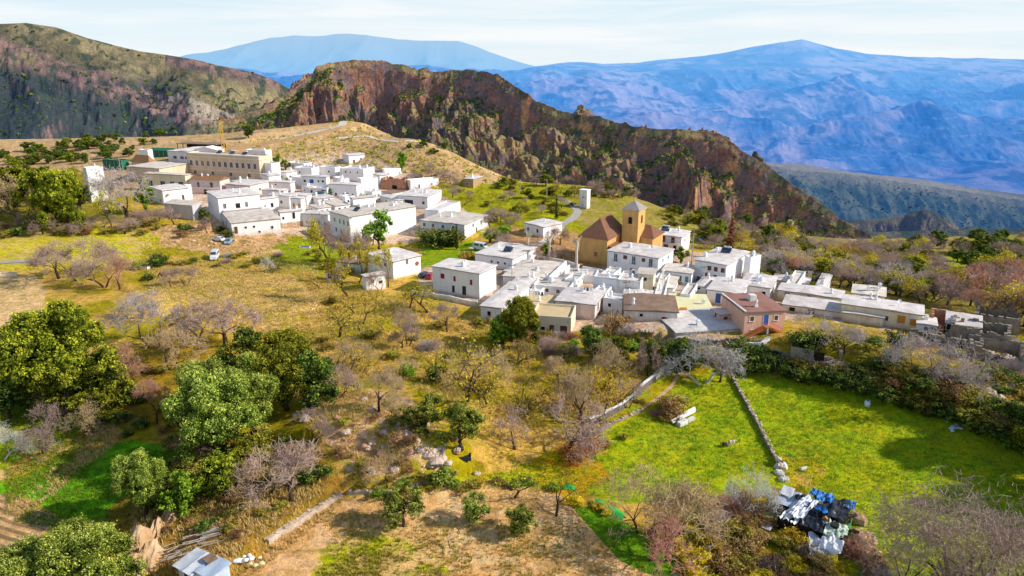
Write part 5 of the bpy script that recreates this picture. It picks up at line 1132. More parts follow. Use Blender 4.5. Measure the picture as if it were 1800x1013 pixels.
# ---------------------------------------------------------------- named trees, one by one (kind, x, base row, height px, width factor, label)
T = [
 # left side, large evergreens
 ('bigoak',115,700,166,1.0,'huge round evergreen oak dominating the left edge of the picture'),
 ('oak',55,690,120,1.0,'smaller evergreen oak leaning out left of the huge round oak'),
 ('oak',190,720,110,1.0,'evergreen oak crown bulging right of the huge round oak'),
 ('oak',95,732,95,1.0,'low evergreen crown hanging in front of the huge round oak'),
 ('darkoak',20,735,70,1.1,'dark shaded evergreen at the very left below the huge round oak'),
 ('oak',165,748,66,1.1,'shaded green oak at the foot of the huge round oak'),
 ('bigolive',385,815,172,.80,'largest silvery green olive tree in the middle of the olive clump'),
 ('bigolive',448,765,150,.80,'tall olive tree behind the largest olive of the clump'),
 ('bigolive',372,765,140,.8,'bright olive crown between the two largest olives'),
 ('bigoak',505,720,140,.85,'dark evergreen oak rising right of the olive clump'),
 ('darkoak',455,720,140,.75,'dark narrow evergreen squeezed behind the olive clump'),
 ('darkoak',548,715,105,.8,'dark evergreen oak at the right end of the olive clump'),
 ('bigolive',256,908,128,.68,'bushy olive tree alone above the tan earth bank'),
 ('olive',292,862,62,.8,'pale olive crown behind the bushy olive of the earth bank'),
 ('green',325,905,75,1.0,'small bright green tree right of the bushy olive'),
 ('oak',395,880,85,1.0,'dark green tree below the olive clump'),
 ('bigolive',70,1100,165,1.0,'large olive tree in the bottom left corner'),
 ('bigolive',165,1070,175,.9,'large olive tree second from the bottom left corner'),
 ('olive',15,1085,105,1.0,'olive tree cut by the left edge in the bottom corner'),
 ('olive',215,1085,120,.9,'olive tree at the bottom edge left of the metal roofed shed'),
 ('olive',710,925,82,.85,'round young olive tree casting a shadow on the bare soil'),
 ('olive',832,918,58,.9,'thin young olive tree in the middle of the bare soil'),
 ('olive',918,938,58,.95,'loose young olive tree right of the middle one on the bare soil'),
 ('almond',792,965,42,.5,'tiny sapling on the bare soil below the young olives'),
 ('olive',752,762,72,1.1,'fluffy green tree on top of the rocky outcrop slope'),
 ('olive',812,792,78,1.05,'fluffy green tree lower right of its twin by the outcrop'),
 ('olive',780,856,38,1.2,'low grey green olive shrub at the foot of the outcrop'),
 # village evergreens
 ('green',667,438,66,.8,'green leafy tree in front of the huge blank white wall'),
 ('yellowtree',655,430,40,.6,'small orange tinged tree beside the leafy tree at the white wall'),
 ('bigoak',912,612,92,.72,'round dark evergreen in front of the cream parapet house'),
 ('green',885,612,62,.8,'lighter green tree touching the round dark evergreen'),
 ('darkoak',1040,630,60,.85,'dark bushy evergreen below the cream house'),
 ('oak',1085,640,48,.9,'small dark oak right of the bushy evergreen below the village'),
 ('darkoak',1188,655,62,.95,'dark evergreen left of the sprawling grey tree'),
 ('darkoak',1145,650,55,.9,'dark evergreen below the long ruinous roof'),
 ('cypress',803,438,42,1.1,'short dark cypress at the corner of the long two storey house'),
 ('cypress',978,385,40,1.0,'slender cypress above the white cottage'),
 ('redcypress',1281,456,72,1.35,'tall reddish brown conifer spire behind the school'),
 ('green',1197,463,28,1.0,'small green tree between the civic house and the two storey white house'),
 ('darkoak',362,402,34,.7,'dark tree against the tall pale blue shaded wall'),
 ('green',502,300,18,1.0,'upper of two round green trees beside the blank end block'),
 ('green',488,288,16,1.0,'lower left of two round green trees beside the blank end block'),
 ('green',706,300,30,.7,'tall green tree right of the small white cottage'),
 ('greybare',222,392,88,1.25,'big round grey leafless tree in front of the institute'),
 ('green',258,375,55,.6,'olive green tree right of the big round grey leafless tree'),
 ('poplar',196,400,62,.6,'green tree at the foot of the big round grey leafless tree'),
 ('oak',100,398,105,.95,'dark evergreen rising left of the tall narrow white house'),
 ('bigoak',118,408,112,.7,'widest evergreen left of the tall narrow white house'),
 ('oak',60,380,85,1.0,'evergreen second from left at the village entrance'),
 ('oak',15,370,80,1.1,'evergreen at the far left edge above the pale field'),
 ('tanbare',35,395,75,1.0,'bare tan tree in front of the left edge evergreens'),
 ('bigoak',1868,812,150,1.0,'big oak just past the right edge shading the corner of the right field'),
 ('bigoak',1905,900,160,1.0,'second big oak past the right edge shading the lower corner of the right field'),
 # bare trees
 ('bare',138,492,68,1.35,'spreading mauve leafless tree at the left by the lane'),
 ('bare',105,490,55,1.1,'lower mauve leafless tree left of the spreading one'),
 ('bare',185,505,58,1.0,'mauve leafless tree touching the orange one'),
 ('redbare',212,508,56,.9,'orange tinted leafless tree by the lane'),
 ('greybare',272,612,88,1.05,'pale grey leafless tree right of the huge round oak'),
 ('greybare',250,560,45,1.1,'low grey leafless tree behind the pale grey one'),
 ('bare',395,608,86,1.25,'wide pinkish leafless tree above the olive clump'),
 ('bare',350,592,60,1.0,'pinkish leafless tree left of the wide pinkish one'),
 ('redbare',250,692,90,.75,'reddish leafless tree below the pale grey one'),
 ('redbare',275,745,80,.75,'reddish leafless tree lowest in the shaded hollow'),
 ('tanbare',300,650,70,.8,'tan leafless tree between the pale grey and reddish trees'),
 ('bare',302,508,34,.8,'small leafless tree beside the brown horse'),
 ('bare',328,503,34,.8,'small leafless tree right of the one by the brown horse'),
 ('palebare',470,480,30,.6,'silvery white leafless sapling in the dry paddock'),
 ('palebare',148,388,34,.5,'white stemmed sapling below the tall narrow white house'),
 ('bare',575,465,78,.45,'narrow leafless tree left of the blue windowed wall'),
 ('bare',618,468,62,.7,'leafless grey tree before the left end of the huge white wall'),
 ('bare',643,466,52,.8,'leafless tree just right of the blue shaded front'),
 ('poplar',577,470,82,.6,'yellow green poplar at the corner of the low white house'),
 ('poplar',612,520,88,.7,'yellowish tree in front of the low brown roofed house'),
 ('poplar',682,505,66,.6,'thin yellow green poplar before the house with the terracotta plaque'),
 ('poplar',630,500,72,.6,'thin yellow green poplar left of the small bright white house'),
 ('bare',668,512,38,.6,'crooked dark leafless tree below the small bright white house'),
 ('bare',995,800,98,1.1,'reddish mauve leafless tree at the corner of the bright meadow'),
 ('bare',905,790,72,1.0,'mauve leafless tree left of the reddish one by the meadow'),
 ('palebare',1232,676,78,1.35,'sprawling silver grey leafless tree at the top of the meadow'),
 ('greybare',1265,672,62,1.0,'grey leafless tree beside the sprawling silver one'),
 ('greybare',1652,702,100,.95,'large silver grey leafless tree on the dark bank at the right'),
 ('greybare',1625,668,78,1.0,'grey leafless tree behind the large silver one on the bank'),
 ('greybare',1485,622,52,1.35,'domed grey leafless tree above the ruined pen'),
 ('greybare',1418,597,46,1.3,'pale domed leafless tree right of the salmon house'),
 ('palebare',1316,905,85,.8,'whitish leafless tree just left of the junk covered shack'),
 ('tanbare',1175,985,135,.9,'brown leafless tree at the lower edge of the bright meadow'),
 ('tanbare',1125,935,110,.85,'brown leafless tree left end of the row below the meadow'),
 ('redbare',1140,985,95,.9,'dark red brown leafless tree low in the thicket'),
  ('bigbare',1690,1085,225,1.05,'huge many stemmed leafless tree in the bottom right corner'),
 ('bigbare',1590,1075,170,.9,'leafless tree left of the huge one in the bottom right corner'),
 ('bigbare',1790,1090,190,.9,'leafless tree cut by the right edge in the bottom corner'),
 ('tanbare',560,1010,1,.9,''),
 # orchard
 ('almond',596,592,70,1.0,'orchard tree with a thick forked trunk left of the middle row'),
 ('almond',638,570,58,1.0,'orchard tree with a curved trunk behind the forked one'),
 ('bare',718,606,62,.8,'leafless orchard tree with a tall straight trunk'),
 ('bare',787,584,50,.9,'small leafless orchard tree nearest the maroon shuttered house'),
 ('almond',753,550,42,1.1,'little orchard tree below the maroon shuttered house'),
 ('almond',718,542,50,1.0,'yellowish orchard tree under the terrace wall'),
 ('bare',766,640,46,.7,'leaning leafless orchard tree above the biggest one'),
 ('almond',820,705,128,.85,'biggest orchard tree with a dark forked trunk in mid picture'),
 ('tanbare',850,690,80,.8,'leafless tree standing close behind the biggest orchard tree'),
 ('tanbare',668,724,72,.8,'leafless tree at the left end of the lower orchard'),
 ('tanbare',693,735,42,.8,'short leafless tree by the outcrop edge'),
 ('tanbare',612,655,56,1.0,'broad low leafless orchard tree next to the dark oak'),
 ('bare',590,700,60,1.0,'mauve leafless tree right of the dark oaks'),
 ('almond',917,697,58,.6,'slim orchard tree with an upright trunk'),
 ('almond',907,642,44,.7,'small orchard tree above the slim one'),
 ('tanbare',980,675,46,.8,'leafless orchard tree in the right half of the orchard'),
 ('tanbare',1070,675,72,.9,'leafless orchard tree near the bend of the white wall'),
 ('yellowtree',1056,738,92,.7,'bright yellow orchard tree beside the white field wall'),
 ('tanbare',1020,745,86,.9,'leafless tree left of the bright yellow one'),
 ('bare',1103,718,50,.8,'leafless tree touching the white field wall'),
 ('bare',1138,660,60,.6,'leafless tree at the top end of the white field wall'),
 ('almond',905,875,76,.9,'twisted almond tree at the top edge of the bare soil'),
 ('almond',977,910,70,1.0,'dark trunked almond tree at the right edge of the bare soil'),
 ('tanbare',682,852,56,1.0,'grey leafless tree at the end of the retaining wall'),
 ('bare',78,795,72,.9,'small leafless tree on the green terrace at the left'),
 ('tanbare',160,765,58,.8,'slight leafless tree on the green terrace near the shaded hollow'),
 ('tanbare',118,725,55,1.0,'tan leafless tree above the green terrace'),
 ('palebare',5,812,75,.8,'pale leafless tree cut by the left edge'),
 ('palebare',38,705,36,.6,'silvery sapling below the huge round oak'),
 ('bare',553,775,50,.9,'leafless tree at the left end of the rocky outcrop'),
 ('tanbare',1103,790,1,.8,''),
 ('bare',170,425,1,.8,''),
 # bushes
 ('bare',515,882,92,1.25,'wide low mauve leafless tree left of the retaining wall'),
 ('tanbare',462,872,70,1.2,'brownish leafless tree below the olive clump'),
 ('darkbush',782,432,30,2.4,'long dark hedge bush before the two storey house'),
 ('darkbush',762,428,24,1.8,'left end of the dark hedge before the two storey house'),
 ('brownbush',796,428,24,1.4,'brownish right end of the dark hedge before the two storey house'),
 ('yellowbush',820,462,22,1.2,'orange yellow bush by the lower lane'),
 ('darkbush',1430,622,38,1.45,'round evergreen bush above the stone ruins'),
 ('darkbush',275,470,26,1.0,'green bush beside the white tarpaulin in the paddock'),
 ('agave',240,474,26,1.0,'blue grey agave left of the white tarpaulin'),
 ('darkbush',768,675,36,.6,'dark upright evergreen bush in mid orchard'),
 ('bush',718,660,24,1.0,'bright green bush left of the dark upright one'),
 ('brownbush',1075,582,34,1.3,'red brown bramble bush against the pinkish house'),
 ('orangebush',1030,795,36,1.4,'orange autumn bush at the meadow corner'),
 ('orangebush',1005,810,30,1.4,'lower orange autumn bush at the meadow corner'),
 ('orangebush',714,868,16,1.0,'small rust red bush on the bare soil edge'),
 ('brownbush',300,880,40,1.2,''),
 ('brownbush',1168,722,34,1.4,'bramble heap beside the slanted white slabs'),
 ('brownbush',1185,735,26,1.3,'bramble heap below the slanted white slabs'),
]
for k, px, py, h, wd, lb in T:
    if h <= 1 or not lb: continue
    plant(k, px, py, h, lb, wd)
for px, py, h in ((1013,473,54), (965,462,48), (928,452,44)):
    plant('pollard', px, py, h, {1013: 'pollarded plane tree nearest the church corner', 965: 'middle one of the three pollarded plane trees', 928: 'leftmost pollarded plane tree near the white van'}[px], 1.0, 'pollarded trees by the village square')

# ---------------------------------------------------------------- scattered growth that nothing tells apart: shared label and group
def hull_free(px, py):
    if 1345 < px < 1665 and 484+(px-1358)*.19 < py < 604: return False
    for x0, x1, y0, y1 in NOGO:
        if x0 < px < x1 and y0 < py < y1: return False
    return True
NOGO = [(1362,1510,596,648), (1060,1345,442,520), (1140,1235,398,450), (918,992,380,420), (1010,1175,350,470), (750,860,365,440)]
def scatter(poly, n, kinds, hm, group, seed, wide=1.0, mind=14, shade=None):
    """kinds: list of (kind, weight, label)"""
    rnd = random.Random(seed); xs = [p[0] for p in poly]; ys = [p[1] for p in poly]; got = []; tries = 0
    ks = [k[0] for k in kinds]; ws = [k[1] for k in kinds]; lb = {k[0]: k[2] for k in kinds}
    while len(got) < n and tries < n*60:
        tries += 1; px, py = rnd.uniform(min(xs), max(xs)), rnd.uniform(min(ys), max(ys))
        if not inpoly(np.array([px]), np.array([py]), poly)[0] or not hull_free(px, py): continue
        if any(abs(px-a)+1.6*abs(py-b) < mind for a, b in got): continue
        got.append((px, py)); k = rnd.choices(ks, ws)[0]
        plant(k, px, py, 0, lb[k], wide*rnd.uniform(.85, 1.25), group, hm=rnd.uniform(*hm)*(.55 if k.endswith('bush') else 1))
WL = [('bare',3.5,'bare mauve winter tree in the woodland behind the lower village'), ('greybare',2,'bare grey winter tree in the woodland behind the lower village'), ('oak',2.2,'green oak in the woodland behind the lower village'),
      ('yellowtree',2,'yellow leaved tree in the woodland behind the lower village'), ('redbare',.5,'reddish bare tree in the woodland behind the lower village'), ('poplar',2,'yellow green tree in the woodland behind the lower village')]
scatter([(1335,450),(1380,432),(1450,440),(1540,440),(1640,440),(1650,470),(1660,530),(1600,535),(1480,512),(1400,495),(1345,482)], 105, WL, (3.5, 6.5), 'trees in the woodland behind the lower village', 3, 1.15, 12)
scatter([(1540,440),(1700,425),(1810,420),(1810,460),(1760,500),(1650,505),(1640,450)], 34, [('darkoak',3,'dark evergreen on the far right slope'), ('bare',3,'bare mauve tree on the far right slope'), ('oak',1,'green oak on the far right slope')], (3.5, 6), 'trees on the far right slope', 4, 1.2, 14)
scatter([(1640,510),(1810,480),(1850,600),(1760,575),(1660,555)], 30, [('bare',4,'bare winter tree behind the right hand ruins'), ('redbare',2,'russet bare tree behind the right hand ruins'), ('yellowtree',1,'yellow tree behind the right hand ruins'), ('poplar',1,'green ivied tree behind the right hand ruins')], (5, 9), 'trees behind the right hand ruins', 5, 1.0, 18)
scatter([(1225,385),(1330,405),(1420,430),(1360,470),(1345,440),(1240,425)], 24, [('oak',3,'green oak on the slope behind the school'), ('bare',3,'bare tree on the slope behind the school'), ('darkoak',2,'dark oak on the slope behind the school'), ('yellowtree',1,'yellow tree on the slope behind the school')], (4, 7), 'trees on the slope behind the school', 6, 1.1, 15)
scatter([(1040,330),(1150,352),(1250,385),(1220,392),(1150,365),(1050,350)], 34, [('darkoak',2,'dark shrub like oak along the ravine edge above the church'), ('oak',2,'green oak along the ravine edge above the church'), ('bare',2,'bare tree along the ravine edge above the church')], (2.5, 5), 'trees along the ravine edge above the church', 7, 1.2, 12)
scatter([(790,330),(900,318),(1000,322),(1012,380),(930,400),(870,395),(800,372)], 46, [('almond',4,'yellow green tree on the grassy slope above the cottage'), ('bare',2,'bare tree on the grassy slope above the cottage'), ('oak',1.5,'green oak on the grassy slope above the cottage'), ('scrubbush',2,'olive scrub bush on the grassy slope above the cottage')], (2.5, 5), 'trees on the grassy slope above the cottage', 8, 1.3, 13)
scatter([(860,385),(930,395),(925,425),(990,425),(1000,470),(930,470),(860,440)], 20, [('bare',4,'bare mauve tree around the village square'), ('redbare',2,'reddish bare tree around the village square'), ('green',1,'green tree around the village square')], (3.5, 5.5), 'trees around the village square', 9, 1.0, 14)
scatter([(90,262),(230,232),(300,240),(230,275),(160,290),(90,290),(0,300),(0,270)], 60, [('darkoak',5,'dark olive tree in the groves behind the village entrance'), ('oak',2,'green tree in the groves behind the village entrance')], (3, 5.5), 'olive groves behind the village entrance', 10, 1.2, 9)
scatter([(0,400),(250,375),(300,395),(400,395),(400,425),(270,415),(0,420)], 34, [('scrubbush',3,'olive brown scrub bush along the hedge below the left village'), ('brownbush',2,'brown bramble bush along the hedge below the left village'), ('darkbush',2,'dark green bush along the hedge below the left village'), ('bare',1.5,'bare tree along the hedge below the left village')], (4, 6), 'hedge growth below the left village', 11, 1.3, 15)
scatter([(230,480),(420,440),(560,440),(700,500),(560,500),(420,470),(260,500)], 24, [('scrubbush',3,'scrub bush in the dry paddock'), ('darkbush',1,'green bush in the dry paddock'), ('twigbush',2,'leafless bush in the dry paddock')], (2.2, 4), 'bushes in the dry paddock', 12, 1.4, 18)
scatter([(560,500),(720,560),(840,600),(1000,620),(1130,640),(1040,730),(900,730),(700,690),(570,680),(560,600)], 42, [('almond',4,'small nondescript almond tree of the orchard'), ('tanbare',1,'small bare tree of the orchard'), ('scrubbush',1.5,'low scrub bush between the orchard trees'), ('twigbush',.6,'low leafless bush between the orchard trees')], (2.6, 4.6), 'small growth of the orchard', 13, 1.1, 30)
scatter([(840,560),(870,580),(1020,590),(1150,590),(1180,640),(1120,650),(1000,630),(860,610)], 22, [('bush',2,'green bush along the foot of the lower village'), ('twigbush',2,'leafless bush along the foot of the lower village'), ('scrubbush',2,'scrub bush along the foot of the lower village')], (2.4, 4.5), 'bushes along the foot of the lower village', 14, 1.3, 20)
scatter([(1185,628),(1300,640),(1330,640),(1420,660),(1560,690),(1700,740),(1800,775),(1850,800),(1850,760),(1700,700),(1560,660),(1440,645),(1330,620)], 74, [('darkbush',4,'dark evergreen bush on the shaded bank above the right field'), ('scrubbush',3,'yellow green scrub on the shaded bank above the right field'), ('brownbush',2,'brown bramble on the shaded bank above the right field')], (3.6, 6), 'bushes on the shaded bank above the right field', 15, 1.5, 17)
scatter([(1380,600),(1560,590),(1660,610),(1800,650),(1850,720),(1700,690),(1560,650),(1440,640)], 30, [('scrubbush',3,'yellow green scrub among the stone ruins'), ('darkbush',3,'dark bush among the stone ruins'), ('twigbush',2,'leafless bush among the stone ruins')], (2.5, 5), 'bushes among the stone ruins', 16, 1.4, 19)
scatter([(1670,700),(1850,740),(1850,800),(1760,780)], 12, [('yellowbush',1,'rusty bush at the far right of the bank'), ('darkbush',2,'dark bush at the far right of the bank'), ('bush',1,'green bush at the far right of the bank')], (3, 5), 'bushes at the far right of the bank', 17, 1.3, 20)
scatter([(560,700),(760,700),(790,790),(700,845),(600,830),(555,760)], 14, [('scrubbush',2,'scrub bush on the rocky outcrop'), ('brownbush',3,'red brown bramble on the rocky outcrop'), ('bush',1,'green bush on the rocky outcrop')], (1.8, 3), 'bushes on the rocky outcrop', 18, 1.4, 24)
scatter([(225,850),(420,800),(560,830),(590,870),(470,950),(380,960),(280,1000),(215,900)], 30, [('scrubbush',3,'olive brown scrub in the gully above the metal roofed shed'), ('brownbush',3,'brown bramble in the gully above the metal roofed shed'), ('darkbush',1,'dark bush in the gully above the metal roofed shed')], (2, 3.6), 'bushes in the gully above the metal roofed shed', 19, 1.3, 26)
scatter([(180,600),(330,640),(400,640),(300,780),(190,790),(60,700),(0,660),(0,640)], 26, [('brownbush',3,'brown bramble in the shaded hollow'), ('darkbush',3,'dark bush in the shaded hollow'), ('scrubbush',2,'scrub bush in the shaded hollow')], (2.5, 4.5), 'bushes in the shaded hollow', 20, 1.3, 26)
scatter([(1150,930),(1260,890),(1330,870),(1365,930),(1460,1000),(1500,1070),(1300,1080),(1200,1060)], 64, [('yellowbush',3,'golden bush in the thicket below the junk shack'), ('scrubbush',3,'olive scrub in the thicket below the junk shack'), ('brownbush',2,'brown bramble in the thicket below the junk shack'), ('twigbush',2,'leafless bush in the thicket below the junk shack')], (2.4, 4.6), 'bushes in the thicket below the junk shack', 21, 1.3, 19)
scatter([(300,745),(460,760),(560,800),(560,850),(420,880),(330,860),(285,800)], 26, [('darkbush',3,'dark bush in the hollow between the olive clump and the shed'), ('scrubbush',2,'olive scrub in the hollow between the olive clump and the shed'), ('brownbush',2,'brown bramble in the hollow between the olive clump and the shed'), ('oak',.6,'small oak in the hollow between the olive clump and the shed')], (3.0, 4.8), 'growth in the hollow between the olive clump and the shed', 33, 1.4, 22)
scatter([(1480,960),(1560,980),(1600,1080),(1480,1090)], 9, [('brownbush',2,'brown bramble right of the junk shack'), ('twigbush',2,'leafless bush right of the junk shack')], (2.4, 4), 'bushes right of the junk shack', 22, 1.2, 28)
scatter([(620,835),(820,840),(960,850),(1100,900),(1060,905),(900,860),(700,875),(620,870)], 20, [('bush',2,'low green bush along the upper edge of the bare soil'), ('scrubbush',3,'low scrub along the upper edge of the bare soil'), ('yellowbush',1,'low yellow bush along the upper edge of the bare soil')], (1.5, 2.8), 'bushes along the upper edge of the bare soil', 23, 1.4, 26)
scatter([(1000,770),(1060,740),(1150,690),(1200,680),(1170,740),(1050,790)], 8, [('scrubbush',2,'low scrub beside the grassy lane'), ('twigbush',1,'leafless bush beside the grassy lane')], (1.4, 2.6), 'bushes beside the grassy lane', 24, 1.3, 24)
scatter([(1000,330),(1060,345),(1160,368),(1300,405),(1300,425),(1190,400),(1130,385),(1080,390),(1000,345)], 44, [('scrubbush',4,'olive scrub bush on the slope above the church'), ('darkbush',2,'dark bush on the slope above the church'), ('bare',2,'bare tree on the slope above the church'), ('almond',2,'yellow green tree on the slope above the church')], (2.5, 4.5), 'growth on the slope above the church', 31, 1.2, 11)
scatter([(1130,378),(1330,412),(1350,445),(1240,444),(1235,400)], 34, [('oak',2,'green oak on the grass right of the church'), ('darkbush',3,'dark bush on the grass right of the church'), ('bare',3,'bare tree on the grass right of the church'), ('yellowtree',1,'yellow tree on the grass right of the church')], (3, 5.5), 'growth on the grass right of the church', 34, 1.15, 13)
scatter([(1330,440),(1440,500),(1470,515),(1440,520),(1345,485),(1320,450)], 18, [('darkoak',2,'dark oak on the green strip behind the row houses'), ('yellowtree',1,'yellow tree on the green strip behind the row houses'), ('bush',2,'green bush on the green strip behind the row houses')], (3, 5), 'growth on the green strip behind the row houses', 32, 1.1, 15)
scatter([(470,215),(420,205),(400,225),(440,245),(500,225)], 14, [('darkoak',1,'dark evergreen at the foot of the rocky ridge')], (4, 7), 'dark evergreens at the foot of the rocky ridge', 25, 1.3, 10)
scatter([(660,215),(740,240),(860,300),(800,290),(700,260)], 8, [('darkoak',1,'lone dark shrub on the golden slope')], (2.5, 5), 'dark shrubs on the golden slope', 26, 1.3, 22)
scatter([(700,300),(780,300),(800,330),(700,335)], 10, [('bare',3,'bare tree beside the upper ruin'), ('scrubbush',2,'scrub bush beside the upper ruin')], (3, 5), 'growth beside the upper ruin', 27, 1.2, 14)
scatter([(505,310),(700,345),(580,395),(480,350)], 8, [('green',2,'small green garden tree among the left village houses')], (2.2, 3.4), 'garden trees among the left village houses', 28, 1.1, 40)
scatter([(1000,500),(1200,500),(1260,560),(1100,580),(1000,560)], 6, [('bush',1,'small bush growing among the lower village roofs')], (2, 2.6), 'bushes among the lower village roofs', 29, 1, 40)

_hr = random.Random(91); _hl = [(1185,642),(1260,652),(1330,655),(1430,672),(1560,708),(1680,748),(1830,800)]
for _k in range(34):
    _t = _k/33.*(len(_hl)-1); _i = min(int(_t), len(_hl)-2); _f = _t-_i
    if 1225 < _hl[_i][0]+(_hl[_i+1][0]-_hl[_i][0])*_f < 1300: continue
    plant('darkbush', _hl[_i][0]+(_hl[_i+1][0]-_hl[_i][0])*_f, _hl[_i][1]+(_hl[_i+1][1]-_hl[_i][1])*_f+_hr.uniform(-8, 2), _hr.uniform(18, 34), 'dark evergreen shrub of the dense hedge at the top of the right field', 1.3, 'dense hedge above the right field')
# ---------------------------------------------------------------- uncountable cover
def tufts(name, regions, n, size, mat, seed, label, cat, blades=6, spread=.22, tall=1.0):
    """grass and weed clumps standing on the ground inside picture polygons"""
    rs = np.random.RandomState(seed); Ps = []
    for poly, share in regions:
        W = np.array([on_plane(a, min(max(b, 130), 1180), -3)[:2] for a, b in poly]); m = int(n*share); got = 0
        lo, hi = W.min(0), W.max(0)
        while got < m:
            Q = lo+(hi-lo)*rs.rand(m*3, 2); k = inpoly(Q[:, 0], Q[:, 1], [tuple(w) for w in W]); Q = Q[k]
            den = fbm(Q[:, 0]/3.5, Q[:, 1]/3.5, octv=3, seed=seed)+.25; Q = Q[rs.rand(len(Q)) < np.clip(.5+den*1.4, .05, 1)]
            Q = Q[:m-got]; got += len(Q); Ps.append(Q)
    P = np.concatenate(Ps); Z = zground(P[:, 0], P[:, 1]); P = np.column_stack([P, Z])
    hgt = size*rs.uniform(.4, 1.3, len(P)); B = np.repeat(P, blades, 0); h = np.repeat(hgt, blades); k = len(B)
    B[:, :2] += rs.normal(0, spread*size, (k, 2)); a = rs.uniform(0, 6.283, k); lean = rs.uniform(.1, .9, k)
    d = np.column_stack([np.cos(a)*lean, np.sin(a)*lean, np.full(k, tall)]); s = np.column_stack([-np.sin(a), np.cos(a), np.zeros(k)])*(h*.11)[:, None]
    B[:, 2] -= .04
    V = np.stack([B-s, B+s, B+d*h[:, None]+s*.25, B+d*h[:, None]-s*.25], 1).reshape(-1, 3)
    tag(link(name, mesh_np(name, V, np.arange(4*k).reshape(k, 4), mat, fattr=np.clip(.5+rs.normal(0, .25, k), 0, 1))), label, cat, kind='stuff')
ORCH = [(560,500),(720,545),(860,600),(1150,650),(1040,760),(880,780),(700,700),(560,690),(400,600),(250,540),(260,480),(560,470)]
tufts('dry_grass', [(ORCH, .5), ([(225,860),(560,800),(600,870),(400,1000),(220,1000)], .15), ([(560,690),(790,780),(700,850),(550,800)], .1), ([(1380,600),(1850,640),(1850,760),(1560,690),(1400,650)], .15), ([(0,850),(200,735),(215,760),(20,870)], .03)], 30000, .42, LM['straw'], 1, 'straw coloured dry grass clumps over orchard and banks', 'grass')
tufts('green_weeds', [(ORCH, .3), ([(0,680),(200,700),(210,760),(0,860)], .1), ([(470,1100),(560,960),(640,930),(760,960),(820,1010),(780,1100)], .12), ([(560,880),(1020,900),(1150,970),(600,1000)], .08), ([(1340,640),(1850,780),(1850,700),(1500,620)], .25), ([(250,390),(560,430),(500,500),(250,480)], .15)], 26000, .34, LM['scrub'], 2, 'olive green weeds sprouting between the dry grass', 'weeds')
tufts('meadow_grass', [([(780,845),(1040,765),(1265,652),(1500,682),(1800,790),(1850,1013),(1500,1013),(1250,880),(980,850)], 1.0)], 46000, .20, LM['grass'], 3, 'short yellow green grass of the grazed meadows', 'grass', 5)
tufts('meadow_weeds', [([(780,845),(1040,765),(1265,652),(1500,682),(1800,790),(1850,1013),(1500,1013),(1250,880),(980,850)], 1.0)], 3000, .34, LM['green'], 13, 'darker weed tufts scattered over the grazed meadows', 'weeds', 9, .5)
tufts('terrace_grass', [([(0,690),(200,700),(210,745),(0,850)], .5), ([(10,870),(120,800),(230,775),(330,790),(330,870),(210,910)], .5)], 14000, .26, LM['green'], 4, 'lush green grass on the left hand terraces', 'grass', 5)
# scrub on the hillsides, as one mass per hill
def hill_scrub(name, S, n, size, mat, seed, label, vmin=.02, vmax=.75, steepmax=.62, leaves=9, pf=None):
    X, Y, Z, st, Vv = S; rs = np.random.RandomState(seed)
    den = fbm(X/45, Y/45, octv=3, seed=seed); ok = (Vv > vmin) & (Vv < vmax) & (st < steepmax) & (den > -.25)
    if pf is not None: ok &= pf(X, Y, Z)
    I = np.flatnonzero(ok.ravel()); I = rs.choice(I, min(n, len(I)), replace=False)
    P = np.stack([X.ravel()[I], Y.ravel()[I], Z.ravel()[I]], 1); s = size*rs.uniform(.5, 1.5, len(P))
    q = rs.normal(size=(len(P)*leaves, 3)); q /= np.linalg.norm(q, axis=1)[:, None]; q[:, 2] = np.abs(q[:, 2])
    B = np.repeat(P, leaves, 0)+q*np.repeat(s, leaves)[:, None]*.55
    V, F = leaf_quads(B, q, 1.0, rs, .5, .8); c = np.repeat(B, 4, 0); V = c+(V-c)*np.repeat(np.repeat(s, leaves), 4)[:, None]*.75
    tone = np.repeat(rs.normal(.42, .16, len(P)), leaves)+.25*q[:, 2]-.1
    tag(link(name, mesh_np(name, V, F, mat, fattr=np.clip(tone, 0, 1))), label, 'scrub', kind='stuff')
hill_scrub('ridge_scrub', RX, 14000, 1.6, LM['darkoak'], 1, 'dark green scrub dotted over the rocky ridge')
hill_scrub('ridge_dry_scrub', RX, 5000, 1.5, LM['scrub'], 5, 'golden dry scrub between the crags of the rocky ridge')
hill_scrub('left_hill_scrub', LX, 1500, 3.4, LM['darkoak'], 2, 'dark scrub dotted over the lower left hillside', .12, .98, .6, pf=lambda X, Y, Z: (proj(X, Y, Z)[1]-proj(X, Y, Z)[0]*.1 > 115))
hill_scrub('left_hill_shrubs', LX, 120, 3.0, LM['darkoak'], 6, 'sparse shrubs on the upper left hillside', .0, .5, .6)
hill_scrub('spur_scrub', MX, 2600, 2.2, LM_FAR, 3, 'dark trees and scrub covering the valley spur', .02, .98, .8)
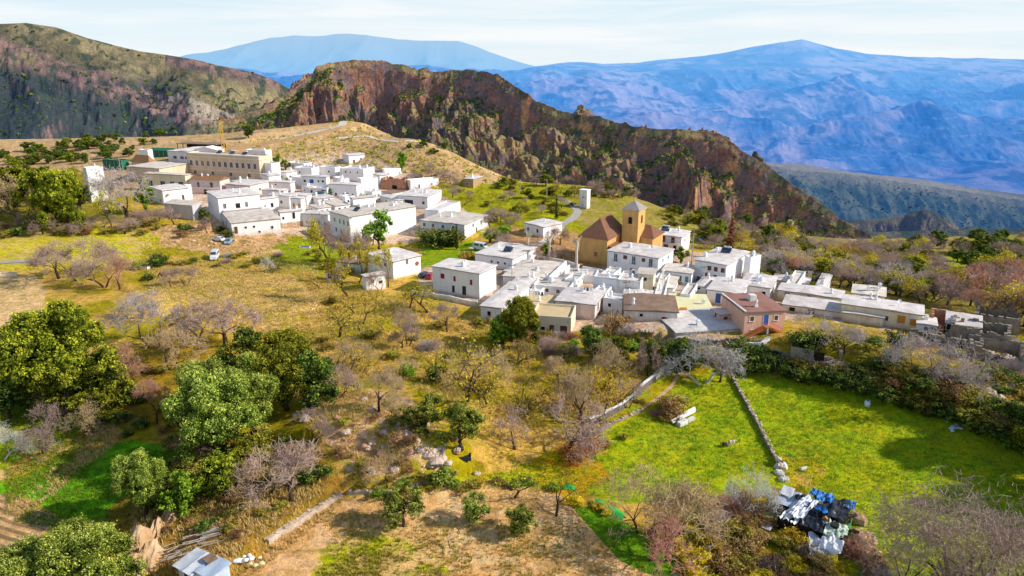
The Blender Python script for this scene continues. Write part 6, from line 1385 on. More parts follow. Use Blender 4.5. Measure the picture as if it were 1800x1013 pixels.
def knoll_scrub():
    rs = np.random.RandomState(9); poly = [(420,250),(640,218),(720,240),(900,320),(770,335),(700,300),(480,285)]
    P = []
    for _ in range(1500):
        px, py = rs.uniform(400, 920), rs.uniform(215, 340)
        if inpoly(np.array([px]), np.array([py]), poly)[0]: P.append((px, py))
    P = np.array([at(a, b) for a, b in P]); n = 12; s = rs.uniform(.35, 1.15, len(P))
    q = rs.normal(size=(len(P)*n, 3)); q /= np.linalg.norm(q, axis=1)[:, None]; q[:, 2] = np.abs(q[:, 2]); S_ = np.repeat(s, n)
    B = np.repeat(P, n, 0)+q*S_[:, None]; V, F = leaf_quads(B, q, .75, rs, .6, .8)
    tag(link('golden_scrub', mesh_np('golden_scrub', V, F, LM['scrub'], fattr=np.clip(.55+rs.normal(0, .15, len(B))+.2*q[:, 2], 0, 1))), 'low golden scrub covering the slope behind the upper village', 'scrub', kind='stuff')
knoll_scrub()
# ================================================================ WALLS, TRACKS, ANIMALS, VEHICLES, SMALL THINGS
def draped(points, step=1.2):
    W = [at(*p)[:2] for p in points]; out = []
    for a, b in zip(W[:-1], W[1:]):
        n = max(1, int(np.hypot(*(b-a))/step))
        out += [a+(b-a)*k/n for k in range(n)]
    out.append(W[-1]); P = np.array(out); return np.column_stack([P, zground(P[:, 0], P[:, 1])])
def wall_line(name, points, w, h, mat, label, cat='wall', rough=.15, coping=None, seed=0, kind=None, step=.9):
    P = draped(points, step); rnd = random.Random(seed); T = np.gradient(P[:, :2], axis=0); T /= np.linalg.norm(T, axis=1)[:, None]
    Nn = np.column_stack([-T[:, 1], T[:, 0]]); O = P[0]; m = MB(); vs = []
    hs = [h*(1+rnd.uniform(-rough, rough)) for _ in P]
    for p, n, hh in zip(P, Nn, hs):
        q = p-O; j = 1+rnd.uniform(-rough, rough)
        vs += [(q[0]-n[0]*w/2*j, q[1]-n[1]*w/2*j, q[2]-.8), (q[0]-n[0]*w/2*j*.85, q[1]-n[1]*w/2*j*.85, q[2]+hh), (q[0]+n[0]*w/2*j*.85, q[1]+n[1]*w/2*j*.85, q[2]+hh), (q[0]+n[0]*w/2*j, q[1]+n[1]*w/2*j, q[2]-.8)]
    k = len(P); fs = [(4*i+a, 4*i+b, 4*i+4+b, 4*i+4+a) for i in range(k-1) for a, b in ((0, 1), (1, 2), (2, 3))]+[(3, 2, 1, 0), tuple(4*k-4+i for i in range(4))]
    m.add(vs, fs); o = empty(name, O); m.build('wall_body', M(mat), o)
    if coping:
        c = MB(); cv = []
        for p, n, hh in zip(P, Nn, hs):
            q = p-O; a = w/2+.06; z = q[2]+hh+.003
            cv += [(q[0]-n[0]*a, q[1]-n[1]*a, z), (q[0]-n[0]*a, q[1]-n[1]*a, z+.12), (q[0]+n[0]*a, q[1]+n[1]*a, z+.12), (q[0]+n[0]*a, q[1]+n[1]*a, z)]
        c.add(cv, fs+[(4*i+3, 4*i, 4*i+4, 4*i+7) for i in range(k-1)]); c.build('coping', M(coping), o)
    elif mat in ('drystone', 'rock', 'redrock'):
        c = MB()
        for i, (p, hh) in enumerate(zip(P, hs)):
            q = p-O
            for _ in range(2): c.blob((q[0]+rnd.uniform(-.3, .3), q[1]+rnd.uniform(-.3, .3), q[2]+hh+rnd.uniform(-.05, .1)), rnd.uniform(.14, .26), 1.2, 1, .7, rnd.randint(0, 999), .2, 6, 4)
        c.build('cap_stones', M('rock'), o)
    return tag(o, label, cat)
wall_line('field_wall', [(1286,664),(1300,690),(1318,722),(1338,760),(1354,792),(1372,828)], .5, .65, 'drystone', 'dry stone wall dividing the two bright meadows', seed=1)
wall_line('field_wall', [(1036,748),(1060,738),(1087,724),(1112,706),(1132,684),(1152,668)], .35, 1.2, 'slate', 'white topped field wall curving along the orchard edge', coping='white', seed=2, rough=.05)
wall_line('field_wall', [(1152,668),(1166,656),(1160,646)], .4, 1.5, 'white', 'short bright white end of the curving field wall', seed=3, rough=.12)
wall_line('retaining_wall', [(470,952),(500,932),(545,905),(600,872)], .8, .55, 'rock', 'stone retaining wall edging the bare soil at lower left', seed=4)
wall_line('retaining_wall', [(612,868),(690,866),(770,850)], .6, .4, 'drystone', 'low stone edge along the top of the bare soil', seed=5)
wall_line('field_wall', [(1010,778),(1050,762),(1100,735),(1130,722)], .5, .35, 'drystone', 'knee high stone edge between grassy lane and meadow', seed=6)
wall_line('village_wall', [(943,457),(985,464),(1018,473)], .35, 1.3, 'white', 'low white street wall below the pollarded trees', seed=7, rough=.02)
wall_line('village_wall', [(1024,476),(1050,480),(1068,486)], .35, 1.3, 'white', 'low white wall in front of the church yard', seed=8, rough=.02)
wall_line('village_wall', [(722,520),(760,524),(800,532),(840,540)], .4, 1.3, 'plaster_old', 'whitewashed terrace wall under the maroon shuttered house', seed=9, rough=.08)
wall_line('village_wall', [(742,505),(770,500),(775,490)], .4, 1.2, 'plaster_old', 'broken white yard wall left of the maroon shuttered house', seed=10, rough=.2)
wall_line('hill_wall', [(634,223),(600,228),(560,238),(510,248),(450,258),(405,266)], .8, 1.6, 'stonetan', 'long tan wall climbing the slope beside the hill track', seed=11, rough=.1, step=3)
wall_line('village_wall', [(655,315),(690,330),(740,335)], .5, 1.0, 'drystone', 'rough stone wall below the small upper cottage', seed=12)
wall_line('village_wall', [(1660,575),(1705,590),(1745,606)], .6, 1.3, 'drystone', 'crumbling stone wall leading to the right hand ruins', seed=13, rough=.4)
wall_line('village_wall', [(1290,612),(1335,610),(1352,600)], .4, 1.0, 'plaster_old', 'yard wall below the double outside stair', seed=14)
wall_line('village_wall', [(1145,604),(1220,606),(1296,604)], .5, 1.0, 'drystone', 'stone wall under the long ruinous roof', seed=15, rough=.25)
def strip(name, points, w, mat, lift=.06, closed=False):
    P = draped(points, 1.5); T = np.gradient(P[:, :2], axis=0); T /= np.linalg.norm(T, axis=1)[:, None]; Nn = np.column_stack([-T[:, 1], T[:, 0]])
    k = 5; V = []
    for j in np.linspace(-.5, .5, k):
        Q = P[:, :2]+Nn*w*j*(1+.12*fbm(P[:, 0:1]/3, P[:, 1:2]/3, octv=2)); V.append(np.column_stack([Q, zground(Q[:, 0], Q[:, 1])+lift]))
    V = np.stack(V, 1); n = len(P)
    tag(link(name, mesh_np(name, V.reshape(-1, 3), grid_faces(n, k), M(mat), True)), kind='structure')
strip('path', [(972,348),(990,352),(1006,360),(1016,372),(1008,384),(992,393),(984,400)], 3.0, 'concrete', .12)
strip('lane', [(-60,464),(0,462),(40,460),(85,459)], 3.2, 'concrete', .12)
strip('hill_track', [(650,216),(600,224),(540,236),(480,248),(430,258)], 4.0, 'launa2', .15)
strip('village_street', [(1170,505),(1210,508),(1245,512),(1290,505),(1345,498)], 4.0, 'concrete', .14)
strip('cottage_track', [(985,400),(960,425),(900,445),(860,440),(830,435)], 3.5, 'launa2', .12)
strip('hill_path', [(590,244),(650,240),(700,250),(745,252)], 1.6, 'launa2', .12)
strip('grassy_lane', [(1196,655),(1180,680),(1150,705),(1110,730),(1060,752)], .7, 'earthbank', .08)
strip('far_lane', [(1690,490),(1740,472),(1800,458)], 3.5, 'launa2', .2)

def rocks(spots, mat, label, group, seed, r=(.5, 1.1), name='boulder'):
    rnd = random.Random(seed)
    for px, py, s in spots:
        B = at(px, py); m = MB(); r_ = s*rnd.uniform(.85, 1.15)
        for k in range(3): m.blob((rnd.uniform(-.5, .5)*r_, rnd.uniform(-.5, .5)*r_, r_*rnd.uniform(.0, .3)), r_*rnd.uniform(.5, .9), rnd.uniform(.8, 1.4), rnd.uniform(.8, 1.2), rnd.uniform(.6, 1.0), rnd.randint(0, 9999), .22, 9, 6)
        tag(m.build(name, M(mat), None, B), label, 'rock', group)
rnd_ = random.Random(4); sp_ = []
for _ in range(60):
    t = rnd_.random(); sp_.append((rnd_.gauss(665+t*95, 34), rnd_.gauss(725+t*85, 24), rnd_.uniform(.15, .6)**1.2*1.3))
rocks(sp_+[(640,704,.8),(655,716,.6),(712,738,.8),(772,812,1.2),(757,800,.9),(740,792,.9)], 'rock', 'pale boulder of the rocky outcrop in the middle', 'boulders of the middle outcrop', 1)
rocks([(rnd_.gauss(690, 45), rnd_.gauss(765, 28), rnd_.uniform(.2, .7)) for _ in range(40)], 'redrock', 'reddish boulder of the rocky outcrop in the middle', 'reddish boulders of the middle outcrop', 2)
rocks([(rnd_.gauss(1752, 16), rnd_.gauss(660, 20), rnd_.uniform(.5, 1.3)) for _ in range(26)], 'rock', 'white limestone boulder of the outcrop at the right edge', 'limestone boulders at the right edge', 3)
rocks([(rnd_.uniform(285, 480), rnd_.gauss(425, 9), rnd_.uniform(.3, .7)) for _ in range(26)], 'earthbank', 'tan rubble stone on the slope below the left village', 'rubble below the left village', 4)
rocks([(rnd_.uniform(665, 715), rnd_.uniform(338, 352), rnd_.uniform(.4, .9)) for _ in range(14)], 'redrock', 'brown rubble heap stone beside the upper ruin', 'rubble beside the upper ruin', 5)
rocks([(rnd_.uniform(1100, 1160), rnd_.uniform(575, 600), rnd_.uniform(.3, .7)) for _ in range(16)], 'rock', 'grey rubble stone at the foot of the lower village', 'rubble at the foot of the lower village', 6)
rocks([(1372,822,1.0),(1370,834,.8),(1376,842,.8)], 'plaster_old', 'white stone at the lower end of the meadow wall', 'white stones at the meadow wall end', 7)
rocks([(535,738,1.2),(522,730,.8),(175,688,1.2),(150,684,.9),(20,706,.7)], 'rock', 'rock outcropping in the shade of the oaks', 'rocks in the shade of the oaks', 8)
def bank(name, cx, cy, lab, w, h, seed):
    """bare eroded earth face"""
    B = at(cx, cy); rs = np.random.RandomState(seed); nu, nv = 40, 26
    u, v = np.meshgrid(np.linspace(-1, 1, nu), np.linspace(0, 1, nv)); X = u*w*(1-.25*v)+.3*fbm(v*4+seed, u*2, octv=3, seed=seed+1); Zz = -1+(h+1)*v*(1-.9*np.abs(u)**3)+.35*fbm(u*4, v*3+seed, octv=3, seed=seed+2); Y = 1.0*v+1.8*v**3+.9*fbm(u*3+seed, v*2, octv=4, seed=seed)+.5*u*u
    m = mesh_np(name, np.stack([X.ravel(), Y.ravel(), Zz.ravel()], 1), grid_faces(nv, nu), M('earthbank')); o = link(name, m, None, B); tag(o, kind='structure')
bank('earth_bank', 232, 985, '', 2.2, 3.4, 3); bank('earth_bank', 286, 928, '', 1.6, 2.4, 5); bank('earth_bank', 250, 1012, '', 2.4, 3.0, 8); bank('earth_bank', 262, 958, '', 1.6, 2.2, 9); bank('earth_bank', 222, 1035, '', 2.2, 3.0, 12)

# ---- sheds and junk in the foreground
def corr(name, P, mat, parent, n=16, amp=.035, th=.02):
    """corrugated sheet between four corners"""
    P = [Vector(p) for p in P]; V = []; nrm = (P[1]-P[0]).cross(P[3]-P[0]).normalized()
    for j in (0, 1, 2, 3):
        t = j/3.
        for i in range(n*2+1):
            s = i/(n*2.); q = P[0].lerp(P[1], s).lerp(P[3].lerp(P[2], s), t)+nrm*(amp*(1 if i % 2 else -1)+.04*math.sin(7*s+3*t)); V.append(tuple(q))
    return link(name, mesh_np(name, np.array(V), grid_faces(4, n*2+1), M(mat), False), parent)
MATS['tin'] = stained('whitish_corrugated_tin', (.72, .76, .80), (.40, .32, .28), .8, .55, rough=.4)
MATS['bluetin'] = stained('blue_grey_tin', (.50, .60, .72), (.30, .30, .32), .8, .5, rough=.4)
MATS['blacktarp'] = stained('black_plastic_sheet', (.022, .026, .034), (.08, .09, .12), 1.5, .7, rough=.3)
MATS['bluetarp'] = stained('blue_tarpaulin', (.03, .22, .62), (.05, .1, .25), 1.2, .5, rough=.4)
MATS['whitetarp'] = stained('white_tarpaulin', (.86, .87, .90), (.5, .48, .5), 1.2, .45, rough=.5)
MATS['greentarp'] = stained('bright_green_sheet', (.02, .50, .08), (.03, .25, .06), 1.4, .4, rough=.5)
MATS['palegreen'] = stained('pale_green_plastic', (.55, .66, .52), (.35, .38, .3), 1.4, .5)
def metal_shed():
    B = at(345, 1035); o = empty('metal_shed', B, R(-32)); tag(o, 'shed roofed with loose whitish tin sheets at the bottom edge', 'shed')
    MB().box(-3.2, 0, 0, 2.6, -1, 1.9).build('wall', M('tin'), o); MB().box(.05, 2.6, .3, 2.9, -1, 2.3).build('annex_wall', M('bluetin'), o)
    corr('roof_sheet', [(-3.6, -.5, 2.05), (-1.3, -.4, 2.1), (-1.2, 3.0, 2.6), (-3.5, 2.9, 2.5)], 'tin', o)
    corr('roof_sheet', [(-1.5, -.6, 2.25), (.2, -.5, 2.15), (.3, 2.8, 2.7), (-1.4, 2.9, 2.75)], 'whitetarp', o)
    corr('roof_sheet', [(0., 0., 2.45), (2.9, .1, 2.4), (2.8, 3.2, 2.7), (.1, 3.1, 2.75)], 'bluetin', o)
    corr('roof_sheet', [(-.6, 1.6, 2.95), (1.0, 1.4, 2.9), (1.2, 2.6, 3.0), (-.4, 2.9, 3.05)], 'brownroof', o)
    MB().box(1.0, 1.9, .25, .29, .2, 1.8).build('opening', M('dark'), o); MB().box(-3.5, -3.4, -.5, -.4, -1, 2.0).build('post', M('wood'), o)
    MB().box(-2.0, -.9, -.04, -.01, -.2, 1.6).build('opening', M('dark'), o)
metal_shed()
def heap(name, px, py, lab, mat, n, r, seed, cat, extra=None):
    B = at(px, py); rnd = random.Random(seed); m = MB()
    for k in range(n): m.blob((rnd.gauss(0, r), rnd.gauss(0, r*.7), rnd.uniform(.05, .4)), rnd.uniform(.2, .38), 1.3, 1, .7, rnd.randint(0, 999), .15, 8, 5)
    tag(m.build(name, M(mat), None, B), lab, cat)
heap('sack_pile', 425, 985, 'pile of white sacks beside the tin roofed shed', 'whitetarp', 9, .6, 1, 'sacks')
heap('sack_pile', 448, 990, 'small pile of yellowish sacks right of the white sacks', 'yellowroof', 6, .5, 2, 'sacks')
heap('rag_pile', 492, 842, 'bluish white heap of scrap half under the bare dome bush', 'bluetin', 10, .8, 3, 'scrap')
heap('rag_pile', 515, 855, 'orange tinted scrap right of the bluish heap', 'tileorange', 5, .4, 4, 'scrap')
heap('scrap_pile', 1680, 752, 'dark blue scrap lying at the foot of the right bank', 'bluetin', 8, 1.0, 5, 'scrap')
heap('scrap_pile', 1725, 760, 'turquoise plastic scrap at the foot of the right bank', 'teal', 5, .7, 6, 'scrap')
def cane_heap(px, py, n, L, yaw, lab, seed, mat='pole', name='branch_pile'):
    B = at(px, py); rnd = random.Random(seed); m = MB(); o = empty(name, B, R(yaw)); tag(o, lab, 'pile')
    for g in (0, 1):
        m = MB()
        for k in range(n//2):
            y = rnd.gauss(0, .9); x = rnd.gauss(0, .6); a = rnd.gauss(0, .12); l = L*rnd.uniform(.5, 1); z = rnd.uniform(.1, .7)
            m.tube((x-l/2, y-a*l/2, z), (x+l/2, y+a*l/2, z+rnd.uniform(-.3, .3)), .05, .03, 5)
        m.build('branches', M(('pole', 'wood')[g]) if mat == 'pole' else M((mat, 'pole')[g]), o)
cane_heap(370, 945, 60, 5.0, 28, 'heap of long cut branches above the tin roofed shed', 1)
cane_heap(318, 975, 30, 4.0, 35, 'smaller heap of cut branches left of the long ones', 2)
cane_heap(1470, 640, 34, 4.0, -15, 'heap of fallen grey beams inside the stone pen', 3, 'bluetin', 'beam_pile')
def junk_shack():
    B = at(1425, 958); o = empty('junk_shack', B, R(-30)); tag(o, 'ramshackle shack covered with black, blue and white plastic sheets', 'shack')
    rnd = random.Random(3)
    MB().box(-4.6, 3.4, 1.2, 6.6, -1, 1.7).build('wall', M('dark'), o)  # near-black block painting the shade under the roof sheets
    def sheet(name, P, mat, sag=.25, seed=0, n=22):
        P = [Vector(p) for p in P]; V = []
        for j in range(n+1):
            for i in range(n+1):
                s, t = i/n, j/n; q = P[0].lerp(P[1], s).lerp(P[3].lerp(P[2], s), t)
                e = .12*math.sin(9*s+seed) if j in (0, n) else 0
                V.append((q.x+e*.5, q.y+e+.1*math.sin(6*t+seed), q.z+sag*float(noise(np.array([s*5+seed]), np.array([t*5]), seed=seed)[0])+.16*float(noise(np.array([s*11+seed*3]), np.array([t*11]), seed=seed+5)[0])+.05*math.sin(31*s+5*t)))
        return link(name, mesh_np(name, np.array(V), grid_faces(n+1, n+1), M(mat), True), o)
    corr('roof_sheet', [(-5.4, 4.3, 1.9), (-2.2, 4.2, 2.0), (-2.2, 7.6, 2.5), (-5.2, 7.4, 2.4)], 'bluetin', o)
    corr('roof_sheet', [(-5.2, 6.0, 2.45), (-3.6, 5.8, 2.5), (-3.5, 7.8, 2.75), (-5.1, 8.2, 2.7)], 'whitetarp', o)
    sheet('black_sheet', [(-1.5, 3.6, 2.3), (3.4, 4.0, 2.2), (4.0, 8.2, 2.7), (-.9, 8.4, 2.9)], 'blacktarp', .3, 1)
    sheet('blue_edge', [(-1.7, 7.0, 2.95), (-.4, 7.0, 2.98), (-.2, 8.8, 3.0), (-1.3, 8.8, 2.98)], 'bluetarp', .15, 2)
    sheet('blue_edge', [(2.8, 6.6, 2.75), (4.2, 6.8, 2.7), (4.3, 8.6, 2.8), (3.2, 8.4, 2.85)], 'bluetarp', .15, 7)
    sheet('white_sheet', [(-4.4, 1.4, 1.6), (-2.1, .8, 1.7), (-.9, 6.6, 2.75), (-2.6, 7.4, 2.7)], 'whitetarp', .3, 3)
    sheet('black_sheet', [(-1.8, 1.4, 1.95), (1.4, .2, 1.8), (1.6, 3.6, 2.3), (-1.5, 4.2, 2.35)], 'blacktarp', .35, 4)
    sheet('pale_sheet', [(1.2, .4, 1.7), (3.9, .8, 1.5), (4.0, 4.0, 2.0), (1.4, 4.0, 2.2)], 'palegreen', .4, 5)
    sheet('white_sheet', [(.2, -3.2, .5), (2.9, -3.6, .4), (3.0, .2, 1.35), (-.6, 1.0, 1.5)], 'whitetarp', .4, 6)
    MB().box(4.05, 4.12, 3.4, 5.6, .3, 2.1).build('green_door', M('greentarp'), o)
    MB().tube((2.3, 2.4, 2.0), (2.3, 2.4, 2.5), .5, .55, 14).build('tub', M('rubber'), o)
    MB().tube((.9, 3.0, 2.35), (1.2, 3.0, 2.7), .3, .28, 12).build('orange_bucket', M('tileorange'), o)
    for x, y in ((-4.6, 1.0), (-2.0, .6), (1.2, -.2), (3.8, .4), (.2, -3.0)): MB().tube((x, y, -1), (x, y, 1.7 if y > 0 else 1.2), .07, .06, 6).build('post', M('wood'), o)
    sheet('white_sheet', [(-3.6, 2.2, 2.2), (-1.6, 1.6, 2.25), (-.2, 5.6, 2.95), (-1.9, 6.6, 2.95)], 'whitetarp', .25, 31)
    sheet('blue_sheet', [(-.6, 6.2, 3.0), (1.4, 6.2, 3.0), (1.6, 8.3, 3.05), (-.4, 8.4, 3.05)], 'bluetarp', .25, 33)
    sheet('white_sheet', [(1.0, -1.6, 1.3), (3.6, -2.0, 1.2), (3.8, .6, 1.7), (1.2, 1.0, 1.9)], 'whitetarp', .35, 35)
    for k in range(6):
        x, y = rnd.uniform(-3.5, 3.2), rnd.uniform(.5, 7); z = 2.3+y*.07; c = rnd.choice(['whitetarp', 'bluetarp', 'blacktarp', 'palegreen', 'whitetarp', 'whitetarp'])
        sheet('loose_sheet', [(x, y, z), (x+rnd.uniform(.6, 1.7), y+rnd.uniform(-.4, .4), z+.15), (x+rnd.uniform(.5, 1.4), y+rnd.uniform(.5, 1.5), z+.2), (x-.1, y+rnd.uniform(.5, 1.3), z+.1)], c, .35, 10+k, 8)
    for k in range(9):
        x, y = rnd.uniform(2.8, 4.6), rnd.uniform(.5, 3.4); MB().box(x, x+rnd.uniform(.3, .9), y, y+.12, 1.4, 1.4+rnd.uniform(.3, .7)).build('board', M(rnd.choice(['wood', 'redroof', 'whitetarp'])), o)
junk_shack()
rocks([(1512,945,1.8),(1505,915,1.3),(1520,975,1.6)], 'earthbank', 'big tan rock right of the junk covered shack', 'tan rocks right of the junk shack', 12)
def flat_sheet(name, px, py, w, d, yaw, mat, lab, cat, z=.35, tilt=.25):
    B = at(px, py); o = empty(name, B, R(yaw)); tag(o, lab, cat)
    corr('sheet', [(-w/2, -d/2, z), (w/2, -d/2, z), (w/2, d/2, z+tilt*d), (-w/2, d/2, z+tilt*d)], mat, o, 8)
    MB().box(-w/2+.1, -w/2+.2, -d/2, -d/2+.1, -.4, z).box(w/2-.2, w/2-.1, -d/2, -d/2+.1, -.4, z).build('prop', M('wood'), o)
flat_sheet('loose_board', 1352, 915, 2.0, 1.6, 10, 'greentarp', 'bright green board lying left of the junk shack', 'board')
flat_sheet('loose_tin', 1345, 930, 1.6, .9, -40, 'whitetarp', 'bent white tin sheet on the bushes left of the junk shack', 'panel')
def slabs():
    B = at(1200, 740); o = empty('fallen_wall', B, R(38)); tag(o, 'fallen white wall slabs propped on a bramble heap beside the meadow', 'wall')
    MB().hull8([(-2.6, 0, .3), (3.4, 0, .6), (3.4, .5, 1.0), (-2.6, .5, .7), (-2.6, .05, .75), (3.4, .05, 1.4), (3.4, .4, 1.5), (-2.6, .4, .85)]).build('slab', M('white'), o)
    MB().box(-2.2, -.2, -1.3, -.5, -.2, .8).build('slab', M('white'), o); MB().box(.2, 1.8, -1.2, -.6, -.2, .6).build('slab', M('plaster_old'), o)
    MB().box(-1.4, -.9, -.4, -.1, -.2, 1.1).build('slab', M('plaster_old'), o)
slabs()
def green_net():
    P = draped([(1048,884),(1064,893),(1080,902),(1098,915)], .5); V = []
    for k, p in enumerate(P):
        V += [p+np.array([-.5, -.4, .1]), p+np.array([-.1, 0, .75+.12*math.sin(k*1.7)]), p+np.array([.6, .5, .2])]
    tag(link('green_net', mesh_np('green_net', np.array(V), grid_faces(len(P), 3), M('greentarp'), True)), 'crumpled bright green netting along the edge of the bare soil', 'net')
    P = draped([(966,838),(974,845)], .5)
    for i, (px, py) in enumerate(((968,840),(1000,860))):
        if i == 0: continue
        B = at(px, py); V = np.array([(-.9, -.3, .15), (.9, -.5, .1), (.8, .5, .5), (-.7, .6, .45), (0, 0, .6)])
        m = MB().add(V, [(0, 1, 4), (1, 2, 4), (2, 3, 4), (3, 0, 4)])
        tag(m.build('green_net', M('greentarp'), None, B), ('scrap of green netting in the orange grass by the meadow', 'scrap of green netting halfway along the field edge', 'dark green net scrap beside the almond tree on the soil')[i], 'net')
green_net()
def trough(name, px, py, w, d, h, yaw, mat, lab, cat='trough'):
    B = at(px, py); o = empty(name, B, R(yaw)); tag(o, lab, cat)
    MB().box(-w/2, w/2, -d/2, -d/2+.06, 0, h).box(-w/2, w/2, d/2-.06, d/2, 0, h).box(-w/2, -w/2+.06, -d/2+.06, d/2-.06, 0, h).box(w/2-.06, w/2, -d/2+.06, d/2-.06, 0, h).build('sides', M(mat), o)
    MB().box(-w/2+.05, w/2-.05, -d/2+.05, d/2-.05, .02, h*.7).build('filling', M('dark'), o)
trough('trough', 815, 805, 2.2, 1.2, .7, 5, 'blacktarp', 'black trough at the foot of the rocky outcrop')
trough('trough', 252, 473, 3.4, 1.4, .9, -8, 'whitetarp', 'long white trough beside the agave in the paddock')
trough('trough', 14, 486, 4.0, 1.6, 1.0, 10, 'cream', 'cream stone basin by the lane at the left edge')
trough('trough', 536, 436, 3.2, 1.4, .5, 0, 'bluewall', 'pale blue bathtub like trough on the green plot')
def drum():
    B = at(1524, 714); o = empty('plastic_drum', B, 0); tag(o, 'round white plastic drum in the shade below the bank', 'drum')
    MB().tube((0, 0, 0), (0, 0, .5), .42, .5, 16).tube((0, 0, .5), (0, 0, 1.0), .5, .42, 16).build('body', M('whitetarp'), o); MB().tube((0, 0, 1.0), (0, 0, 1.08), .2, .2, 12).build('cap', M('bluetarp'), o)
drum()

# ---- animals
def skin_body(name, verts, edges, radii, mat, parent, sub=2):
    me = bpy.data.meshes.new(name); me.from_pydata(verts, edges, []); me.update(); o = link(name, me, parent); me.materials.append(mat)
    sk_ = o.modifiers.new('skin', 'SKIN'); sk_.use_smooth_shade = True; sub_ = o.modifiers.new('subd', 'SUBSURF'); sub_.levels = sub; sub_.render_levels = sub
    for i, r in enumerate(radii):
        v = me.skin_vertices[0].data[i]; v.radius = r if isinstance(r, tuple) else (r, r); v.use_root = (i == 0)
    return o
def animal_mat(name, c1, c2):
    m, nt, b = new_mat(name, .85, .1); nt.links.new(mix(nt, nz(nt, 5, 5, .7), c1, c2), b.inputs['Base Color']); return m
HORSE = animal_mat('brown_coat', (.16, .06, .025), (.09, .035, .018)); MANE = animal_mat('black_mane', (.02, .014, .012), (.04, .03, .02)); WOOL = animal_mat('cream_wool', (.75, .68, .55), (.5, .43, .33)); DWOOL = animal_mat('dark_wool', (.09, .06, .045), (.05, .035, .03)); FACE = animal_mat('sheep_face', (.45, .36, .26), (.3, .22, .15))
def horse(px, py, yaw):
    o = empty('horse', at(px, py), R(yaw)); tag(o, 'brown horse grazing in the dry paddock beside a small bare tree', 'horse')
    V = [(0, 0, 1.15), (.55, 0, 1.18), (-.55, 0, 1.2), (.85, 0, 1.25), (1.15, 0, 1.0), (1.42, 0, .62), (1.6, 0, .35), (1.72, 0, .12)]
    E = [(0, 1), (0, 2), (1, 3), (3, 4), (4, 5), (5, 6), (6, 7)]; Rr = [(.30, .33), (.29, .34), (.29, .31), (.2, .24), (.14, .18), (.12, .13), (.12, .12), (.07, .07)]
    for s in (-1, 1):
        b = len(V); V += [(.62, s*.16, .8), (.62, s*.15, .45), (.60, s*.15, .12), (.64, s*.15, .02)]; E += [(1, b), (b, b+1), (b+1, b+2), (b+2, b+3)]; Rr += [.11, .065, .045, .06]
        b = len(V); V += [(-.62, s*.16, .85), (-.52, s*.16, .62), (-.74, s*.16, .44), (-.68, s*.16, .12), (-.64, s*.16, .02)]; E += [(2, b), (b, b+1), (b+1, b+2), (b+2, b+3), (b+3, b+4)]; Rr += [.16, .10, .06, .045, .06]
    skin_body('body', V, E, Rr, HORSE, o)
    skin_body('tail', [(-.82, 0, 1.3), (-.98, 0, 1.05), (-1.0, 0, .5)], [(0, 1), (1, 2)], [.05, .08, .04], MANE, o)
    skin_body('mane', [(.9, 0, 1.5), (1.1, 0, 1.25), (1.38, 0, .85)], [(0, 1), (1, 2)], [.05, .06, .04], MANE, o)
    m = MB(); 
    for s in (-1, 1): m.tube((1.46, s*.07, .72), (1.44, s*.10, .88), .04, .01, 6)
    m.build('ears', HORSE, o)
horse(288, 489, 172)
def sheep(px, py, yaw, lab, dark=False, lying=False, scale=1.0):
    o = empty('sheep', at(px, py), R(yaw)); tag(o, lab, 'sheep'); o.scale = (scale,)*3; h = .28 if lying else .62
    W_l = DWOOL if dark else WOOL
    V = [(0, 0, h), (.32, 0, h+.02), (-.34, 0, h), (.52, 0, h+.12), (.66, 0, h+.16), (.80, 0, h+.06)]; E = [(0, 1), (0, 2), (1, 3), (3, 4), (4, 5)]
    Rr = [(.24, .25), (.21, .23), (.22, .22), .12, .09, .055]
    if not lying:
        for x in (.32, -.34):
            for s in (-1, 1):
                b = len(V); V += [(x, s*.12, .36), (x-.02, s*.12, .18), (x, s*.12, .02)]; E += [(1 if x > 0 else 2, b), (b, b+1), (b+1, b+2)]; Rr += [.07, .035, .035]
    skin_body('body', V, E, Rr, W_l, o)
    m = MB()
    for s in (-1, 1): m.tube((.64, s*.06, h+.2), (.60, s*.17, h+.17), .035, .01, 6)
    m.build('ears', FACE if not dark else DWOOL, o)
sheep(1284, 784, 10, 'cream sheep grazing near the stone wall of the left meadow', scale=1.2)
sheep(1274, 786, 190, 'dark sheep standing beside the cream one', True)
sheep(1410, 828, 20, 'cream sheep resting on the worn patch of the right meadow', False, True, 1.3)
sheep(1370, 820, 100, 'white sheep at the lower end of the meadow wall', scale=1.5)
sheep(1272, 660, 80, 'white sheep at the upper gate of the meadow', scale=1.1)
sheep(1266, 655, 120, 'second white sheep just behind the one at the upper gate')

